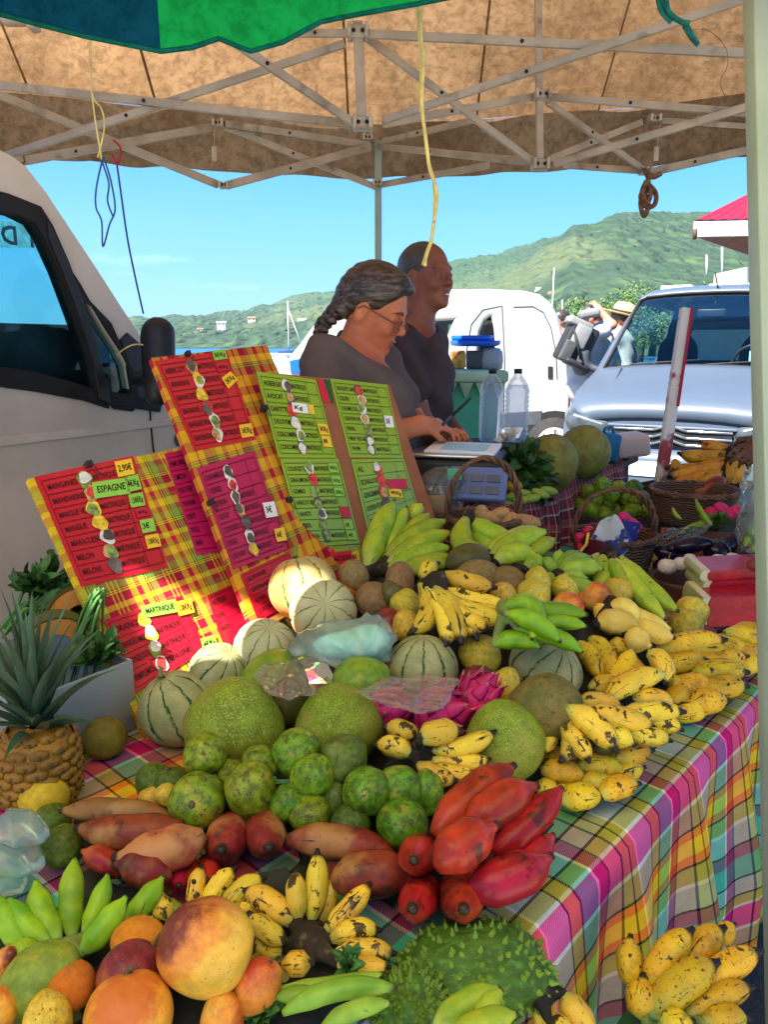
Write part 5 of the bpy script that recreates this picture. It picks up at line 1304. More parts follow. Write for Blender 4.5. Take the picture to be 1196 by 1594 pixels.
def film_sheet(name,label,pts,cols,zcf,mat,wav=.006,seed=1):
 """thin crumpled sheet between rows of picture points"""
 R=random.Random(seed);ph=[R.uniform(0,6)for _ in range(4)];rows=len(pts);c=at(*pts[0][0],zcf(*pts[0][0]));b=MB()
 def sf(u,v):
  fj=v*(rows-1);j=min(int(fj),rows-2);g=fj-j
  def row(k):
   n=len(pts[k]);fi=u*(n-1);i=min(int(fi),n-2);h=fi-i
   return(pts[k][i][0]*(1-h)+pts[k][i+1][0]*h,pts[k][i][1]*(1-h)+pts[k][i+1][1]*h)
  p,q=row(j),row(j+1);x=p[0]*(1-g)+q[0]*g;y=p[1]*(1-g)+q[1]*g
  w=wav*(1.2*abs(math.sin(7*u+4*v+ph[0]))+.9*abs(math.sin(13*v-9*u+ph[1]))+.6*abs(math.sin(23*u+9*v+ph[2]))-1.4)
  x+=3*math.sin(7*v+ph[3]);y+=3*math.sin(6*u+ph[2])+1.5*math.sin(17*u)
  return at(x,y,zcf(x,y)+w)-c
 b.grid(sf,40,24)
 o=b.build(name,MT[mat],None);o.location=c
 sm=o.modifiers.new('thick','SOLIDIFY');sm.thickness=.0004
 tag(o,label,'plastic film');return o
film_sheet('plastic_film','thin clear plastic film over the papaya, left of the mint bag roll',[[(402,1035),(440,1010),(490,1020)],[(398,1050),(445,1040),(492,1058)],[(410,1075),(450,1090),(492,1082)]],0,lambda x,y:zc_h(x,y,.145),'film',.004,2)
film_sheet('plastic_film','thin clear plastic film spread above the dragon fruit, right of the stem',[[(555,1080),(612,1052),(668,1050),(715,1060)],[(560,1085),(620,1075),(670,1078),(712,1070)],[(600,1100),(640,1108),(680,1106),(702,1095)]],0,lambda x,y:zc_h(x,y,.155),'film',.004,5)
def watermelon(x0,y0,x1,y1,dz,h,label,seed):
 zc=zc_h((x0+x1)/2,(y0+y1)/2,h)+dz
 p=at(x0,y1,zc);root=empty('watermelon_slice',p,label,'watermelon','watermelon slices at the right')
 k=zc/F;W=(x1-x0)*k;H=(y1-y0)*k;D=.12
 Rm=Matrix((RT,Vector((0,1,0)),Vector((0,0,1)))).transposed()@Matrix.Rotation(.16,3,'Z')
 prof=lambda e:[Vector((.013*(1-math.sqrt(max(0,1-(1.8*v-.9)**2)))+e,0,H*v))for v in(0,.08,.2,.35,.5,.65,.8,.92,1)]
 for nm,e0,e1,mt in(('rind',0.0,.003,'rind_green'),('pale_rind',.003,.020,'rind_white')):
  a=prof(e0);c=prof(e1);b=MB()
  poly=a+c[::-1]
  b.prism([Rm@q for q in poly],Vector((0,0,0)),Rm@Vector((.03,D,0)));b.build(nm,MT[mt],root)
 poly=prof(.0202)+[Vector((W,0,H*1.0)),Vector((W,0,0))]
 b=MB();b.prism([Rm@q for q in poly],Rm@Vector((0,-.002,0)),Rm@Vector((.03,D-.002,0)));b.build('flesh',MT['melon_red'],root)
watermelon(1086,929,1235,977,0,.075,'big cut watermelon slice with black seeds, lowest of the stack at the right',1)
watermelon(1091,906,1235,928,.022,.112,'cut watermelon slice in the middle of the stack at the right',2)
watermelon(1089,889,1235,905,.045,.145,'cut watermelon slice on top at the back of the stack',3)
fruit('mango_red',1178,878,26,34,10,0,.17,'small red fruit behind the watermelon at the pole')
def lobe_tray(x,y,zc,label):
 p=at(x,y,zc);root=empty('serving_tray',p,label,'tray');k=zc/F
 b=MB()
 def sf(u,v):
  a=PI*2*u;rx=92*k*(.72+.28*v);ry=.12*(.7+.3*v)
  return Vector((rx*math.cos(a),ry*math.sin(a),-.05+.075*v+.012*math.cos(a)*v))
 b.grid(sf,40,6);o=b.build('wall',MT['calabash'],root)
 sm=o.modifiers.new('t','SOLIDIFY');sm.thickness=.006
 b=MB();b.lathe([(.001,0),(1,0)],32);o=b.build('base',MT['calabash'],root);o.scale=(66*k,.085,1);o.location=(0,0,-.047)
lobe_tray(1106,908,1.97,'shallow dark brown oval tray of onions behind the watermelon')
for i,(x,y,d)in enumerate(((1040,882,30),(1062,878,27),(1090,877,22),(1120,872,24),(1142,870,24),(1075,870,20))):
 fruit('onion',x,y,d,d,80,0,0,['white onion leftmost in the brown tray with a dry tail','large white onion second from the left in the brown tray','small white onion in the middle of the tray front','white onion right of the tray middle','white onion rightmost in the brown tray','small white onion at the back of the tray'][i],zc=1.96,support=False,stem=.5 if i==0 else None)
EG=['black aubergine lying leftmost behind the onions','glossy round aubergine with a bright rim of light','dark aubergine behind the round one','long aubergine in front touching the onions','brownish aubergine under the clear film','aubergine at the right by the hanging bag','small dark aubergine behind on the right','purple aubergine deep at the back left']
for i,(x,y,d,L,a)in enumerate(((1048,864,34,62,165),(1116,858,40,46,150),(1080,848,26,60,10),(1075,876,22,52,5),(1060,850,22,50,20),(1170,868,26,60,175),(1136,848,26,40,60),(1036,878,24,40,20))):
 fruit('eggplant',x,y,d,L,a,5,0,EG[i],zc=2.12-.02*(i%3),support=False,stem=.25)
def crate(name,label,c,size,rz,mat='wood',cat='crate'):
 root=empty(name,c,label,cat);R=Matrix.Rotation(rz,3,'Z');x,y,z=size;T=.008
 for nm,p,s in(('panel',(0,-y/2,z/2),(x,T,z)),('panel',(0,y/2,z/2),(x,T,z)),('panel',(-x/2+T/2,0,z/2),(T,y-T-.001,z)),('panel',(x/2-T/2,0,z/2),(T,y-T-.001,z)),('base',(0,0,.006),(x-2*T-.002,y-T-.002,.01))):
  b=MB();b.box(R@Vector(p),s,R,.001);b.build(nm,MT[mat],root)
 return root
cp=at(1095,862,2.26);cp.z=TZ+.002
crate('vegetable_box','open brown cardboard box behind the aubergines',cp,(.24,.18,.10),-.35,'cardboard')
for i,(x,y,x2,y2,w)in enumerate(((1058,832,1110,812,12),(1110,818,1084,778,9),(1062,808,1048,790,7))):
 hand('cucumber',['thin green cucumber lying in the brown box','slender green pod standing up in the brown box','short green pod leaning on the wicker basket'][i],'cucumber','ban_darkgreen',[(x,y,x2,y2,w,3,0)],0,zc=2.25)
for i,(x,y)in enumerate(((1122,792),(1134,800),(1108,800),(1146,796))):
 fruit('radish',x,y,24-3*(i%2),22,60,0,0,['bright pink radish, largest, left of the hanging bag','pink radish below right of the largest','pink radish left of the largest','pink radish touching the hanging bag'][i],zc=2.3,support=False)
leaf_bunch('green_bunch',1112,822,2.27,'green leafy tops below the pink radishes','greens',12,.05,.014,.9,21,'leaf_mid')
film_sheet('plastic_film','clear film bag lying before the wicker basket at the right',[[(1028,832),(1060,818),(1108,816)],[(1025,845),(1060,836),(1100,832)],[(1024,856),(1058,852),(1085,846)]],0,lambda x,y:2.2,'bag_clear',.01,7)
def basket(name,label,x,y,zc,wpx,hpx,depth,handle=None,seed=1,mat='wicker',fill=None):
 p=at(x,y,zc);k=zc/F;rx=wpx*k/2;H=hpx*k
 root=empty(name,p,label,'basket','wicker baskets at the back')
 b=MB()
 def sf(u,v):
  a=2*PI*u;s=.78+.22*v**.7
  return Vector((rx*s*math.cos(a),depth/2*s*math.sin(a),H*v))
 b.grid(sf,56,12);o=b.build('bowl',MT[mat],root);sm=o.modifiers.new('t','SOLIDIFY');sm.thickness=.008
 b=MB();b.lathe([(.001,.004),(1,.004)],28);o=b.build('base',MT['cane'],root);o.scale=(rx*.78,depth/2*.78,1)
 b=MB();pts=[Vector((rx*math.cos(2*PI*i/40),depth/2*math.sin(2*PI*i/40),H))for i in range(41)]
 for q in range(2):b.tube([pt+Vector((0,0,.006*math.sin(i*2.2+q*PI)))for i,pt in enumerate(pts)],.007,7,False)
 b.build('rim',MT['cane'],root)
 if handle:
  hh,ax=handle;b=MB();hx=hh*k
  for q in range(3):
   pts=[]
   for i in range(33):
    a=PI*i/32;c=Vector((rx*math.cos(a)*(1 if ax==0 else .25),depth/2*math.cos(a)*(1 if ax else .1),H+hx*math.sin(a)**.8))
    w=.006;pts.append(c+Vector((w*math.cos(i*.8+q*2.1),w*math.sin(i*.8+q*2.1),w*math.cos(i*.8+q*2.1)*.5)))
   b.tube(pts,.0048,6,True)
  b.build('handle',MT['cane'],root)
 return root
basket('wicker_basket','dark wicker basket with a thin tall arched handle, of tan pods',752,846,1.98,112,42,.2,(92,0),1)
basket('wicker_basket','wicker basket with thick plaited handle and jam bag inside',953,893,2.18,128,62,.22,(72,0),2)
basket('wicker_basket','wide low wicker basket without handle, in front of the ripe plantains',1078,812,2.48,130,50,.26,None,3)
TM=['tan pod standing up with a dark scar in the small basket','tan pod at the left of the small basket','tan pod at the right rim of the small basket','rounded tan pod behind in the small basket','tan pod low at the front of the small basket','tan pod leftmost, highest in the small basket']
for i,(x,y,d,L,a)in enumerate(((793,815,28,40,60),(766,808,24,44,160),(818,812,26,50,170),(778,800,22,34,20),(800,828,26,44,10),(750,800,24,30,90))):
 fruit('tamarind',x,y,d,L,a,0,0,TM[i],zc=1.94,support=False)
rd=[(905,838),(918,828),(928,842),(972,806),(982,814),(962,812),(990,820),(908,852),(914,868)]
RL=['red radish leftmost in the plaited basket','red radish above the leftmost in the plaited basket','red radish beside the jam bag','red radish highest right of the flowered cloth','red radish right rim of the plaited basket','red radish touching the flowered cloth','red radish outermost under the handle','red radish low on the left by the wicker','red radish lowest on the left, above green bananas']
for i,(x,y)in enumerate(rd):fruit('radish',x,y,21,20,60,0,0,RL[i],zc=2.12,support=False)
jb=at(940,842,2.08);jr=empty('jam_bag',jb,'small clear bag of dark jam with a blue flowered cloth top','bag');k=2.08/F
S=Solid().ell((0,0,-.01),(34*k,.03,30*k),None,.01).ell((-.02,0,-.04),(22*k,.025,18*k),None,.01)
me=S.mesh(.005,'jam');me.materials.append(simple('dark_red_jam',(.09,.008,.02),.2,.3,20));link_mesh('jam',me,jr)
def flap(u,v):
 return Vector(((-26+52*u+14*v)*k,-.034-.004*math.sin(9*u+5*v),(8+46*v*(1-abs(u-.45)*.9)-30*u*u)*k))
b=MB();b.grid(flap,12,8);ff=b.build('cloth_top',simple('flowered_cloth',(.62,.58,.55),.8,.1,20,layers=(((.02,.03,.22),22,.52,.56,.95),((.1,.3,.12),34,.6,.64,.9),((.7,.5,.05),48,.66,.69,.9))),jr)
ff.modifiers.new('t','SOLIDIFY').thickness=.002
b=MB();b.box((0.055,-.02,.0),(.05,.004,.12),Matrix.Rotation(.2,3,'Y'),.001);b.build('blue_panel',simple('blue_flower_print',(.015,.02,.16),.6,.2,20,layers=(((.75,.65,.4),60,.62,.66,.9),((.1,.3,.1),40,.64,.68,.8))),jr)
b=MB();b.tube([(-.05,-.03,.03),(-.055,-.035,0),(-.07,-.035,-.02),(-.075,-.03,-.06)],.004,6);b.build('ribbon',MT['tag_yellow'],jr)
cp=at(958,800,2.66);crate('lime_crate','shallow dark crate heaped with green limes behind the plaited basket',cp-Vector((0,0,.06)),(.34,.28,.08),.7)
LM=[(985,762,30),(925,778,32),(938,757,28),(952,770,26),(975,775,24),(998,776,28),(1008,792,30),(985,796,30),(972,800,24),(958,796,24),(942,800,28),(920,795,26),(905,785,24),(1000,808,22),(962,760,24),(915,765,22),(975,812,24),(1012,805,22),(948,786,22),(990,780,22)]
LN=['lime largest on top of the lime crate','lime large, left of the crate top','lime highest on the left of the crate','lime between the two left tops of the crate','lime in the centre of the crate','lime right of the crate centre','lime at the right crate rim, large','lime in front right, under the handle','lime in front behind the basket handle','lime in front left of the handle','lime low, above the flowered cloth','lime low at the left of the crate','lime brownish at the far left of the crate','lime lowest at the right rim','lime small, behind the largest','lime small and dark at the back left','lime lowest at the front of the crate','lime tiny at the far right corner','lime small in the left gap','lime small in the right gap']
for i,(x,y,d)in enumerate(LM):
 fruit('citrus',x,y,d,d*1.12,40+25*i,0,0,LN[i],zc=2.66-.012*(i%4),support=False)['group']='limes in the back crate'
cp=at(1095,775,2.85);cp.z=.0
crate('plantain_crate','tall dark crate under the ripe orange plantains, at the table end',cp,(.42,.34,.90),.7)
hand('plantain_hand','heap of overripe orange plantains with black ends, behind the wicker basket','plantains','ban_ripe',[(1140,712,1040,728,24,10,0),(1135,722,1045,740,26,4,-.02),(1132,735,1050,752,24,0,-.03),(1140,700,1092,688,22,3,.03),(1138,706,1060,706,26,6,.02),(1146,712,1120,752,24,5,-.04),(1150,715,1140,752,22,4,-.04),(1125,735,1072,768,22,0,-.05),(1128,745,1085,762,20,0,-.06),(1050,715,1042,742,20,6,.0)],0,zc=2.75,slope=.3,hub=(1146,704),hubr=14)
for i,(x,y,x2,y2)in enumerate(((1100,765,1130,748),(1080,775,1120,768),(1105,778,1150,768),(1120,790,1160,782))):
 hand('dark_plantain',['blackened plantain lying highest under the orange heap','blackened plantain along the basket rim','dark green plantain right of the wicker basket','dark green plantain lowest, beside the pink radishes'][i],'plantain','ban_darkgreen' if i>1 else 'ban_redbrown',[(x,y,x2,y2,22,4,0)],0,zc=2.56)
D1=Vector((.554,.832,0)).normalized();D2=Vector((-.832,.554,0)).normalized();CB=Vector((.30,2.06,0));ZB=.95
def bt(a,c,z=0.0):return CB+D1*a+D2*c+Vector((0,0,z))
RBk=Matrix((D1,D2,Vector((0,0,1)))).transposed()
bk=empty('back_table',bt(.6,.2),'narrow back table under red check cloth, with the scale and breadfruit','table')
b=MB();b.box(bt(.68,.21,ZB-.02)-bt(.6,.2),(1.5,.40,.028),RBk);b.build('tabletop',MT['wood'],bk)
for a,c in((.0,.05),(.0,.37),(1.35,.05),(1.35,.37)):
 b=MB();b.box(bt(a,c,(ZB-.034)/2)-bt(.6,.2),(.04,.04,ZB-.034),RBk);b.build('leg',MT['wood'],bk)
def bcl(u,v):
 a=-.08+1.3*u;w=v*.60
 if w<.41:return bt(a,.42-w,ZB+.001+.002*math.sin(a*40+w*30))
 f=w-.41;k=min(1,f/.1)
 return bt(a,.01-.02*k*(1+math.sin(a*46))*.6-.012*k,ZB-f*(1-.25*math.sin(a*7+1))-.001)
b=MB();b.grid(bcl,120,46,lambda u,v:(1.3*u,v*.6));o=b.build('tablecloth',MT['madras_red'],None,None,bt(.6,.2,ZB))
tag(o,'red check cloth on the back table, bunched along its edge','tablecloth');o.modifiers.new('t','SOLIDIFY').thickness=.0012
def corner(u,v):
 a=-.085-.02*v;return bt(a-.025*v*math.sin(13*u),.40-.41*u,ZB-.15*v*(1+.3*math.sin(8*u)))
b=MB();b.grid(corner,30,14,lambda u,v:(.4*u,.2*v));o=b.build('hanging_cloth',MT['madras_red'],None,None,bt(0,.1,ZB))
tag(o,'red check cloth end hanging down above the small basket of tan pods','cloth');o.modifiers.new('t','SOLIDIFY').thickness=.0012
b=MB();b.box(bt(1.36,.2,ZB+.004),(.24,.41,.012),RBk,.002);tag(b.build('tray_board',MT['grey_plastic'],None,None,bt(1.36,.2,ZB)),'flat grey board at the far end of the back table','board')
fruit('breadfruit',858,720,84,88,75,0,0,'large green breadfruit in front, beside the leafy herbs',zc=2.47,support=False)
fruit('breadfruit',909,705,82,82,60,0,0,'brownish breadfruit behind on the right, near the blue package',zc=2.72,support=False)
leaf_bunch('herb_bunch',806,728,2.42,'bunch of dark green leaves between scale and breadfruit','herbs',44,.085,.016,.75,31,'leaf',(.15,-.3,.1),.003)
leaf_bunch('herb_bunch',826,750,2.38,'drooping dark leaves in front of the large breadfruit','herbs',24,.07,.014,.75,33,'leaf',(.2,-.4,-.5),.003)
leaf_bunch('garlic_bunch',790,690,2.5,'pale dried stalks with white heads by the water bottles','garlic',10,.05,.012,.7,37,'pic_white',(.2,-.2,.8),.003)
PG=['green pod bundle leftmost on the red cloth','green pod under the basket handle','green pod in front of the yellow fruit','green pod by the herb leaves','green pod nearest on the red cloth','two-tone pod at the cloth edge','green pod farthest right beside breadfruit','green pod second from the right beside breadfruit','green pod in the middle of the heap','long green pod pointing to the scale','small pod behind the bundle','plump pod at the front of the heap']
for i,(x,y,d,L,a)in enumerate(((748,780,12,34,40),(762,774,12,36,50),(800,772,14,30,10),(816,768,14,30,170),(790,784,14,34,15),(776,782,12,30,160),(855,764,15,30,170),(842,768,15,30,160),(812,778,14,34,175),(752,765,11,40,60),(765,762,12,26,20),(828,776,14,30,10))):
 fruit('starfruit',x,y,d,L,a,0,0,PG[i],zc=2.26-.01*(i%3),support=False)
fruit('yellow_fruit',801,757,26,22,80,0,0,'small yellow fruit on the red cloth by the herbs',zc=2.32,support=False)
pk=at(965,692,3.05);pr=empty('package',pk,'off-white wrapped roll with a blue plastic end on the back table','package')
b=MB();b.box((.035,0,0),(.13,.16,.085),Matrix.Rotation(-.12,3,'Y'),.015);b.build('wrapper',MT['pink_white'],pr)
b=MB();b.box((-.05,-.02,-.004),(.055,.14,.11),Matrix.Rotation(.12,3,'Y'),.012);b.tube([(-.075,-.03,.045),(-.07,-.03,.07),(-.04,-.03,.07),(-.035,-.03,.045)],.006,6);b.build('blue_end',MT['blue_teal'],pr)
sc_=at(702,722,2.26);sr=empty('weighing_scale',sc_,'grey market scale with steel pan and blue key panel before the woman','scale')
RS=Matrix.Rotation(-.25,3,'Z')
b=MB();b.box(RS@Vector((0,.02,-.012)),(.30,.26,.075),RS,.012);b.build('body',MT['black_plastic'],sr)
b=MB();b.box(RS@Vector((-.03,.02,.036)),(.30,.25,.012),RS,.005);b.build('pan',MT['steel'],sr)
RK=RS@Matrix.Rotation(-.65,3,'X')
b=MB();b.box(RS@Vector((.10,-.16,-.03)),(.16,.03,.10),RK,.008);b.build('key_panel',MT['scale_panel'],sr)
for i in range(3):
 for j in range(2):
  b=MB();b.box(RS@Vector((.055+.045*i,-.16,-.03))+RK@Vector((0,-.017,-.024+.036*j)),(.034,.004,.022),RK,.001);b.build('key',MT['scale_body'],sr)
pb_=at(722,700,2.24);nb=empty('notepad',pb_,'white notepad with a pale blue page lying on the scale pan','notepad')
RN=Matrix.Rotation(-.3,3,'Z')@Matrix.Rotation(.06,3,'X')
b=MB();b.box((0,0,.003),(.20,.15,.012),RN,.002);b.build('pad',MT['paper_white'],nb)
b=MB();b.box((.005,-.01,.0108),(.13,.10,.002),RN);b.build('page',MT['paper_blue'],nb)
film_bag('plastic_bag','clear plastic bag of brown bread with a green label, below the scale','plastic bag',[(682,775,0,42,44,30),(690,750,0,36,26,24),(700,800,0,26,24,24)],2.1,'bag_clear',.005,.005)
b=MB();b.box(at(680,788,2.1),(.07,.04,.06),Matrix.Rotation(.4,3,'Z'),.015);tag(b.build('bread_block',MT['tamarind'],None,None,at(680,788,2.1)),'tan bread block inside the clear bag below the scale','bread')
b=MB();b.box(at(708,738,2.06),(.038,.004,.03),Matrix.Rotation(-.2,3,'Z'),.001);tag(b.build('label_card',MT['bin_green'],None,None,at(708,738,2.06)),'small dark green label card in front of the scale','card')
P0=at(1069,480,2.92);Pm=at(1028,757,2.90);d=Pm-P0;Pg=P0+d*(P0.z/-d.z)
rp=empty('leaning_post',Pg,'white wooden post with rusty red stains leaning behind the baskets','post')
b=MB();n=26;wv=random.Random(3)
b.bar(P0-Pg,Vector((0,0,0)),.042,.03,Vector((0,1,.2)),.005);b.build('shaft',MT['rust_post'],rp)
b=MB();b.bar(P0-Pg+Vector((.016,-.019,0)),P0-Pg+d*.55+Vector((.016,-.019,0)),.010,.004,Vector((0,1,.2)));b.build('rusty_strip',MT['roof_red'],rp)
build_infill()
# ====== tent, parasol, ropes, poles
tent=empty('market_tent',at(588,560,3.95)*1.0,'dirty tan pop-up market tent with a scissor frame over the stall','tent')
tent.location=(at(590,280,3.95).x,at(590,280,3.95).y,0);TO=tent.location.copy()
def lerp_poly(pts,u):
 f=u*(len(pts)-1);i=min(int(f),len(pts)-2);g=f-i
 return pts[i]*(1-g)+pts[i+1]*g
edge=[at(-330,214,2.95),at(-60,236,3.25),at(130,250,3.45),at(250,258,3.6),at(430,270,3.8),at(590,276,3.98),at(740,270,3.85),at(880,262,3.72),at(1000,257,3.6),at(1200,236,3.4),at(1500,205,3.1)]
VH=.25
def roof_pt(u,v):
 e=lerp_poly(edge,u)+Vector((0,0,VH))
 yn=-.6 if u<.100 else .15  # unseen near edge stepped to leave a slit for the sun patch
 far=e;Lr=far.y-yn
 y=far.y-Lr*v
 rise=.95*math.sin(min(1,v*Lr/2.6)*PI/2)+.05*math.sin(u*19)*math.sin(PI*min(1,v))
 sag=-.05*math.sin(PI*min(1,v*1.4))*math.cos(u*26)
 return Vector((far.x+(0.06*far.x)*v,y,far.z+rise+sag))-TO
b=MB();b.grid(roof_pt,90,40);b.build('canopy',MT['tent'],tent)
def val_pt(u,v):
 e=lerp_poly(edge,u);k=.012*math.sin(u*90)*(1-v)+.01*math.sin(u*37+1)
 return e+Vector((0,-k,VH*v-.012*abs(math.sin(u*30))*(1-v)))-TO
b=MB();b.grid(val_pt,120,6);b.build('valance',MT['tent'],tent)
for us in(.16,.30,.47,.60,.74,.88):
 b=MB();b.grid(lambda u,v:roof_pt(us+.0022*(u-.5)+(.5-us)*.25*v,v*.9)-Vector((0,0,.006)),1,40);b.build('seam',MT['tent_seam'],tent)
BARS=[(0,133,2.7,547,193,2.6,.028),(-40,259,2.72,537,68,2.62,.026),(-30,136,3.1,340,288,3.5,.034),(352,289,3.5,577,229,3.8,.036),(350,197,3.5,585,291,3.92,.030),(-60,268,3.05,330,198,3.5,.034),(300,22,2.25,552,193,2.58,.026),(455,52,2.7,545,52,2.62,.026),(350,193,3.48,575,226,3.83,.032),(596,188,2.62,1190,-12,2.2,.026),(568,56,2.62,835,256,2.9,.026),(850,150,2.92,1180,177,2.7,.026),(574,53,2.58,1185,84,2.3,.027),(596,193,2.64,834,150,2.92,.026),(852,158,2.94,1000,262,3.5,.026),(862,256,2.88,1185,160,2.68,.027),(596,221,3.86,740,186,3.4,.028),(590,228,3.88,817,251,3.0,.03),(592,288,3.92,762,257,3.62,.03),(877,257,3.45,1000,266,3.52,.028),(1010,269,3.5,1185,229,3.4,.034),(857,247,3.32,1000,190,3.5,.028),(1030,188,3.5,1190,199,3.4,.026)]
for x0,y0,z0,x1,y1,z1,w in BARS:
 b=MB();p,q=at(x0,y0,z0),at(x1,y1,z1)
 b.bar(p-TO,q-TO,w*.55,w,Vector((0,0,1)),.003);b.build('truss_bar',MT['alu'],tent)
 for f in(.42,):
  c=p+(q-p)*f;n=((q-p).cross(Vector((0,0,1)))).normalized()
  if n.dot(CAM-c)<0:n=-n
  bb=MB();bb.tube([c+n*(w*.26)-TO,c+n*(w*.26+.004)-TO],.006,8);bb.build('rivet',MT['black_rubber'],tent)
for x0,y0,x1,y1,z,w in((557,36,564,200,2.6,.034),(838,-12,841,258,2.9,.026)):
 b=MB();b.bar(at(x0,y0,z)-TO,at(x1,y1,z)-TO,w,w,Vector((0,1,0)),.004);b.build('mast',MT['alu'],tent)
for x,y,z,s in((558,52,2.6,.075),(565,193,2.6,.07),(341,193,3.5,.05),(350,289,3.5,.045),(588,285,3.92,.05),(573,215,3.85,.05),(844,149,2.9,.06),(841,257,2.9,.065),(1018,186,3.5,.05),(1005,267,3.52,.05)):
 b=MB();c=at(x,y,z)-TO
 b.box(c,(s,.05,s*.55),None,.006)
 b.box(c+Vector((-s*.38,-.012,0)),(.012,.06,s*.6),None,.002);b.box(c+Vector((s*.38,-.012,0)),(.012,.06,s*.6),None,.002)
 b.slot=1
 for e in(-.2,.2):b.tube([c+Vector((e*s,-.027,0)),c+Vector((e*s,-.031,0))],.0065,8)
 b.build('joint_bracket',[MT['bracket'],MT['black_rubber']],tent)
for x,y,z in((333,232,3.5),(1023,232,3.5)):
 b=MB();c=at(x,y,z)-TO;b.box(c+Vector((0,0,-.02)),(.022,.004,.06),None,.001);b.tube([c,c+Vector((.01,0,.12))],.0015,5);b.build('hanging_strap',MT['bracket'],tent)
pt_=at(589,285,3.95);b=MB();b.bar(Vector((pt_.x,pt_.y,pt_.z+.2))-TO,Vector((pt_.x,pt_.y,0.01))-TO,.036,.036,Vector((0,1,0)),.004);b.build('leg',MT['alu_white'],tent)
b=MB();b.box(Vector((pt_.x,pt_.y,.006))-TO,(.09,.09,.012));b.build('foot',MT['alu'],tent)
q0=at(1184,-60,1.12);q1=at(1210,1000,1.02);d=q1-q0;g=q0+d*((q0.z-.01)/-d.z)
np_=empty('near_pole',g,'pale grey-green square tent pole at the right edge, close to the viewer','pole')
b=MB();b.bar(q0+(q0-q1)*.5-g,Vector((0,0,0)),.038,.034,Vector((0,1,0)),.003);b.build('shaft',MT['alu_white'],np_)
b=MB();b.box((0,0,.0),(.09,.09,.012));b.build('foot',MT['alu'],np_)
far_px=[(-260,-40,1.0),(-120,-5,1.14),(0,22,1.24),(60,38,1.28),(130,56,1.30),(200,70,1.32),(250,80,1.33),(300,74,1.33),(340,60,1.34),(390,80,1.34),(440,66,1.33),(500,34,1.31),(560,22,1.29),(640,8,1.27),(760,-16,1.2),(900,-60,1.1)]
par=empty('parasol',(-.15,.28,0),'big parasol with teal blue and bright green panels and a scalloped edge','parasol')
PO=Vector((-.15,.28,0));top=Vector((-.15,.30,2.36))
rimf=[at(*p)for p in far_px];R0=1.03
NR=96
def rim_pt(a):
 """hem of the parasol: the photographed far side, then an unseen circle cut in at the left to admit sun"""
 pts=[(math.atan2(q.y-PO.y,q.x-PO.x),q)for q in rimf];pts.sort(key=lambda t:t[0])
 if pts[0][0]<=a<=pts[-1][0]:
  for i in range(len(pts)-1):
   if pts[i][0]<=a<=pts[i+1][0]:
    f=(a-pts[i][0])/(pts[i+1][0]-pts[i][0]+1e-9);f=f*f*(3-2*f)
    return pts[i][1]*(1-f)+pts[i+1][1]*f
 g=min(1,max(0,(math.degrees(a)-154)/7));rr=(.81+(R0-.81)*g*g*(3-2*g))if a>2.1 else R0  # hem pulled in out of view so sun reaches the melons
 return Vector((PO.x+rr*math.cos(a),PO.y+rr*math.sin(a),1.88+.02*math.cos(12*a)))
angs=sorted(math.atan2(q.y-PO.y,q.x-PO.x)for q in rimf)
split_a=math.atan2(rimf[6].y-PO.y,rimf[6].x-PO.x)
def sheet_par(a0,a1,mat,nm):
 b=MB()
 def sf(u,v):
  a=a0+(a1-a0)*u;a=(a+PI)%(2*PI)-PI;r=rim_pt(a);hem=r;c=Vector((PO.x,PO.y,0));flat=Vector((r.x-c.x,r.y-c.y,0))
  if v<.22:k=v/.22;return hem+Vector((0,0,.13*k))-flat*.02*k-PO
  k=(v-.22)/.78;up=hem+Vector((0,0,.13))-flat*.02
  return up.lerp(top,k)+Vector((0,0,.07*math.sin(PI*k)))-PO
 b.grid(sf,max(6,int(abs(a1-a0)*26)),14);b.build(nm,MT[mat],par)
pan_=[(-.80,0,'parasol_green'),(0,.62,'parasol_blue'),(.62,1.5,'parasol_fill_yellow'),(1.5,2.4,'parasol_fill_cream'),(2.4,3.3,'parasol_fill_yellow'),(3.3,4.3,'parasol_fill_cream'),(4.3,2*PI-.80,'parasol_fill_yellow')]  # yellow and cream panels are out of view, added to brighten the produce
for a0_,a1_,m__ in pan_:sheet_par(split_a+a0_,split_a+a1_,m__,'panel')
b=MB();b.tube([rim_pt(angs[0]+(angs[-1]-angs[0])*i/140)-PO for i in range(141)],.0042,6);b.build('binding',MT['parasol_trim'],par)
b=MB();b.bar(top-PO,Vector((0,0,.45))*0+Vector((-.0,0,1.95)),.03,.03,Vector((0,1,0)),.006);b.build('hub',MT['alu'],par)
arm=[top+Vector((0,0,.05)),Vector((-.7,.0,2.50)),Vector((-1.35,-.35,2.2)),Vector((-1.35,-.35,.02))]
b=MB();b.tube([p-PO for p in arm],.022,10);b.build('arm',MT['alu'],par)
b=MB();b.box(Vector((-1.35,-.35,.03))-PO,(.5,.5,.05),None,.01);b.build('base',MT['grey_plastic'],par)
def cord(name,label,strands,mats,rad,closed=False):
 c=strands[0][0];c3=at(*c);root=None;obs=[]
 if len(strands)==1:
  b=MB();b.tube([at(*p)-c3 for p in strands[0]],rad,7);o=b.build(name,MT[mats[0]]);o.location=c3;return tag(o,label,'cord')
 root=empty(name,c3,label,'cord')
 for s,m in zip(strands,mats):
  b=MB();b.tube([at(*p)-c3 for p in s],rad,7);b.build('strand',MT[m],root)
 return root
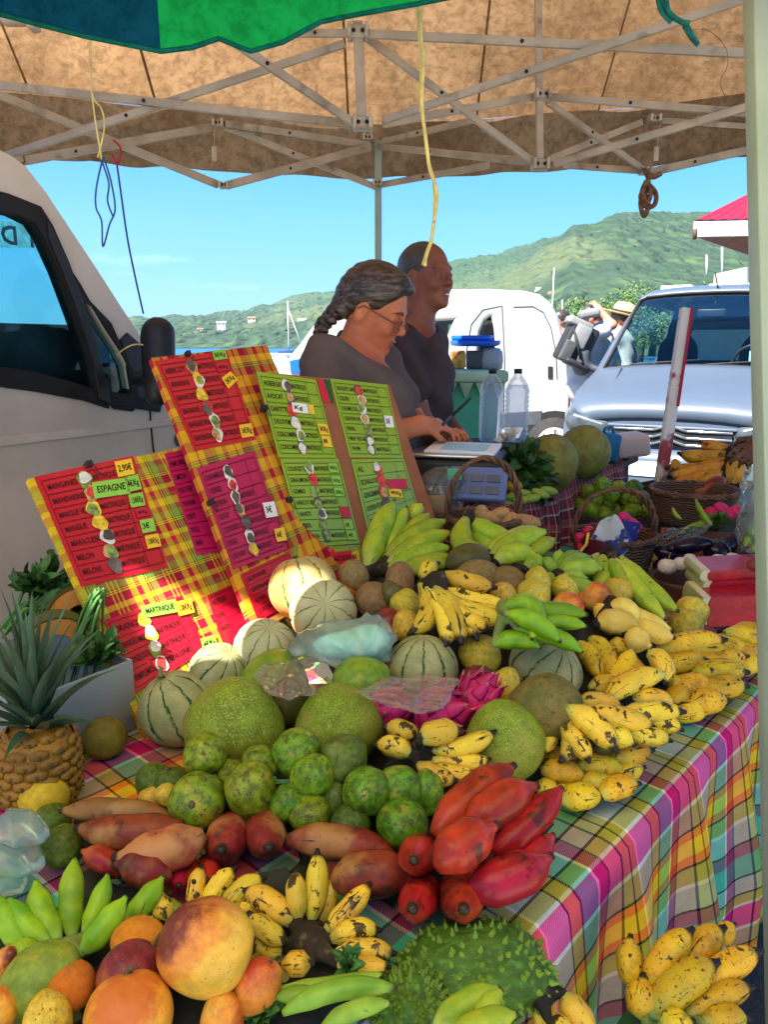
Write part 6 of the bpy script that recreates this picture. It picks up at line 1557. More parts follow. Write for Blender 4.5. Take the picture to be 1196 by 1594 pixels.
def sm(pts,n=6):
 """smooth polyline (Catmull-Rom)"""
 out=[]
 for i in range(len(pts)-1):
  p0=pts[max(i-1,0)];p1=pts[i];p2=pts[i+1];p3=pts[min(i+2,len(pts)-1)]
  for k in range(n):
   t=k/n
   out.append(tuple(.5*(2*b_+(c_-a_)*t+(2*a_-5*b_+4*c_-d_)*t*t+(3*b_-a_-3*c_+d_)*t**3)for a_,b_,c_,d_ in zip(p0,p1,p2,p3)))
 return out+[pts[-1]]
cord('cord_tie','pale yellow cord hanging in front of the man, frayed at the end',[sm([(649,-30,1.5),(652,40,1.5),(657,100,1.5),(654,150,1.5),(661,200,1.5),(667,250,1.5),(676,285,1.5),(677,330,1.5),(672,372,1.5),(665,392,1.5),(659,413,1.5)]),sm([(653,-30,1.49),(656,60,1.49),(660,90,1.49),(657,160,1.49),(665,230,1.49),(669,262,1.49),(680,300,1.49),(676,345,1.49)]),sm([(672,375,1.5),(664,398,1.495),(662,414,1.49)])],['rope_yellow']*3,.0036)
cord('cord_tie','double yellow cord with thin blue loops hanging at the upper left',[sm([(137,-30,1.6),(139,60,1.6),(141,120,1.6),(145,165,1.6),(150,200,1.6),(158,248,1.6)]),sm([(148,-20,1.6),(143,30,1.6),(142,140,1.6),(158,170,1.6),(162,200,1.6),(152,245,1.6)]),sm([(160,245,1.6),(150,290,1.6),(149,322,1.6),(158,345,1.6),(160,384,1.6),(170,350,1.6),(179,325,1.6),(172,280,1.6),(161,245,1.6)]),sm([(158,250,1.59),(169,285,1.59),(167,312,1.59),(175,336,1.59)])],['rope_yellow','rope_yellow','rope_blue','rope_blue'],.0019)
cord('knotted_cord','thin pale cord loop under the teal blue parasol panel',[sm([(168,-10,1.35),(174,14,1.35),(186,24,1.35),(190,8,1.35),(188,-12,1.35)]),sm([(188,20,1.35),(189,40,1.35),(188,56,1.35)])],['rope_yellow','rope_yellow'],.0022)
cord('tie_cord','red knot with a long dark blue cord down to the van mirror',[sm([(176,218,2.6),(186,228,2.6),(188,242,2.6),(182,256,2.6),(174,240,2.6)]),sm([(181,250,2.6),(188,300,2.65),(198,370,2.7),(210,430,2.8),(223,488,2.9)])],['rope_red','rope_blue'],.0034)
cord('rope_bundle','coiled brown cord bundle tied to the rear tent joint',[sm([(1003,262,3.45),(1010,280,3.45),(1006,300,3.45),(998,315,3.45),(1003,336,3.45),(1010,320,3.45),(1004,300,3.45)]),sm([(1008,285,3.44),(1021,300,3.44),(1020,318,3.44),(1008,322,3.44),(998,306,3.44),(1008,288,3.44)]),sm([(1006,270,3.45),(1018,276,3.45),(1030,270,3.45)]),sm([(1008,280,3.43),(1014,300,3.43),(1008,316,3.43),(1000,300,3.43),(1007,282,3.43)])],['rope_brown']*4,.011)
cord('frayed_cord','frayed dark teal cord hanging at the upper right',[sm([(1028,-20,1.5),(1034,8,1.5),(1048,26,1.5),(1066,36,1.5),(1072,44,1.5),(1084,64,1.5)]),sm([(1040,-20,1.49),(1040,14,1.49),(1058,32,1.49),(1074,36,1.49)]),sm([(1024,-10,1.5),(1030,16,1.5),(1046,34,1.5)]),sm([(1066,40,1.5),(1076,56,1.5),(1088,70,1.5)])],['rope_green']*4,.005)
cord('thin_wire','hair-thin dark thread curling down beside the near pole',[sm([(1070,50,1.5),(1100,46,1.5),(1128,70,1.5),(1134,100,1.5),(1122,130,1.5),(1136,160,1.5)])],['rope_brown'],.0006)
cord('hook_wire','small dark hook hanging from the tent edge at the left',[sm([(36,244,3.0),(38,252,3.0),(33,256,3.0),(40,262,3.0)])],['rope_brown'],.004)
b=MB();c=at(28,26,1.6);b.box((0,0,0),(.075,.03,.035),None,.012);b.box((.03,0,-.012),(.02,.035,.03),None,.006);b.tube([(-.03,0,.02),(0,0,.12),(.02,0,.3)],.002,6)
o=b.build('cord_lock',MT['bracket']);o.location=c;tag(o,'grey plastic fitting hanging below the parasol at the top left','fitting')
cord('mirror_cord','thin yellowish cord tied around the van mirror arm',[sm([(181,553,2.78),(195,542,2.75),(212,536,2.75),(232,540,2.75),(245,551,2.8)])],['rope_yellow'],.003)
# ====== left van (close)
VA=Vector((-1.295,2.59,0));VD=Vector((.47,.883,0)).normalized();VN=Vector((VD.y,-VD.x,0))
class VPlane:
 def __init__(s,o,d,n):s.o,s.d,s.n=o,d,n
 def hit(s,px,py,off=0.0):
  r=ray(px,py);o=s.o+s.n*off
  p=CAM+r*((o-CAM).dot(s.n)/r.dot(s.n));q=p-s.o
  return(q.dot(s.d),p.z)
 def M(s,off=0.0):
  m=Matrix((s.d,Vector((0,0,1)),s.n)).transposed().to_4x4();m.translation=s.o+s.n*off
  return m
VP=VPlane(VA,VD,VN)
van=empty('parked_van',VA+VN*-.95,'off-white delivery van parked close at the left, cab and black mirror in view','van');vo=van.location.copy()
P=lambda*q:[VP.hit(*c)for c in q]
roofpts=P((-60,205),(0,236),(20,246),(40,262),(70,300),(110,360),(150,420),(190,482),(222,530),(240,556))
tail=roofpts[0]
hoodz=roofpts[-1][1]
outer=[(-4.6,.35),(-4.6,2.25),(-2.5,tail[1]+.16),(-1.2,tail[1]+.1)]+roofpts+[(roofpts[-1][0]+.35,hoodz-.12),(roofpts[-1][0]+.62,hoodz-.30),(roofpts[-1][0]+.72,.8),(roofpts[-1][0]+.72,.35)]
win1=P((-150,296),(-40,304),(20,318),(52,334),(70,362),(96,420),(118,480),(140,540),(152,590),(156,620),(120,608),(60,592),(0,583),(-150,584))
win2=P((96,402),(116,432),(140,474),(163,512),(186,546),(199,570),(206,612),(196,628),(168,624),(158,590),(142,530),(120,462))
def grow(p,k=1.055):
 cx=sum(q[0]for q in p)/len(p);cy=sum(q[1]for q in p)/len(p);return[(cx+(x-cx)*k,cy+(y-cy)*k)for x,y in p]
plate(outer,[grow(win1,1.02),grow(win2,.98)],.05,.006,VP.M(-.025),'side_panel',MT['van_beige'],van,vo)
plate(outer,[win1,win2],.05,.02,VP.M(-1.9),'side_panel',MT['van_beige'],van,vo)
def frame(poly,k,off,name,mat,thick=.012):
 cx=sum(p[0]for p in poly)/len(poly);cy=sum(p[1]for p in poly)/len(poly)
 big=[(cx+(x-cx)*k+(0.022 if x>cx else-.022),cy+(y-cy)*k+(.02 if y>cy else-.03))for x,y in poly]
 small=[(cx+(x-cx)*.90,cy+(y-cy)*.91)for x,y in poly]
 return plate(big,[small],.07,.003,VP.M(-.022),name,mat,van,vo)
frame(win1,1.02,.006,'window_frame',MT['black_rubber']);frame(win2,1.0,.006,'window_frame',MT['black_rubber'])
for off in(-.02,-1.9):
 for w in(win1,win2):plate(w,[],.004,.0003,VP.M(off),'window_glass',MT['glass_van'],van,vo)
def strip(pts,half,off,name,mat,th=.01):
 up=[(x,y+half)for x,y in pts];dn=[(x,y-half)for x,y in reversed(pts)]
 return plate(up+dn,[],th,.003,VP.M(off),name,mat,van,vo)
strip(P((-150,690),(0,688),(150,671),(276,655)),.012,.003,'body_crease',MT['van_beige'])
g=P((232,628),(234,660),(238,700),(242,720));plate([(x-.003,y)for x,y in g]+[(x+.003,y)for x,y in reversed(g)],[],.004,.0005,VP.M(.002),'door_gap',MT['black_rubber'],van,vo)
lk=VP.hit(277,684);plate([(lk[0]+.022*math.cos(a*PI/8),lk[1]+.026*math.sin(a*PI/8))for a in range(16)],[],.012,.003,VP.M(.004),'lock',MT['grey_plastic'],van,vo)
plate([(lk[0]+.008*math.cos(a*PI/8),lk[1]+.012*math.sin(a*PI/8))for a in range(16)],[],.006,.002,VP.M(.012),'lock_slot',MT['black_rubber'],van,vo)
pil=P((70,350),(94,400),(120,462),(142,530),(158,590),(166,628),(150,620),(140,560),(118,490),(94,424),(72,372))
plate(pil,[],.02,.004,VP.M(.012),'door_pillar',MT['black_plastic'],van,vo)
low=P((150,606),(205,618),(248,626),(245,640),(205,634),(150,628),(110,612));plate(low,[],.014,.003,VP.M(.008),'belt_trim',MT['black_rubber'],van,vo)
tri=P((196,520),(224,545),(240,570),(248,628),(206,624),(200,570),(186,530));plate(tri,[],.016,.004,VP.M(.004),'mirror_mount',MT['black_plastic'],van,vo)
mp=at(247,560,2.78)
S=Solid();k=2.78/F
S.cap(at(246,520,2.78)-mp,at(250,590,2.78)-mp,26*k,23*k,.02).cap(at(238,530,2.80)-mp,at(240,590,2.80)-mp,18*k,18*k,.02)
S.cap(at(246,605,2.78)-mp,at(244,615,2.78)-mp,22*k,18*k,.01).cap(at(215,590,3.0)-mp,at(240,590,2.8)-mp,.03,.03,.02)
me=S.mesh(.006,'mirror');me.materials.append(MT['black_plastic']);mo=link_mesh('mirror',me,van,mp-vo)
def across(prof,off0,off1,name,mat,th=.02):
 b=MB()
 m0=VP.M(off0);m1=VP.M(off1)
 b.grid(lambda u,v:(m0@Vector((*lerp2(prof,v),0))).lerp(m1@Vector((*lerp2(prof,v),0)),u)-vo,8,max(2,len(prof)*2))
 o=b.build(name,mat,van);o.modifiers.new('t','SOLIDIFY').thickness=th;return o
def lerp2(pts,u):
 f=u*(len(pts)-1);i=min(int(f),len(pts)-2);g=f-i
 return(pts[i][0]*(1-g)+pts[i+1][0]*g,pts[i][1]*(1-g)+pts[i+1][1]*g)
rp_=[(-4.6,2.25),(-2.5,tail[1]+.16),(-1.2,tail[1]+.1)]+roofpts[:4]
across([(x,y-.012)for x,y in rp_],-.05,-1.87,'roof',MT['van_beige'])
across([(x,y-.012)for x,y in roofpts[3:]],-.12,-1.80,'windscreen',MT['glass_van'],.004)
across([(x,y-.012)for x,y in[roofpts[-1]]+outer[-4:]],-.05,-1.87,'bonnet',MT['van_beige'])
dx=roofpts[-1][0]
for nm,c,s,m in(('dashboard',(dx-.42,hoodz-.12),(.55,.26,1.72),'black_plastic'),('cab_floor',(dx-1.2,.62),(2.0,.5,1.72),'black_plastic'),('bulkhead',(dx-1.95,1.25),(.04,1.0,1.72),'grey_plastic')):
 b=MB();mm=VP.M(-.96);b.box((c[0],c[1],0),(s[0],s[1],s[2]),None,.03);b.v=[mm@v-vo for v in b.v];b.build(nm,MT[m],van)
b=MB();mm=VP.M(-.5);b.box((dx-.35,hoodz+.03,0),(.30,.04,.30),Matrix.Rotation(-.12,3,'Z'),.01);b.v=[mm@v-vo for v in b.v];b.build('dash_binnacle',MT['black_plastic'],van)
b=MB();mm=VP.M(-.07);b.box((dx-.95,1.34,0),(1.55,.27,.02),None,.01);b.v=[mm@v-vo for v in b.v];b.build('door_lining',MT['black_plastic'],van)
wx0,wz0=None,None
VP2=VPlane(VA-VN*1.86,VD,VN)
ss=[VP2.hit(*q)for q in((-60,342),(64,342),(70,386),(-60,384))]
def plate2(poly,off,th,name,mat):return plate(poly,[],th,.0005,VP2.M(off),name,mat,van,vo)
plate2(ss,0,.003,'sun_strip',MT['sun_strip'])
b=MB()
zr=VP2.hit(40,383)[1];hh=VP2.hit(40,353)[1]-zr
m2=VP2.M(.003)
for ch_,px_ in(('i',53),('D',28)):
 vs,fs2=text_mesh(ch_,1.0,'LEFT',.03);xr=VP2.hit(px_,380)[0];b=MB();b.add([m2@Vector((xr-v.x*hh/.72,zr+v.y*hh/.72*.95,0))-vo for v in vs],fs2,None,False);b.build('letter',MT['ink'],van)
for s in(-.6,-3.7):
 b=MB();mm=VP.M(-.12);b.tube([(dx+.1+s+.4,.34,-.11),(dx+.1+s+.4,.34,.11)],.33,28);b.v=[mm@v-vo for v in b.v];b.build('wheel',MT['rubber'],van)
# ====== white van (side on, behind the man)
WZ=8.6
WP=VPlane(at(866,672,WZ),Vector((.985,-.17,0)).normalized(),Vector((-.17,-.985,0)).normalized())
WP.o.z=0
wv_=empty('parked_van',(WP.o.x-1.4,WP.o.y+.8,0),'white panel van parked side-on behind the man and the green bin','van');wo=wv_.location.copy()
W=lambda*q:[WP.hit(*c)for c in q]
top_=W((448,566),(470,540),(492,510),(520,486),(560,470),(620,461),(690,457),(760,456),(815,459),(838,464),(853,476),(864,496),(872,530),(879,575),(882,620),(880,660))
zb=.28
body=[(top_[0][0]-.62,zb),(top_[0][0]-.70,.62),(top_[0][0]-.55,.92),(top_[0][0]-.1,top_[0][1]-.05)]+top_+[(top_[-1][0]-.02,zb)]
dwin=W((738,545),(741,515),(750,495),(762,486),(770,487),(775,510),(777,540),(778,560),(738,560))
fwin=W((672,494),(716,491),(704,520),(692,548),(672,550))
def arch(cx,r):return[(cx+r*math.cos(PI*i/12),.30+r*math.sin(PI*i/12))for i in range(13)]
whx=W((866,690))[0][0]
def wplate(o_,h_,th,bev,off,nm,m):return plate(o_,h_,th,bev,WP.M(off),nm,m,wv_,wo)
wplate(body,[dwin,fwin],.10,.045,-.05,'side_panel',MT['van_white']);wplate(body,[dwin,fwin],.10,.045,-1.65,'side_panel',MT['van_white'])
for w_ in(dwin,fwin):wplate(w_,[],.006,.0005,-.05,'window_glass',MT['glass_dark'])
def wacross(prof,name,mat,o0=-.06,o1=-1.64,th=.02):
 b=MB();m0=WP.M(o0);m1=WP.M(o1)
 b.grid(lambda u,v:(m0@Vector((*lerp2(prof,v),0))).lerp(m1@Vector((*lerp2(prof,v),0)),u)-wo,6,len(prof)*2)
 o=b.build(name,mat,wv_);o.modifiers.new('t','SOLIDIFY').thickness=th
ins=lambda pts,d=.02:[(x,y-d)for x,y in pts]
wacross(ins(top_[3:12]),'roof',MT['van_white']);wacross(ins(top_[:4]),'windscreen',MT['glass_dark'],th=.005);wacross([(x-.02,y)for x,y in top_[11:]]+[(top_[-1][0]-.04,zb)],'rear_door',MT['van_white']);wacross(ins(body[:5],.0),'bonnet',MT['van_white'])
def wline(pts,t,off,nm,m):
 b=MB();mm=WP.M(off)
 b.tube([mm@Vector((*p,0))-wo for p in pts],t,5);b.build(nm,m,wv_)
wline(W((800,478),(830,477),(846,486),(858,510),(866,550),(868,590)),.006,.002,'door_gap',MT['grey_plastic'])
wline(W((728,660),(724,560),(734,505),(752,482),(782,476),(786,560),(784,660)),.006,.002,'door_gap',MT['grey_plastic'])
hd=W((854,571),(860,571),(860,588),(854,588));wplate(hd,[],.02,.004,.006,'door_handle',MT['black_plastic'])
st_=W((452,562),(467,559),(468,579),(454,581));wplate(st_,[],.02,.003,.012,'blue_sticker',MT['blue_plastic'])
ml=W((780,644),(843,640),(842,660),(780,664));wplate(ml,[],.02,.006,.006,'side_moulding',MT['grey_plastic'])
hub=(W((864,672))[0][0],.30)
for cx in(hub[0],hub[0]-2.65):
 ar=[(cx+.40*math.cos(PI*i/14),.29+.40*math.sin(PI*i/14))for i in range(15)]
 wplate(ar,[],.02,.002,.004,'wheel_arch',MT['black_rubber'])
 b=MB();mm=WP.M(-.08);b.tube([(cx,.31,-.1),(cx,.31,.12)],.31,30);b.v=[mm@v-wo for v in b.v];wh=b.build('wheel',MT['rubber'],wv_)
 b=MB();b.tube([mm@Vector((cx,.31,.12))-wo,mm@Vector((cx,.31,.135))-wo],.20,24)
 for i in range(8):
  a=i*PI/4;b.slot=1;b.bar(mm@Vector((cx+.05*math.cos(a),.31+.05*math.sin(a),.137))-wo,mm@Vector((cx+.18*math.cos(a),.31+.18*math.sin(a),.137))-wo,.02,.008,WP.n)
 b.build('rim',[MT['rim'],MT['grey_plastic']],wh)
b=MB();mm=WP.M(-.45);sx=W((760,520))[0];b.box((sx[0],sx[1]-.18,0),(.16,.7,.5),Matrix.Rotation(-.15,3,'Z'),.06);b.box((sx[0]-.05,sx[1]+.26,0),(.12,.2,.28),None,.05);b.v=[mm@v-wo for v in b.v];b.build('seat',MT['seat_red'],wv_)
# ====== silver van (front on)
SZ=5.75
sv=empty('parked_van',at(1055,700,SZ)*1.0,'silver-blue van facing the stall at the right, with its bonnet and windscreen','van')
cx=at(1042,700,SZ);so=Vector((cx.x,cx.y,0));sv.location=so
SX=RT;SY=Vector((.50,.866,0)).normalized();SXx=Vector((SY.y,-SY.x,0))
def sl(x,y,z):return SXx*x+SY*y+Vector((0,0,z*1.04))
STN=[(0.00,.66,.60,.82,.60),(.02,.76,.68,.90,.66),(.10,.82,.74,.94,.74),(.30,.845,.78,.995,.82),(.62,.86,.80,1.065,.90),(.92,.87,.80,1.135,.97),(1.00,.87,.80,1.165,1.0),(1.22,.87,.745,1.40,1.02),(1.45,.87,.69,1.62,1.03),(1.66,.87,.66,1.775,1.03),(1.80,.87,.655,1.815,1.03),(2.1,.87,.66,1.85,1.03),(2.9,.87,.66,1.86,1.03),(3.7,.86,.65,1.84,1.03),(4.05,.84,.62,1.78,1.0),(4.10,.80,.58,1.6,.9)]
def sec(i,n=22):
 y,hl,ht,zt,zs=STN[i];zb_=.24
 pr=[(hl*.9,zb_),(hl,zb_+.10),(hl+.005,(zs+zb_)/2),(hl,zs),(hl*.995,zs+(zt-zs)*.12),((hl+ht)/2,zs+(zt-zs)*.5),(ht+.02,zt-(zt-zs)*.16),(ht*.975,zt-.045*min(1,(zt-zs)/.3)),(ht*.88,zt-.012),(ht*.6,zt+.004),(ht*.3,zt+.012),(0,zt+.014)]
 full=pr+[(-x,z)for x,z in reversed(pr[:-1])]
 return[sl(x,y,z)for x,z in full]
secs=[sec(i)for i in range(len(STN))];ns=len(secs[0])
def svpatch(i0,i1,j0,j1,off,name,mat,sub=3,shrink=0.0):
 """patch of the body surface between stations i0..i1 and section points j0..j1, lifted by off"""
 b=MB()
 def pt(u,v):
  u=shrink+u*(1-2*shrink);v=shrink+v*(1-2*shrink)
  fi=i0+(i1-i0)*v;i=min(int(fi),len(secs)-2);g=fi-i;fj=j0+(j1-j0)*u;j=min(int(fj),ns-2);h=fj-j
  return(secs[i][j].lerp(secs[i][j+1],h)).lerp(secs[i+1][j].lerp(secs[i+1][j+1],h),g)
 def of(u,v):
  e=.01;n=(pt(min(1,u+e),v)-pt(max(0,u-e),v)).cross(pt(u,min(1,v+e))-pt(u,max(0,v-e)))
  n.normalize();c=sl(0,2,.9)
  if n.dot(pt(u,v)-c)<0:n=-n
  return pt(u,v)+n*off
 b.grid(of,max(2,int((j1-j0)*sub)),max(2,int((i1-i0)*sub)));return b.build(name,mat,sv)
hole=set((i,j)for i in(6,7,8)for j in range(7,15))|set((i,j)for i in(10,11,12)for j in(4,5,16,17))|set((i,j)for i in(8,9)for j in(4,5,16,17))
b=MB();V=[p for s_ in secs for p in s_]
fsb=[(i*ns+j,i*ns+j+1,(i+1)*ns+j+1,(i+1)*ns+j)for i in range(len(secs)-1)for j in range(ns-1)if(i,j)not in hole]
b.add(V,fsb);b.add(secs[0],[tuple(range(ns))],None,False);b.add(secs[-1],[tuple(range(ns))],None,False)
bo=b.build('body',MT['van_silver'],sv)
bo.modifiers.new('t','SOLIDIFY').thickness=.02;bo.modifiers['t'].offset=-1
svpatch(6,9,7,15,-.004,'windscreen',MT['glass_dark'])
for j0,j1 in((4,6),(16,18)):
 svpatch(8,10,j0,j1,-.006,'side_glass',MT['glass_dark']);svpatch(10,13,j0,j1,-.006,'side_glass',MT['glass_dark'])
b=MB();ring=[secs[6][j]for j in range(7,16)];b.tube([p+Vector((0,-.01,.006))for p in ring],.016,6);b.build('cowl',MT['black_rubber'],sv)
for j in(7,15):
 b=MB();b.tube([secs[i][j]+Vector((0,-.006,.004))for i in(6,7,8,9)],.014,6);b.build('screen_seal',MT['black_rubber'],sv)
b=MB();b.tube([secs[9][j]+Vector((0,-.008,.004))for j in range(7,16)],.012,6);b.build('screen_seal',MT['black_rubber'],sv)
for x0,x1 in((-.55,.05),(.0,.62)):
 b=MB();b.bar(sl(x0,1.0,1.19),sl(x1,1.08,1.235),.018,.012,Vector((0,0,1)),.003);b.build('wiper',MT['black_plastic'],sv)
for s in(-1,1):
 b=MB();b.tube([sl(s*.50,.12,.95),sl(s*.56,.5,1.045),sl(s*.60,.92,1.158)],.009,6);b.build('bonnet_crease',MT['van_silver'],sv)
 b=MB();b.tube([sl(s*.70,.05,.89),sl(s*.79,.3,.955),sl(s*.81,.9,1.09)],.005,6);b.build('bonnet_gap',MT['grey_plastic'],sv)
 S=Solid()
 S.cap(sl(s*.50,.03,.745),sl(s*.72,.06,.79),.07,.095,.05).ell(sl(s*.78,.15,.81),(.06,.14,.085),None,.05)
 me=S.mesh(.012,'headlamp');me.materials.append(MT['lamp_glass']);hl=link_mesh('headlamp',me,sv)
 b=MB();b.sphere(sl(s*.56,.03,.71),(.055,.03,.055),16,10);b.sphere(sl(s*.70,.05,.74),(.06,.03,.06),16,10);b.build('reflector',MT['chrome'],hl)
 S=Solid();S.cap(sl(s*1.02,1.16,1.16),sl(s*1.02,1.16,1.27),.085,.075,.03).cap(sl(s*.88,1.18,1.14),sl(s*1.0,1.16,1.17),.03,.04,.03)
 me=S.mesh(.012,'mirror');me.materials.append(MT['grey_plastic']);link_mesh('mirror',me,sv)
b=MB();b.box(sl(0,-.005,.70),(.86,.04,.13),Matrix((SXx,SY,Vector((0,0,1)))).transposed(),.01);b.build('grille',MT['black_plastic'],sv)
RSV=Matrix((SXx,SY,Vector((0,0,1)))).transposed()
for z in(.655,.705,.755):
 for s in(-1,1):
  b=MB();b.bar(sl(s*.43,-.03,z),sl(s*.12,-.035,z),.012,.016,Vector((0,0,1)),.003);b.bar(sl(s*.12,-.035,z),sl(0,-.04,z+.035),.012,.016,Vector((0,0,1)),.003);b.build('grille_bar',MT['chrome'],sv)
b=MB();b.box(sl(0,.0,.775),(.92,.05,.022),RSV,.008);b.build('grille_trim',MT['van_silver'],sv)
b=MB();b.box(sl(0,.0,.44),(1.62,.22,.36),RSV,.08);b.build('bumper',MT['van_silver'],sv)
b=MB();b.box(sl(0,-.115,.48),(.52,.012,.11),RSV,.003);pl=b.build('number_plate',MT['tag_white'],sv)
b=MB();b.tube([sl(.02,1.75,1.82),sl(.0,1.62,1.95)],.006,6);b.box(sl(.02,1.76,1.83),(.03,.06,.02),RSV,.008);b.build('aerial',MT['black_plastic'],sv)
for s in(-.45,.0,.35):
 b=MB();b.box(sl(s,2.6,1.885),(.3,.5,.05),RSV,.015);b.build('roof_load',MT['tag_white'],sv)
b=MB();b.box(sl(0,1.45,1.02),(1.5,.5,.16),RSV,.05);b.build('dashboard',MT['grey_plastic'],sv)
for x in(-.38,.38):
 S=Solid();S.cap(sl(x,2.25,.85),sl(x,2.32,1.28),.2,.19,.05).ell(sl(x,2.36,1.50),(.13,.06,.11),None,.05)
 me=S.mesh(.025,'seat');me.materials.append(MT['seat_cloth']);link_mesh('seat',me,sv)
b=MB();b.tube([sl(.38+.19*math.cos(i*PI/12),1.72,1.17+.18*math.sin(i*PI/12))for i in range(25)],.014,7,False);b.build('steering_wheel',MT['black_plastic'],sv)
b=MB();b.box(sl(0,1.62,1.62),(.24,.03,.07),RSV,.015);b.build('rear_mirror',MT['black_plastic'],sv)
b=MB();b.box(sl(.38,1.9,1.25),(.13,.03,.10),RSV,.004);b.build('hanging_tag',MT['paper_blue'],sv)
for i,(x,z)in enumerate(((.50,1.38),(.62,1.38))):
 b=MB();b.lathe([(.001,.14),(.02,.1),(.055,0),(.001,-.01)],16,Matrix.Translation(sl(x,3.2,z)));b.build('orange_cone',MT['orange'],sv)
b=MB();b.box(sl(0,4.0,1.35),(1.1,.01,.35),RSV);b.build('rear_glass',MT['paper_blue'],sv)
for s in(-1,1):
 for y in(.72,3.3):
  b=MB();b.tube([sl(s*.70,y,.30),sl(s*.88,y,.30)],.30,28);w_=b.build('wheel',MT['rubber'],sv)
# ====== green bin with boxes, bottles
BZ=4.9
bp=at(716,650,BZ);bn=empty('refuse_bin',(bp.x,bp.y,0),'green wheeled refuse bin with ribbed rim and pale lid behind the man','bin')
hz=at(732,590,BZ).z
b=MB();b.prism([Vector((-.17,-.28,0)),Vector((.17,-.28,0)),Vector((.17,.28,0)),Vector((-.17,.28,0))],Vector((0,0,.08)),Vector((0,0,hz)))
for i in range(4,8):b.v[i].x*=1.18;b.v[i].y*=1.15
b.build('body',MT['bin_green'],bn)
b=MB();b.box((0,0,hz+.03),(.50,.70,.07),None,.02);b.build('lid',MT['bin_lid'],bn)
for i in range(5):
 x=-.19+.095*i;b=MB();b.prism([Vector((x-.04,-.37,hz-.005)),Vector((x+.04,-.37,hz-.005)),Vector((x,-.34,hz-.10))],Vector((0,0,0)),Vector((0,.06,0)));b.build('rim_rib',MT['bin_lid'],bn)
for s in(-1,1):
 b=MB();b.tube([(s*.2,.2,.08),(s*.26,.2,.08)],.08,18);b.build('wheel',MT['rubber'],bn)
tz=hz+.068
bc=Vector((bp.x,bp.y,tz))
b=MB();b.box((0,0,.055),(.085,.08,.11),None,.01);o=b.build('spice_box',simple('yellow_brown_box',(.55,.3,.05),.5,.2,20,layers=(((.25,.05,.03),12,.5,.6,.8),)));o.location=bc+Vector((-.03,-.1,0));tag(o,'small yellow-brown carton on the bin lid','box')
b=MB();b.box((0,0,.055),(.10,.09,.11),None,.012);o=b.build('grey_tin',MT['grey_plastic']);o.location=bc+Vector((.075,-.1,0));tag(o,'dark grey tin in the middle of the bin lid','tin')
b=MB();b.lathe([(.001,0),(.07,0),(.075,.05),(.07,.10),(.05,.125),(.001,.13)],24);o=b.build('grey_pot',simple('mid_grey_plastic',(.3,.31,.33),.4,.1,8));o.location=bc+Vector((.175,-.1,0));tag(o,'rounded grey pot at the right of the bin lid','pot')
for i,(dx_,dz_,w_)in enumerate(((.08,.135,.30),(.06,.165,.25))):
 b=MB();b.lathe([(.001,0),(w_*.42,0),(w_*.5,.008),(w_*.52,.035),(w_*.49,.035),(w_*.46,.012),(.001,.010)],32);o=b.build('blue_bowl',MT['blue_plastic']);o.location=bc+Vector((dx_,-.06,dz_-.0));tag(o,['wide blue plastic bowl lid, lower one, above the bin','blue plastic bowl lid, upper and smaller one, above the bin'][i],'bowl')
cb=at(783,690,3.45);crate('bottle_crate','dark crate behind the herbs that carries two water bottles',Vector((cb.x,cb.y,0)),(.42,.3,cb.z-.002),0)
bt_=MB();bt_.box((0,0,cb.z+.002),(.42,.3,.008));
o=bt_.build('crate_lid',MT['wood']);o.location=Vector((cb.x,cb.y,0));tag(o,'flat dark board under the two water bottles','board')
for i,px in enumerate((764,803)):
 c=at(px,690,3.45);c.z=cb.z+.008;Hb=.318
 root=empty('water_bottle',c,['ribbed clear water bottle with black cap, left of two','ribbed clear water bottle with black cap, right of two'][i],'bottle','water bottles on the crate')
 pr=[(.001,0),(.044,0),(.052,.008)]
 n=26
 for j in range(n+1):pr.append((.0525+.0035*math.sin(j*PI*.8),.012+.21*j/n))
 pr+=[(.052,.232),(.046,.252),(.032,.276),(.019,.290),(.016,.300)]
 b=MB();b.lathe(pr,28);b.build('bottle_wall',MT['bottle'],root)
 b=MB();b.lathe([(max(.001,r-.003),z)for r,z in pr if z<.245]+[(.04,.25),(.001,.25)],28);b.build('water',MT['water'],root)
 b=MB();b.lathe([(.001,.299),(.018,.299),(.018,.318),(.016,.32),(.001,.32)],20);b.build('cap',MT['black_plastic'],root)
# ====== people
def head_solid():
 S=Solid()
 S.ell((-.015,0,.035),(.099,.077,.088),None,.01).ell((.03,0,-.03),(.060,.060,.082),None,.03).ell((.034,0,-.078),(.052,.046,.036),None,.025).ell((.072,0,-.100),(.019,.021,.015),None,.018)
 S.ell((.079,0,.024),(.015,.05,.011),None,.016).cap((.086,0,.014),(.107,0,-.028),.008,.012,.012).ell((.097,.012,-.034),(.011,.008,.008),None,.008).ell((.097,-.012,-.034),(.011,.008,.008),None,.008)
 S.ell((.089,0,-.062),(.010,.022,.006),None,.006).ell((.086,0,-.074),(.010,.019,.007),None,.006)
 for s in(-1,1):
  S.ell((.062,s*.036,-.03),(.026,.022,.024),None,.02).ell((.098,s*.032,.001),(.016,.017,.012),None,.012,'-')
  S.ell((.080,s*.032,.0),(.011,.014,.0115),None,.004)
  S.ell((-.008,s*.077,-.012),(.019,.010,.033),Matrix.Rotation(.2,3,'Y'),.008).ell((-.004,s*.086,-.012),(.009,.006,.018),None,.006,'-')
 S.ell((.098,0,-.068),(.012,.019,.0022),None,.003,'-')
 return S
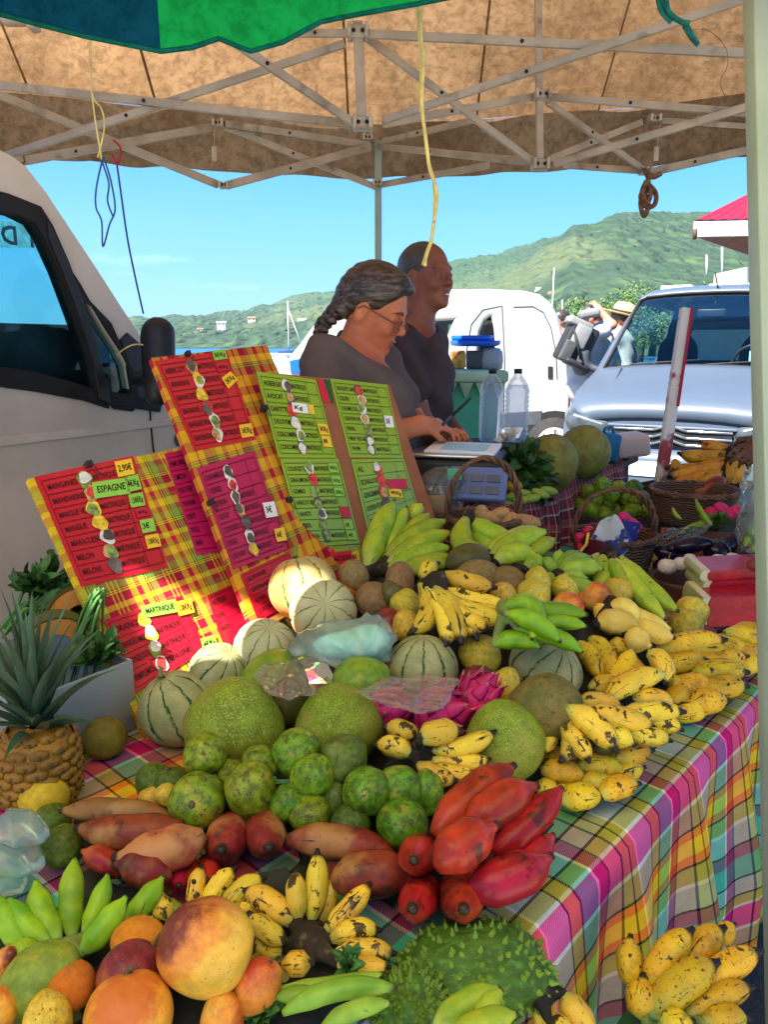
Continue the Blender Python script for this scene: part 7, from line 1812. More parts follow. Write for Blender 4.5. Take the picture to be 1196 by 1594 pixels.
def head_M(pos,yaw,pitch,scale=1.0,roll=0.0):
 """yaw: degrees turned from picture-right towards the viewer; pitch: degrees looking down"""
 y=math.radians(yaw);p=math.radians(pitch);fwd0=Vector((math.cos(y),-math.sin(y),0));side=Vector((0,0,1)).cross(fwd0)
 f=fwd0*math.cos(p)-Vector((0,0,math.sin(p)));u=side.cross(f)*-1;u=f.cross(side)
 R=Matrix((f,side,u)).transposed()@Matrix.Rotation(roll,3,'X')
 M=(R*scale).to_4x4();M.translation=pos;return M
def scaled(S,M):
 k=M.to_3x3().col[0].length;R=(M.to_3x3()*(1/k)).to_4x4();R.translation=M.translation
 for i,p in enumerate(S.p):
  p=list(p)
  if p[0]=='c':p[1]=p[1]*k;p[2]=p[2]*k;p[3]*=k;p[4]*=k
  elif p[0]=='e':p[1]=p[1]*k;p[2]=tuple(r*k for r in p[2])
  else:p[1]=p[1]*k
  S.p[i]=tuple(p)
 return S.move(R)
def eyes(root,M,o3,iris='iris',look=(1,0,-.1),white='eye_white',dx=0.0):
 for s in(-1,1):
  b=MB();c=Vector((.0815+dx,s*.032,.0005));b.sphere((0,0,0),.0118,14,10);b.v=[(M@(c+v))-o3 for v in b.v];e=b.build('eye',MT[white],root)
  b=MB();d=Vector(look).normalized();b.sphere((0,0,0),.0058,12,8);b.v=[(M@(c+d*.0072+v))-o3 for v in b.v];b.build('iris',MT[iris],e)
  bb=MB();bb.tube([(M@Vector(q))-o3 for q in((.093,s*.014,.022),(.094,s*.030,.027),(.082,s*.050,.021))],[.003,.0042,.002],6);bb.build('eyebrow',MT['hair_black'],root)
 b=MB();b.sphere((0,0,0),(.004,.021,.0045),12,6);b.v=[(M@(Vector((.0945,0,-.0625))+v))-o3 for v in b.v];b.build('lip',MT['lip'],root)
 b=MB();b.sphere((0,0,0),(.004,.018,.005),12,6);b.v=[(M@(Vector((.0925,0,-.0745))+v))-o3 for v in b.v];b.build('lip',MT['lip'],root)
def hand_solid(S,w,d,n,L=.18,curl=.6,thumb=1,spread=.05,k=.006):
 """palm at wrist w pointing along d, back of the hand towards n; five bent fingers"""
 d=Vector(d).normalized();n=Vector(n).normalized();s=d.cross(n).normalized()*thumb;n=s.cross(d)*thumb
 n=n.normalized()
 c=w+d*L*.26
 R=Matrix((d,s,n)).transposed()
 S.ell(c,(L*.29,L*.225,L*.085),R,.012);S.cap(w,c,L*.15,L*.13,.02)
 for i,(off,ln)in enumerate(((.165,.40),(.06,.45),(-.05,.42),(-.15,.33))):
  p=w+d*L*.50+s*L*off;cur=curl*(1+.12*i);q=p;ang=cur*.45
  for j,seg in enumerate((.45,.32,.26)):
   e=(d*math.cos(ang)-n*math.sin(ang)+s*(off*spread*6)).normalized();r=q+e*ln*L*seg
   S.cap(q,r,L*(.050-.006*j),L*(.046-.007*j),k*.6);q=r;ang+=cur*.75
 t0=w+d*L*.14+s*L*.17;t1=t0+(d*.7+s*.6-n*.35).normalized()*L*.24;t2=t1+(d*.9-n*.45-s*.1).normalized()*L*.2
 S.cap(t0,t1,L*.07,L*.056,.01);S.cap(t1,t2,L*.055,L*.042,.006)
 return S
def finish(S,vox,name,mat,root,noise=None,inflate=0):
 me=S.mesh(vox,name,noise,inflate);me.materials.append(MT[mat]if isinstance(mat,str)else mat);return link_mesh(name,me,root)
def folds(a=.004,f=38):
 return lambda X,Y,Z:a*np.sin(f*X+14*Z+3*np.sin(9*Z+5*Y))*np.sin(f*.6*Z+11*Y+2)+a*.6*np.sin(f*1.9*(X*.5+Z)+4*np.sin(12*X))
zw=2.36;kw=zw/F
def w_(x,y,dz=0):return at(x,y,zw+dz)
HM=head_M(w_(584,481),20,25,1.02)
o3=Vector((w_(548,640).x,w_(548,640).y,0));wom=empty('person',o3,'woman in a charcoal T-shirt with a grey braid and glasses, writing','person')
loc=lambda*q:w_(*q)-o3
HMl=HM.copy();HMl.translation=HM.translation-o3
def torso_w(S,e=0):
 S.cap(loc(508,567,-.10),loc(582,567,.17),.056+e,.056+e,.05).cap(loc(544,622,.02),loc(562,760,.04),.135+e,.155+e,.06).ell(loc(580,622,.0),(.105+e,.11+e,.095+e),None,.06).ell(loc(592,690,.02),(.13+e,.14+e,.12+e),None,.06).ell(loc(517,594,.02),(.078+e,.10+e,.10+e),None,.05)
 return S
S=scaled(head_solid(),HM);S.move(Matrix.Translation(-o3))
S.cap(loc(571,490,.0),loc(549,552,.03),.050,.058,.03)
torso_w(S)
el=loc(548,690,-.17);wr=loc(655,662,-.09)
S.cap(loc(506,562,-.12),el,.054,.044,.03).cap(el,wr,.043,.029,.02)
hand_solid(S,wr,loc(706,660,-.02)-wr,(.1,-.55,.8),.155,.75,1)
el2=loc(640,650,.22);wr2=loc(672,676,.04)
S.cap(loc(596,570,.18),el2,.05,.04,.03).cap(el2,wr2,.04,.028,.02)
hand_solid(S,wr2,loc(715,668,-.03)-wr2,(.2,-.2,.9),.15,.8,-1)
for x in(-.09,.09):
 S.cap(loc(560,760,.04)+Vector((x,0,0)),Vector((x,.02,.5)),.09,.065,.05);S.cap(Vector((x,.02,.5)),Vector((x,0,.05)),.06,.04,.03);S.cap(Vector((x,0,.04)),Vector((x+.12,-.04,.035)),.035,.03,.02)
finish(S,.0048,'body','skin_woman',wom)
S=torso_w(Solid(),.010);S.cap(loc(506,560,-.12),loc(521,606,-.145),.072,.074,.03).cap(loc(596,568,.18),loc(628,632,.21),.064,.062,.03).cap(loc(552,545,.03),loc(548,570,.03),.07,.09,.03)
S.cap(loc(574,468,-.0),loc(570,526,-.01),.078,.082,.012,'-').ell(loc(596,536,-.02),(.06,.07,.05),None,.012,'-')
finish(S,.0052,'shirt','shirt_grey',wom,folds(.0058,30))
S=Solid().cap(loc(562,740,.04),loc(562,790,.04),.165,.165,.04)
for x in(-.09,.09):S.cap(loc(560,770,.04)+Vector((x,0,0)),Vector((x,.02,.1)),.10,.075,.05)
finish(S,.012,'trousers','shirt_black',wom)
S=Solid().ell((-.016,0,.044),(.108,.087,.092),None,.01).ell((-.07,0,.0),(.06,.072,.062),None,.04).ell((.02,0,.085),(.07,.07,.04),None,.03)
S.cut((.072,0,.068),(.86,0,-.5),.008).ell((.05,-.085,-.03),(.055,.03,.05),None,.01,'-').ell((.05,.085,-.03),(.055,.03,.05),None,.01,'-').ell((-.0,-.09,-.025),(.02,.03,.03),None,.008,'-')
S=scaled(S,HM);S.move(Matrix.Translation(-o3))
br_=[(536,474),(528,480),(520,487),(512,494),(505,502),(500,509),(498,520),(497,532)]
for i,(x,y)in enumerate(br_):
 for s in(-1,1):
  S.ell(loc(x+s*4,y+s*3,.0-.02*(i%2)*s-.01),(.024-.0012*i,.021-.001*i,.017-.0008*i),Matrix.Rotation(.7*s,3,'Y'),.006)
S.cap(loc(550,468,-.0),loc(530,478,0),.048,.026,.03)
hd=finish(S,.0042,'hair','hair_grey',wom,lambda X,Y,Z:.0014*np.sin(170*Z+60*X+2.5*np.sin(22*X)))
eyes(wom,HMl,o3*0,look=(.8,0,-1),white='skin_woman')
g=empty('spectacles',(0,0,0));g.parent=wom
for s in(-1,1):
 c=Vector((.104,s*.034,-.012));ring=[c+Vector((-.006*abs(math.cos(a)),.026*math.cos(a),.020*math.sin(a)))for a in[i*PI/14 for i in range(29)]]
 b=MB();b.tube([HMl@p for p in ring],.0019,6,False);b.tube([HMl@Vector(p)for p in((.098,s*.060,-.005),(.05,s*.083,.0),(-.005,s*.086,.005),(-.02,s*.083,-.012))],.0024,6);b.build('rim',MT['spec_rim'],g)
 b=MB();b.add([HMl@p for p in ring[:-1]],[tuple(range(28))],None,False);b.build('lens',MT['lens'],g)
b=MB();b.tube([HMl@Vector(p)for p in((.106,-.010,-.008),(.113,0,-.003),(.106,.010,-.008))],.0019,6);b.build('bridge',MT['spec_rim'],g)
pn=w_(716,636,-.10);pp_=empty('pen',pn,'thin black pen held in the woman\'s hand','pen')
d=w_(729,621,-.11)-w_(690,658,-.06);d.normalize()
b=MB();b.tube([-d*.085,d*.03,d*.045,d*.052],[.0042,.0046,.003,.001],8);b.build('barrel',MT['black_plastic'],pp_)
b=MB();b.tube([-d*.09,-d*.03],.0052,8);b.build('cap',MT['grey_plastic'],pp_)
zm=2.9
def m_(x,y,dz=0):return at(x,y,zm+dz)
o3=Vector((m_(650,640).x,m_(650,640).y,0));man=empty('person',o3,'tall man with cropped hair in a black V-neck shirt, smiling to the right','person')
loc=lambda*q:m_(*q)-o3
HM=head_M(m_(664,431),42,-2,1.04);HMl=HM.copy();HMl.translation=HM.translation-o3
def torso_m(S,e=0):
 return S.cap(loc(618,540,-.06),loc(668,534,.16),.066+e,.066+e,.05).cap(loc(645,570,.05),loc(646,720,.05),.125+e,.13+e,.06).ell(loc(658,590,.0),(.095+e,.10+e,.15+e),None,.05)
S=scaled(head_solid(),HM);S.move(Matrix.Translation(-o3));S.cap(loc(656,462,0),loc(650,530,.03),.056,.064,.03);torso_m(S)
el=loc(655,660,-.14);wr=loc(716,694,-.16)
S.cap(loc(622,545,-.12),el,.056,.045,.03).cap(el,wr,.044,.03,.02);hand_solid(S,wr,(.9,-.3,-.3),(.2,-.5,.8),.18,.6,1)
el2=loc(690,650,.24);S.cap(loc(668,540,.18),el2,.054,.043,.03).cap(el2,loc(730,700,.16),.043,.03,.02);hand_solid(S,loc(730,700,.16),(.9,-.2,-.3),(.2,-.5,.8),.18,.6,-1)
for x in(-.1,.1):S.cap(loc(648,740,.05)+Vector((x,0,0)),Vector((x,.02,.5)),.095,.07,.05).cap(Vector((x,.02,.5)),Vector((x,0,.05)),.065,.042,.03).cap(Vector((x,0,.04)),Vector((x+.13,-.05,.035)),.037,.03,.02)
finish(S,.0052,'body','skin_man',man)
S=torso_m(Solid(),.012);S.cap(loc(622,543,-.12),loc(640,610,-.135),.074,.07,.03).cap(loc(668,538,.18),loc(682,600,.21),.07,.066,.03).cap(loc(650,515,.03),loc(648,545,.03),.075,.10,.03)
S.cap(loc(656,470,-.0),loc(655,512,.0),.068,.070,.012,'-').cap(loc(666,505,-.09),loc(672,545,-.13),.045,.012,.01,'-')
finish(S,.006,'shirt','shirt_black',man,folds(.0062,27))
S=Solid().cap(loc(648,715,.05),loc(648,770,.05),.145,.15,.04)
for x in(-.1,.1):S.cap(loc(648,745,.05)+Vector((x,0,0)),Vector((x,.02,.1)),.105,.08,.05)
finish(S,.012,'trousers','shirt_black',man)
S=Solid().ell((-.018,0,.035),(.101,.080,.090),None,.01).ell((-.05,0,-.02),(.066,.074,.06),None,.03);S.cut((.052,0,.075),(.84,0,.22),.012).ell((.0,-.085,-.02),(.026,.03,.04),None,.006,'-')
S=scaled(S,HM);S.move(Matrix.Translation(-o3));finish(S,.0048,'hair','hair_black',man,lambda X,Y,Z:.001*np.sin(300*X)*np.sin(300*Z))
eyes(man,HMl,o3,look=(1,.25,.1),dx=.003)
b=MB();b.sphere((0,0,0),(.003,.014,.0028),12,6);b.v=[HMl@(Vector((.0955,0,-.0685))+v)for v in b.v];b.build('teeth',MT['tag_white'],man)
def walker(z,hx,hy,yaw,label,skin,shirt,trousers,tor,arms,hat=None,vox=.012,pitch=10,feet=(.18,-.2),hair='hair_grey',head=True):
 kz=z/F;o=Vector((at(tor[0],tor[1],z).x,at(tor[0],tor[1],z).y,0));root=empty('person',o,label,'person')
 L_=lambda x,y,dz=0:at(x,y,z+dz)-o
 M=head_M(at(hx,hy,z),yaw,pitch,1.02);S=scaled(head_solid(),M);S.move(Matrix.Translation(-o))
 tx,ty,tw,y0,y1=tor;w=tw*kz
 sh=Vector((0,0,at(tx,y0,z).z));hp=Vector((0,0,at(tx,y1,z).z));sx=L_(tx,y0)
 S.cap(L_(hx,hy,0)+Vector((-.03,.02,-.06)),L_(tx,y0)+Vector((0,0,.02)),.052,.06,.03)
 def T(S,e):return S.cap(L_(tx-2,y0+8,-w*.55),L_(tx+2,y0+8,w*.55),.06+e,.06+e,.05).cap(L_(tx,y0+16),L_(tx,y1),w*.62+e,w*.6+e,.06)
 T(S,0);A=[]
 for pts in arms:
  P3=[L_(*p)for p in pts]
  for i in range(len(P3)-1):S.cap(P3[i],P3[i+1],.052-.012*i,.042-.012*i,.03)
  hand_solid(S,P3[-1],(P3[-1]-P3[-2]),(.1,-.7,.6),.17,.7,1);A.append(P3)
 for s,f in zip((-1,1),feet):
  kn=Vector((f*.5+.03,s*.09,.5));S.cap(L_(tx,y1)+Vector((0,s*.09,0)),kn,.09,.06,.05).cap(kn,Vector((f,s*.09,.09)),.058,.038,.03).cap(Vector((f,s*.09,.05)),Vector((f+.16,s*.09,.035)),.04,.032,.02)
 finish(S,vox,'body',skin,root)
 S=T(Solid(),.022)
 for P3 in A:S.cap(P3[0],P3[0].lerp(P3[1],.62),.082,.085,.03)
 S.cap(L_(tx,y1-6),L_(tx,y1+4),w*.66+.02,w*.70+.02,.03);finish(S,vox,'shirt',shirt,root,folds(.006,22))
 S=Solid().cap(L_(tx,y1),L_(tx,y1+12),w*.60+.01,w*.58+.01,.03)
 for s,f in zip((-1,1),feet):S.cap(L_(tx,y1+6)+Vector((0,s*.09,0)),Vector((f*.5+.03,s*.09,.46)),.115,.09,.05)
 finish(S,vox,'trousers',trousers,root,folds(.005,22))
 Ml=M.copy();Ml.translation=M.translation-o
 if hair:
  S=Solid().ell((-.018,0,.035),(.106,.086,.094),None,.01);S.cut((.05,0,.05),(.9,0,-.35),.006);S=scaled(S,Ml);finish(S,.009,'hair',hair,root)
 eyes(root,Ml,o*0)
 return root,M,Ml,o
hm,M,Ml,o=walker(7.9,969,499,22,'walking man in a straw hat and sunglasses, white printed shirt','skin_pink','shirt_print','trousers',(958,560,42,522,606),[[(940,532,-.2),(942,562,-.26),(972,578,-.2)],[(972,534,.2),(985,566,.22),(1000,585,.1)]],pitch=14)
b=MB();b.add([],[])if False else None
b.box((.098,-.034,.0),(.012,.05,.032),None,.005);b.box((.098,.034,.0),(.012,.05,.032),None,.005);b.box((.105,0,.008),(.006,.03,.006));b.tube([(.095,-.06,.004),(-.01,-.088,.006)],.003,5);b.v=[Ml@v for v in b.v];b.build('sunglasses',MT['black_plastic'],hm)
b=MB()
for px,nm in((946,'backpack_strap'),):b.tube([at(952,520,7.7)-o,at(957,540,7.62)-o,at(956,575,7.64)-o],.022,6);b.build('backpack_strap',MT['pack_dark'],hm)
hat=empty('straw_hat',M.translation,'straw hat with a dark band on the walking man','hat')
Mh=M.copy();Mh.translation=Vector((0,0,0));Mh=Mh@Matrix.Translation((-.01,0,.062))@Matrix.Diagonal((1.16,.92,1,1))
b=MB();b.lathe([(.095,.0),(.098,.02),(.092,.07),(.075,.105),(.04,.118),(.001,.105)],28,Mh);b.build('crown',MT['straw'],hat)
b=MB();b.lathe([(.094,.004),(.13,-.004),(.165,-.002),(.185,.006),(.186,.010),(.165,.004),(.13,.002),(.096,.012)],28,Mh);b.build('brim',MT['straw'],hat)
b=MB();b.lathe([(.0985,.008),(.1005,.012),(.0995,.034),(.097,.036)],28,Mh);b.build('band',MT['hat_band'],hat)
walker(7.4,922,497,10,'man in a white T-shirt and khaki trousers with one arm raised, carrying a backpack','skin_pink','shirt_white','trousers',(916,560,42,524,596),[[(920,522,-.18),(954,506,-.22),(934,482,-.16)],[(930,530,.2),(938,570,.22),(948,600,.15)]],pitch=20)
walker(8.9,872,500,160,'person in light blue clothes mostly hidden behind the white van','skin_pink','blue_cloth','blue_cloth',(886,590,40,530,610),[[(884,540,-.18),(884,575,-.2),(890,606,-.2)]],vox=.016)
bq_=at(897,535,7.12);bpk=empty('backpack',bq_,'grey and white hiking backpack carried on the shoulder behind the white van','backpack');kq=7.12/F
RB_=Matrix.Rotation(-.32,3,'Y')
def bpx(x,y,dz=0):return at(x,y,7.12+dz)-bq_
Rk=Matrix((RT,Vector((0,1,0)),Vector((0,0,1)))).transposed()@Matrix.Rotation(.42,3,'Y')
def bbx(nm,x,y,dz,w,d,h,mt,bv,rot=Rk):
 b=MB();b.box(bpx(x,y,dz),(w*kq,d,h*kq),rot,bv);o=b.build(nm,MT[mt],bpk);return o
bbx('body',897,536,.03,46,.26,62,'pack_dark',.03);bbx('front_pocket',904,524,-.10,24,.10,34,'pack_light',.015);bbx('side_pocket',884,546,-.09,18,.08,32,'pack_grey',.015)
bbx('lid',902,504,-.04,40,.22,12,'pack_light',.02);bbx('base',896,567,-.02,40,.2,10,'pack_dark',.03)
bbx('rolled_mat',918,488,.0,32,.12,14,'pack_light',.03,Rk@Matrix.Rotation(-.6,3,'Y'))
for a_,c_ in(((893,508),(905,560)),):
 b=MB();b.tube([bpx(*a_,-.14),bpx((a_[0]+c_[0])/2,(a_[1]+c_[1])/2,-.17),bpx(*c_,-.14)],.012,6);b.build('strap',MT['pack_dark'],bpk)
zv=1.95
def v_(x,y,dz=0):return at(x,y,zv+dz)
o3=Vector((1.42,2.0,0));ven=empty('person',o3,'person mostly outside the frame at the right, dark hand holding a clear bag','person')
S=scaled(head_solid(),head_M(Vector((1.42,2.0,1.58)),190,15));S.move(Matrix.Translation(-o3));S.cap((0,0,1.5),(0,0,1.36),.05,.06,.03).cap((-.02,-.17,1.32),(-.02,.17,1.32),.06,.06,.05).cap((0,0,1.25),(0,0,.9),.15,.15,.06)
wr=v_(1196,690)-o3;S.cap((-.02,-.17,1.32),(-.05,-.22,1.08),.05,.042,.03).cap((-.05,-.22,1.08),wr,.042,.03,.02)
hand_solid(S,wr,v_(1160,706,-.05)-o3-wr,(.1,-.6,.75),.15,.9,1)
for s in(-.1,.1):S.cap((0,s,.9),(0,s,.5),.09,.065,.05).cap((0,s,.5),(0,s,.05),.06,.04,.03).cap((0,s,.04),(-.15,s,.035),.037,.03,.02)
finish(S,.007,'body','skin_dark',ven)
S=Solid().cap((-.02,-.17,1.32),(-.02,.17,1.32),.075,.075,.05).cap((0,0,1.26),(0,0,.86),.165,.17,.06).cap((-.02,-.17,1.32),(-.04,-.21,1.14),.07,.065,.03);finish(S,.012,'shirt','shirt_grey',ven)
S=Solid().cap((0,0,.88),(0,0,.84),.165,.165,.05)
for s in(-.1,.1):S.cap((0,s,.86),(0,s,.1),.105,.08,.05)
finish(S,.012,'trousers','shirt_black',ven)
hb,hc=film_bag('plastic_bag','long clear plastic bag with green courgettes held at the right beside the pole','plastic bag',[(1176,760,0,22,44,24),(1172,820,0,24,44,30),(1180,720,0,12,20,14)],1.9,'bag_clear',.005,.004)
for i,(x0,y0,x1,y1)in enumerate(((1160,850,1196,790),(1172,858,1210,800))):
 hand('courgette',['green courgette inside the clear bag, left','green courgette inside the clear bag, right'][i],'courgette','ban_darkgreen',[(x0,y0,x1,y1,15,3,0)],0,zc=1.9)
# ====== ground, sea, hills, far things
def noise2(x,y,s,o=4):
 return mn.fractal(Vector((x/s,y/s,3.1)),.9,2.1,o)
def asphalt():
 t=NT('asphalt');c=t.coord('Object');n=t.noise(c,120,3);n2=t.noise(c,1.3,4)
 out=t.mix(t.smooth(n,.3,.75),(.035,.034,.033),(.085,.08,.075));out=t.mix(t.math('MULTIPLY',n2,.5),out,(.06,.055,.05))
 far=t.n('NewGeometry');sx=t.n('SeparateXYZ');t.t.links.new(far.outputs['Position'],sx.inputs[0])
 out=t.mix(t.smooth(sx.outputs[1],3.9,4.4),out,(.23,.21,.19))  # ground beyond the stall made paler for more bounced light
 out=t.mix(t.smooth(sx.outputs[1],-.1,-.5),out,t.mix(t.noise(c,2,5),(.48,.40,.31),(.62,.54,.43)))  # unseen ground behind the camera made pale and warm to bounce fill light
 return t.done(t.bsdf(out,.9,t.bump(n,.6,.006)))
b=MB();b.grid(lambda u,v:Vector((-60+120*u,-30+46*v,0)),8,8,None,False);o=b.build('ground',asphalt());o['kind']='structure'
def sea():
 t=NT('sea_water');c=t.coord('Object',(1,1,1));n=t.noise(c,.9,5,.6)
 out=t.mix(t.smooth(t.noise(c,.02,4),.35,.7),(.006,.075,.19),(.012,.12,.27))
 return t.done(t.bsdf(out,.25,t.bump(n,.5,.25)))
b=MB();b.grid(lambda u,v:Vector((-6000+12000*u,16.01+6000*v,-.6)),6,6,None,False);o=b.build('sea',sea());o['kind']='structure'
b=MB();b.box((0,15.9,-.31),(120,.2,.6));o=b.build('quay',MT['concrete_pole']);o['kind']='structure'
SKY=[(-1400,536),(-400,534),(100,524),(230,506),(270,502),(330,495),(390,487),(450,472),(500,462),(560,450),(620,436),(680,424),(720,408),(760,398),(800,386),(835,374),(870,374),(905,373),(945,358),(985,360),(1015,362),(1050,362),(1085,362),(1130,356),(1180,352),(1260,340),(1500,320),(2400,300)]
def sky_y(px):
 for(a,b_),(c,d)in zip(SKY,SKY[1:]):
  if a<=px<=c:f=(px-a)/(c-a);f=f*f*(3-2*f);return b_+(d-b_)*f+9*min(1,max(0,(px-200)/150))
 return 536
def hill_pt(px,r):
 """r 0..1 from the shore to the ridge and beyond"""
 Rsh=520 if px<620 else 520-380*min(1,(px-620)/260)
 Rr=2300
 d=Rsh*(Rr/Rsh)**min(r,1.0)if r<=1 else Rr+900*(r-1)
 x=(px-598)/F*d;y=d
 top=(math.tan(math.radians(12.2)*0+math.atan((797-sky_y(px))/F)-TH))*Rr+CAMZ
 k=min(r,1.0);prof=k**1.55 if px<600 else(.34*k**1.1+.66*k**3.0)
 if px>=600:prof=prof*min(1,(px-600)/200)+(k**1.55)*(1-min(1,(px-600)/200))
 h=top*prof-(0.45*top*(r-1)if r>1 else 0)
 amp=(d*.012)*min(1,k*5)
 rid=1-abs(mn.noise(Vector((x/420+5,y/700,.3))))*2
 h+=amp*noise2(x,y,260)*1.0+top*.13*(rid-.4)*k*(1-k*.75)*2
 h+=d*.0035*(1+noise2(x,y,70,3))*min(1,k*8)
 q=max(9,d*.009);h+=q*.36*(abs(mn.noise(Vector((x/q,y/(q*3.2),1.7))))+.6*abs(mn.noise(Vector((x/q*2.1,y/(q*1.6),5.7)))))*min(1,k*9)
 return Vector((x,y,max(-.7,h-.4)))
def hillmat():
 t=NT('wooded_hill');c=t.coord('Object',(1,.28,1.5));g=t.n('NewGeometry');sx=t.n('SeparateXYZ');t.t.links.new(g.outputs['Position'],sx.inputs[0])
 a=t.noise(c,.055,5,.65);b_=t.noise(c,.0042,4,.6);f=t.noise(c,.0022,3,.5)
 v=t.vor(c,.10)
 v2=t.vor(c,.045)
 out=t.mix(t.smooth(a,.36,.66),(.022,.055,.020),(.058,.098,.034))
 out=t.mix(t.math('MULTIPLY',t.smooth(v,.25,.7),.8),out,(.014,.036,.017))  # darker cell edges paint shade into the gaps between tree crowns
 out=t.mix(t.math('MULTIPLY',t.smooth(v2,.3,.75),.6),out,(.02,.05,.022))
 fld=t.math('MULTIPLY',t.smooth(b_,.53,.60),t.smooth(sx.outputs[2],240,60))
 out=t.mix(t.math('MULTIPLY',fld,.45),out,(.12,.135,.055))
 out=t.mix(t.math('MULTIPLY',t.smooth(f,.5,.7),.4),out,(.036,.085,.024))
 return t.done(t.bsdf(out,.95,t.bump(t.math('SUBTRACT',t.noise(c,.06,4),v),.9,7)))
b=MB();b.grid(lambda u,v:hill_pt(-500+2100*u,v*1.12),760,230);o=b.build('hills',hillmat());o['kind']='structure'
hz_=MB();hz_.box((0,3000,449),(12400,6300,902));o=hz_.build('haze',None)
o.data.materials.clear();t=NT('haze_air');pv=t.n('VolumePrincipled');pv.inputs['Color'].default_value=(.5,.76,1,1);pv.inputs['Density'].default_value=.00006;pv.inputs['Anisotropy'].default_value=.2
t.t.links.new(pv.outputs[0],t.out.inputs['Volume']);o.data.materials.append(t.m);o['kind']='stuff'
def house(px,py,d,w,label,red=True):
 p=CAM+ray(px,py)*d;root=empty('house',p,label,'house','houses on the hillside');h=w*.38;z0=-h*1.2
 b=MB();b.box((0,0,h/2+z0/2),(w,w*.6,h-z0));b.build('wall',MT['wall_cream']if red else MT['white_paint'],root)
 b=MB();r=[Vector((-w*.56,-w*.38,h)),Vector((-w*.56,w*.38,h)),Vector((-w*.56,0,h*1.5))];b.prism(r,Vector((0,0,0)),Vector((w*1.12,0,0)));b.build('roof',MT['tile_red']if red else MT['white_paint'],root)
 for s in(-.25,.25):
  b=MB();b.box((s*w,-w*.302,h*.5),(w*.16,.06,h*.4));b.build('window',MT['grey_plastic'],root)
for i,(x,y,d,w,r)in enumerate(((852,466,420,13,0),(868,470,380,10,1),(886,464,430,14,0),(900,458,470,13,1),(1000,470,400,8,1),(345,508,900,16,0),(392,500,1000,16,1),(470,503,900,14,0),(312,516,800,10,1),(505,492,1000,12,1))):
 house(x,y,d,w*(.62 if x<600 else .85),['white house leftmost beside the white van roof','small red-roofed house between white houses','broad white house on the slope above the backpack','pale house with red roof, highest above the backpack','small house just behind the silver van roof','pale house on the far shore, left part','red-roofed house on the far slope, middle','white house on the far shore right by the masts','tiny house leftmost on the far shore','small red-roofed house above the woman\'s braid'][i],r)
LEAFT=[simple('tree_leaf_a',(.055,.11,.02),.6,.4,3,val=.15),simple('tree_leaf_b',(.028,.07,.015),.6,.4,3,val=.15),simple('tree_leaf_c',(.085,.14,.025),.6,.4,3,val=.15)]
def tree(px,py,d,w,h,label,seed,kind=0):
 base=CAM+ray(px,py)*d;R=random.Random(seed);root=empty('tree',Vector((base.x,base.y,base.z-h*.55)),label,'tree','trees behind the vans')
 b=MB();b.tube([(0,0,-root.location.z-.3),(w*.02,0,h*.2),(-w*.02,0,h*.5),(0,0,h*.8)],[w*.06,w*.05,w*.04,w*.015],7)
 for i in range(5):
  a=R.uniform(0,6.28);b.tube([(0,0,h*(.25+.08*i)),(w*.2*math.cos(a),w*.2*math.sin(a),h*(.4+.08*i)),(w*.36*math.cos(a),w*.36*math.sin(a),h*(.5+.08*i))],[w*.03,w*.02,w*.008],6)
 b.build('trunk',MT['stem'],root)
 b=MB();cl=[(Vector((R.uniform(-.42,.42)*w,R.uniform(-.4,.4)*w,h*R.uniform(.32,.92))),w*R.uniform(.14,.26))for _ in range(13)]
 for c,r in cl:
  b.slot=R.choice((0,1,2))
  for _ in range(230):
   v=Vector((R.gauss(0,1),R.gauss(0,1),R.gauss(0,1))).normalized()*r*R.uniform(.55,1.05);p=c+v;s=w*R.uniform(.012,.03)
   t1=Vector((R.uniform(-1,1),R.uniform(-1,1),R.uniform(-1,1))).normalized();t2=t1.orthogonal().normalized()
   b.add([p-t1*s,p+t2*s*.6,p+t1*s,p-t2*s*.6],[(0,1,2,3)],None,False)
 b.build('crown',LEAFT,root)
TR=[(905,478,90,8,6),(950,470,110,10,7),(985,462,120,11,8),(1020,455,120,10,8),(925,500,70,6,5),(1060,448,130,12,8),(1090,440,150,14,10),(1130,430,130,12,9),(1160,440,110,10,8),(855,488,110,7,5),(1000,486,80,6,5),(1040,470,90,7,6),(968,500,75,5,5)]
TL_=['bushy tree behind the man with the backpack','green tree above the raised elbow','tree crown above the straw hat','tree between hat and silver van roof','low bush left behind the backpack','tree behind the silver van roof, left part','large tree behind the aerial of the silver van','tree below the red roof','tree at the near pole under the red roof','small tree right behind the white van roof','low tree touching the hat brim','low tree at the silver van roof edge','low bush between the two walkers']
for i,(x,y,d,w,h)in enumerate(TR):tree(x,y+30+(12 if x>1030 else 0),d,w,h*.75,TL_[i],50+i)
pp=CAM+ray(886,500)*60;pr_=empty('palm_tree',Vector((pp.x,pp.y,pp.z-3)),'yellow-green palm beside the white van rear, behind the backpack','palm')
b=MB();b.tube([(0,0,-1.5),(.1,0,1.5),(0,0,3)],[.14,.11,.09],8);b.build('trunk',MT['stem'],pr_)
R=random.Random(9)
for i in range(15):
 a=i*2.4;el=R.uniform(.0,1.2);b=MB();d=Vector((math.cos(a)*math.cos(el),math.sin(a)*math.cos(el),math.sin(el)))
 for k in range(9):
  f=k/9;c=Vector((0,0,3))+d*1.2*f-Vector((0,0,.55*f*f))
  for s in(-1,1):
   q=d.cross(Vector((0,0,1))).normalized()*s
   b.add([c,c+d*.12,c+q*.4*(1-f*.6)+d*.25-Vector((0,0,.18))],[(0,1,2)],None,False)
 b.tube([Vector((0,0,3))+d*1.2*f-Vector((0,0,.55*f*f))for f in(0,.3,.6,1)],.012,5);b.build('frond',LEAFT[2],pr_)
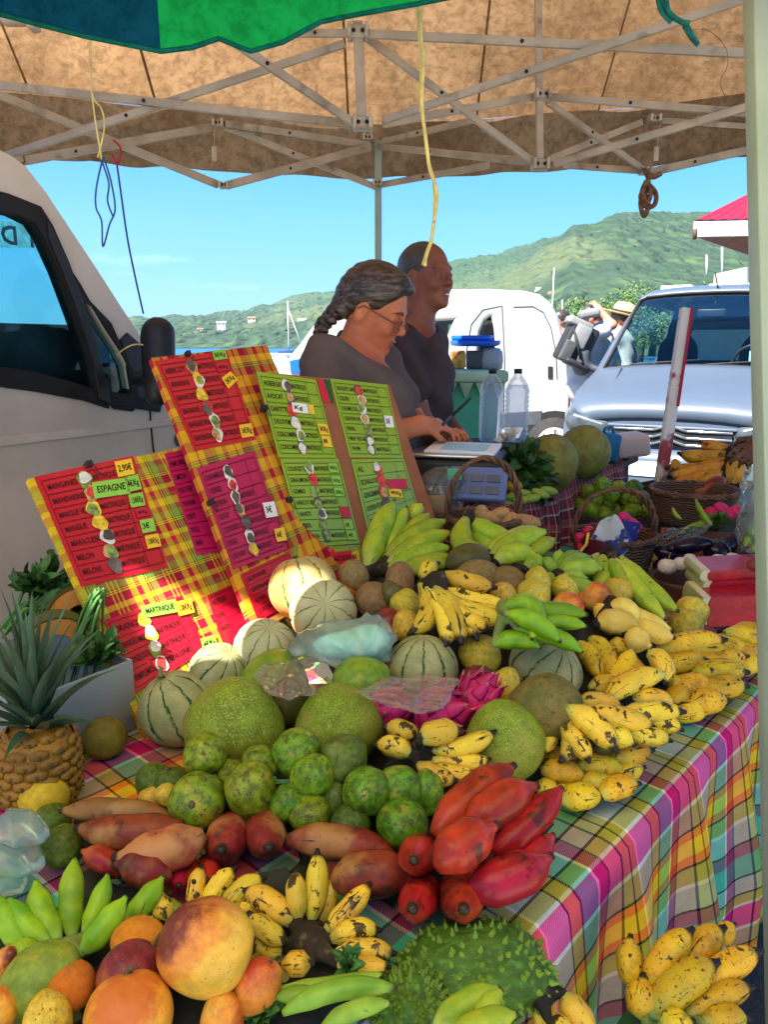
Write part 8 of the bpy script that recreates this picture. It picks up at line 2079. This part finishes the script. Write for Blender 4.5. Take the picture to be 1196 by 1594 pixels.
def mast(name,label,cat,px,y0,y1,d,r,lean=0,group=None,hull=None):
 lo=CAM+ray(px,y1)*d;hi=CAM+ray(px+lean,y0)*d
 root=empty(name,lo,label,cat,group);b=MB();b.tube([(0,0,0),hi-lo],r,7);b.build('mast' if hull is not None else 'shaft',MT['mast']if hull is not None else MT['concrete_pole'],root)
 return root,hi-lo
for i,(px,y0,y1,d,lean)in enumerate(((1125,385,430,260,0),(1101,397,430,260,0))):
 mast('light_pole',['taller pale pole on the slope near the red roof','shorter pale pole on the slope left of the taller one'][i],'pole',px,y0,y1,d,.35)
def sailboat(px,y0,yw,d,L,label,boom=None,seedcol='hull'):
 wl=CAM+ray(px,yw)*d;wl.z=-.6;hi=CAM+ray(px,y0)*d
 root=empty('sailing_boat',wl,label,'boat','boats in the bay')
 b=MB()
 def hullf(u,v):
  x=L*(u-.5);w=L*.16*math.sin(PI*min(1,.12+u*.95))**.7;a=PI*v
  return Vector((x,w*math.cos(a),.9-1.2*math.sin(a)))
 b.grid(hullf,14,10);b.add([hullf(i/14,0)for i in range(15)]+[hullf(i/14,1)for i in range(14,-1,-1)],[tuple(range(30))],None,False);b.build('hull',MT['hull'],root)
 b=MB();b.box((-.2,0,1.1),(L*.32,L*.16,.5),None,.1);b.build('cabin',MT['hull_dark'],root)
 b=MB();b.tube([(0,0,.8),(0,0,hi.z+.6)],.09,7);b.build('mast',MT['mast'],root)
 if boom:b=MB();b.tube([(0,0,hi.z*.96),(boom,0,1.0)],.06,6);b.build('stay',MT['mast'],root)
 return root
sailboat(450,470,556,110,8,'sailing boat with a tall bare mast and a stay, left of the woman',2.2)
sailboat(857,420,556,130,9,'sailing boat whose tall mast rises behind the white van',None)
sailboat(872,468,556,120,7,'smaller sailing boat mast between the white van and the backpack',None)
wl=CAM+ray(432,556)*70;wl.z=-.6;mbt=empty('motor_boat',wl,'small white motor boat moored left of the tall mast','boat')
S=Solid();S.ell((0,0,.2),(1.9,.7,.45),None,.1).ell((.2,0,.75),(.8,.5,.35),None,.1);me=S.mesh(.1,'hull');me.materials.append(MT['hull']);link_mesh('hull',me,mbt)
b=MB();b.box((.1,0,1.0),(1.0,.6,.12),None,.04);b.build('awning',MT['tile_red'],mbt)
def on3(px,py,d):return CAM+ray(px,py)*d
bq=on3(1180,350,11);bl=empty('market_building',(bq.x+2,bq.y+1,0),'low building with a red metal roof and white fascia at the upper right','building');bo_=bl.location.copy()
e0=on3(1081,345,11.0);e1=e0+Vector((5.0,-.6,0));zE=e0.z
rd_=Vector((.62,.78,0)).normalized();hip=Vector((1.7,1.9,.75))
th_=.20
b=MB();b.add([e0-bo_,e1-bo_,e1+Vector((0,0,-th_))-bo_,e0+Vector((0,0,-th_))-bo_,e0+rd_*.05-bo_,e1+rd_*.05-bo_,e1+rd_*.05+Vector((0,0,-th_))-bo_,e0+rd_*.05+Vector((0,0,-th_))-bo_],[(0,1,2,3),(0,4,5,1),(3,2,6,7),(0,3,7,4)],None,False)
b.add([e0-bo_,e0+rd_*4-bo_,e0+rd_*4+Vector((0,0,-th_))-bo_,e0+Vector((0,0,-th_))-bo_],[(0,1,2,3)],None,False);b.build('fascia',MT['white_paint'],bl)
def rf(u,v):
 a=e0+(e1-e0)*u;t=Vector((min(1.7,u*5.0)if u<.34 else 1.7,0,0));k=v
 ridge=e0+Vector((1.75+3.2*u*.9,2.0,.78))if True else a
 return a.lerp(ridge,v)+Vector((0,0,.012+.022*abs(math.sin(u*5.0/.16*PI))))-bo_
b=MB();b.grid(rf,200,8);b.build('roof',MT['roof_red'],bl)
def rf2(u,v):
 a=e0+rd_*4*u;ridge=e0+Vector((1.75,2.0,.78));return a.lerp(ridge,v)+Vector((0,0,.012))-bo_
b=MB();b.grid(rf2,20,6);b.build('roof',MT['roof_red'],bl)
so_=Vector((.10,.06,-.21))
b=MB();b.add([e0+so_-bo_,e1+so_-bo_,e1+rd_*.9+Vector((0,0,-.42))-bo_,e0+rd_*.9+Vector((.75,0,-.42))-bo_],[(0,1,2,3)],None,False);b.add([e0+so_-bo_,e0+rd_*.9+Vector((.75,0,-.42))-bo_,e0+rd_*4+Vector((.75,0,-.42))-bo_,e0+rd_*4+so_-bo_],[(0,1,2,3)],None,False);b.build('soffit',MT['dark_wood'],bl)
wl0=e0+rd_*.9+Vector((1.3,0,0));
b=MB();b.box(wl0+Vector((2.0,1.5,-zE/2-.2))-bo_,(4.0,2.9,zE-.40));b.build('wall',MT['wall_cream'],bl)
b=MB();b.tube([e0+Vector((.03,0,-.1))-bo_,e0+Vector((.03,0,-.24))-bo_],.03,8);b.build('gutter_end',MT['dark_wood'],bl)
# ====== world, sun, camera
w=bpy.data.worlds.new('World');SC.world=w;w.use_nodes=True;nt=w.node_tree;nt.nodes.clear()
SUN_EL=math.radians(52);sd=Vector((-.62,-.55,0)).normalized()
sun_dir=Vector((sd.x*math.cos(SUN_EL),sd.y*math.cos(SUN_EL),math.sin(SUN_EL)))
sky=nt.nodes.new('ShaderNodeTexSky');sky.sky_type='NISHITA';sky.sun_disc=False;sky.sun_elevation=SUN_EL
sky.sun_rotation=math.atan2(sun_dir.x,sun_dir.y);sky.air_density=1.0;sky.dust_density=.15;sky.ozone_density=3.0;sky.altitude=0
tc=nt.nodes.new('ShaderNodeTexCoord');mp=nt.nodes.new('ShaderNodeMapping');mp.inputs['Scale'].default_value=(2.2,2.2,13)
nz=nt.nodes.new('ShaderNodeTexNoise');nz.inputs['Scale'].default_value=1.7;nz.inputs['Detail'].default_value=6;nz.inputs['Roughness'].default_value=.6
mr=nt.nodes.new('ShaderNodeMapRange');mr.inputs[1].default_value=.62;mr.inputs[2].default_value=.84;mr.inputs[4].default_value=.3
mx=nt.nodes.new('ShaderNodeMix');mx.data_type='RGBA';mx.inputs[7].default_value=(8.5,9,9.6,1)
hs=nt.nodes.new('ShaderNodeHueSaturation');hs.inputs['Saturation'].default_value=1.6
bg=nt.nodes.new('ShaderNodeBackground');bg.inputs[1].default_value=.052;ou=nt.nodes.new('ShaderNodeOutputWorld')
L=nt.links.new
L(tc.outputs['Generated'],mp.inputs[0]);L(mp.outputs[0],nz.inputs['Vector']);L(nz.outputs['Fac'],mr.inputs[0]);L(mr.outputs[0],mx.inputs[0]);L(sky.outputs[0],hs.inputs['Color']);sp=nt.nodes.new('ShaderNodeSeparateXYZ');L(tc.outputs['Generated'],sp.inputs[0])
el=nt.nodes.new('ShaderNodeMapRange');el.inputs[1].default_value=.5;el.inputs[2].default_value=.02;el.inputs[3].default_value=0;el.inputs[4].default_value=.78;L(sp.outputs[2],el.inputs[0])
mb=nt.nodes.new('ShaderNodeMix');mb.data_type='RGBA';mb.inputs[7].default_value=(.5,1.8,3.7,1);L(el.outputs[0],mb.inputs[0]);L(hs.outputs[0],mb.inputs[6]);L(mb.outputs[2],mx.inputs[6])
L(mx.outputs[2],bg.inputs[0]);L(bg.outputs[0],ou.inputs[0])
ld=bpy.data.lights.new('Sun','SUN');ld.energy=3.7;ld.angle=math.radians(.5);ld.color=(1,.95,.87)
lo=bpy.data.objects.new('Sun',ld);COL.objects.link(lo);lo.rotation_mode='QUATERNION';lo.rotation_quaternion=sun_dir.to_track_quat('Z','Y');lo.location=(0,0,30)
cd=bpy.data.cameras.new('Camera');co=bpy.data.objects.new('Camera',cd);COL.objects.link(co)
cd.sensor_fit='VERTICAL';cd.sensor_height=36;cd.lens=36*F/1594;cd.clip_start=.02;cd.clip_end=20000
co.location=CAM;co.rotation_euler=(PI/2-TH,0,0);SC.camera=co
SC.view_settings.view_transform='Standard';SC.view_settings.look='None';SC.view_settings.exposure=2.5;SC.view_settings.gamma=1
SC.render.engine='CYCLES'
SC.cycles.use_denoising=True
try:SC.cycles.denoiser='OPENIMAGEDENOISE'
except Exception:pass
SC.cycles.max_bounces=8;SC.cycles.transparent_max_bounces=16;SC.cycles.diffuse_bounces=4;SC.cycles.glossy_bounces=3
SC.cycles.caustics_reflective=False;SC.cycles.caustics_refractive=False
SC.cycles.sample_clamp_indirect=8
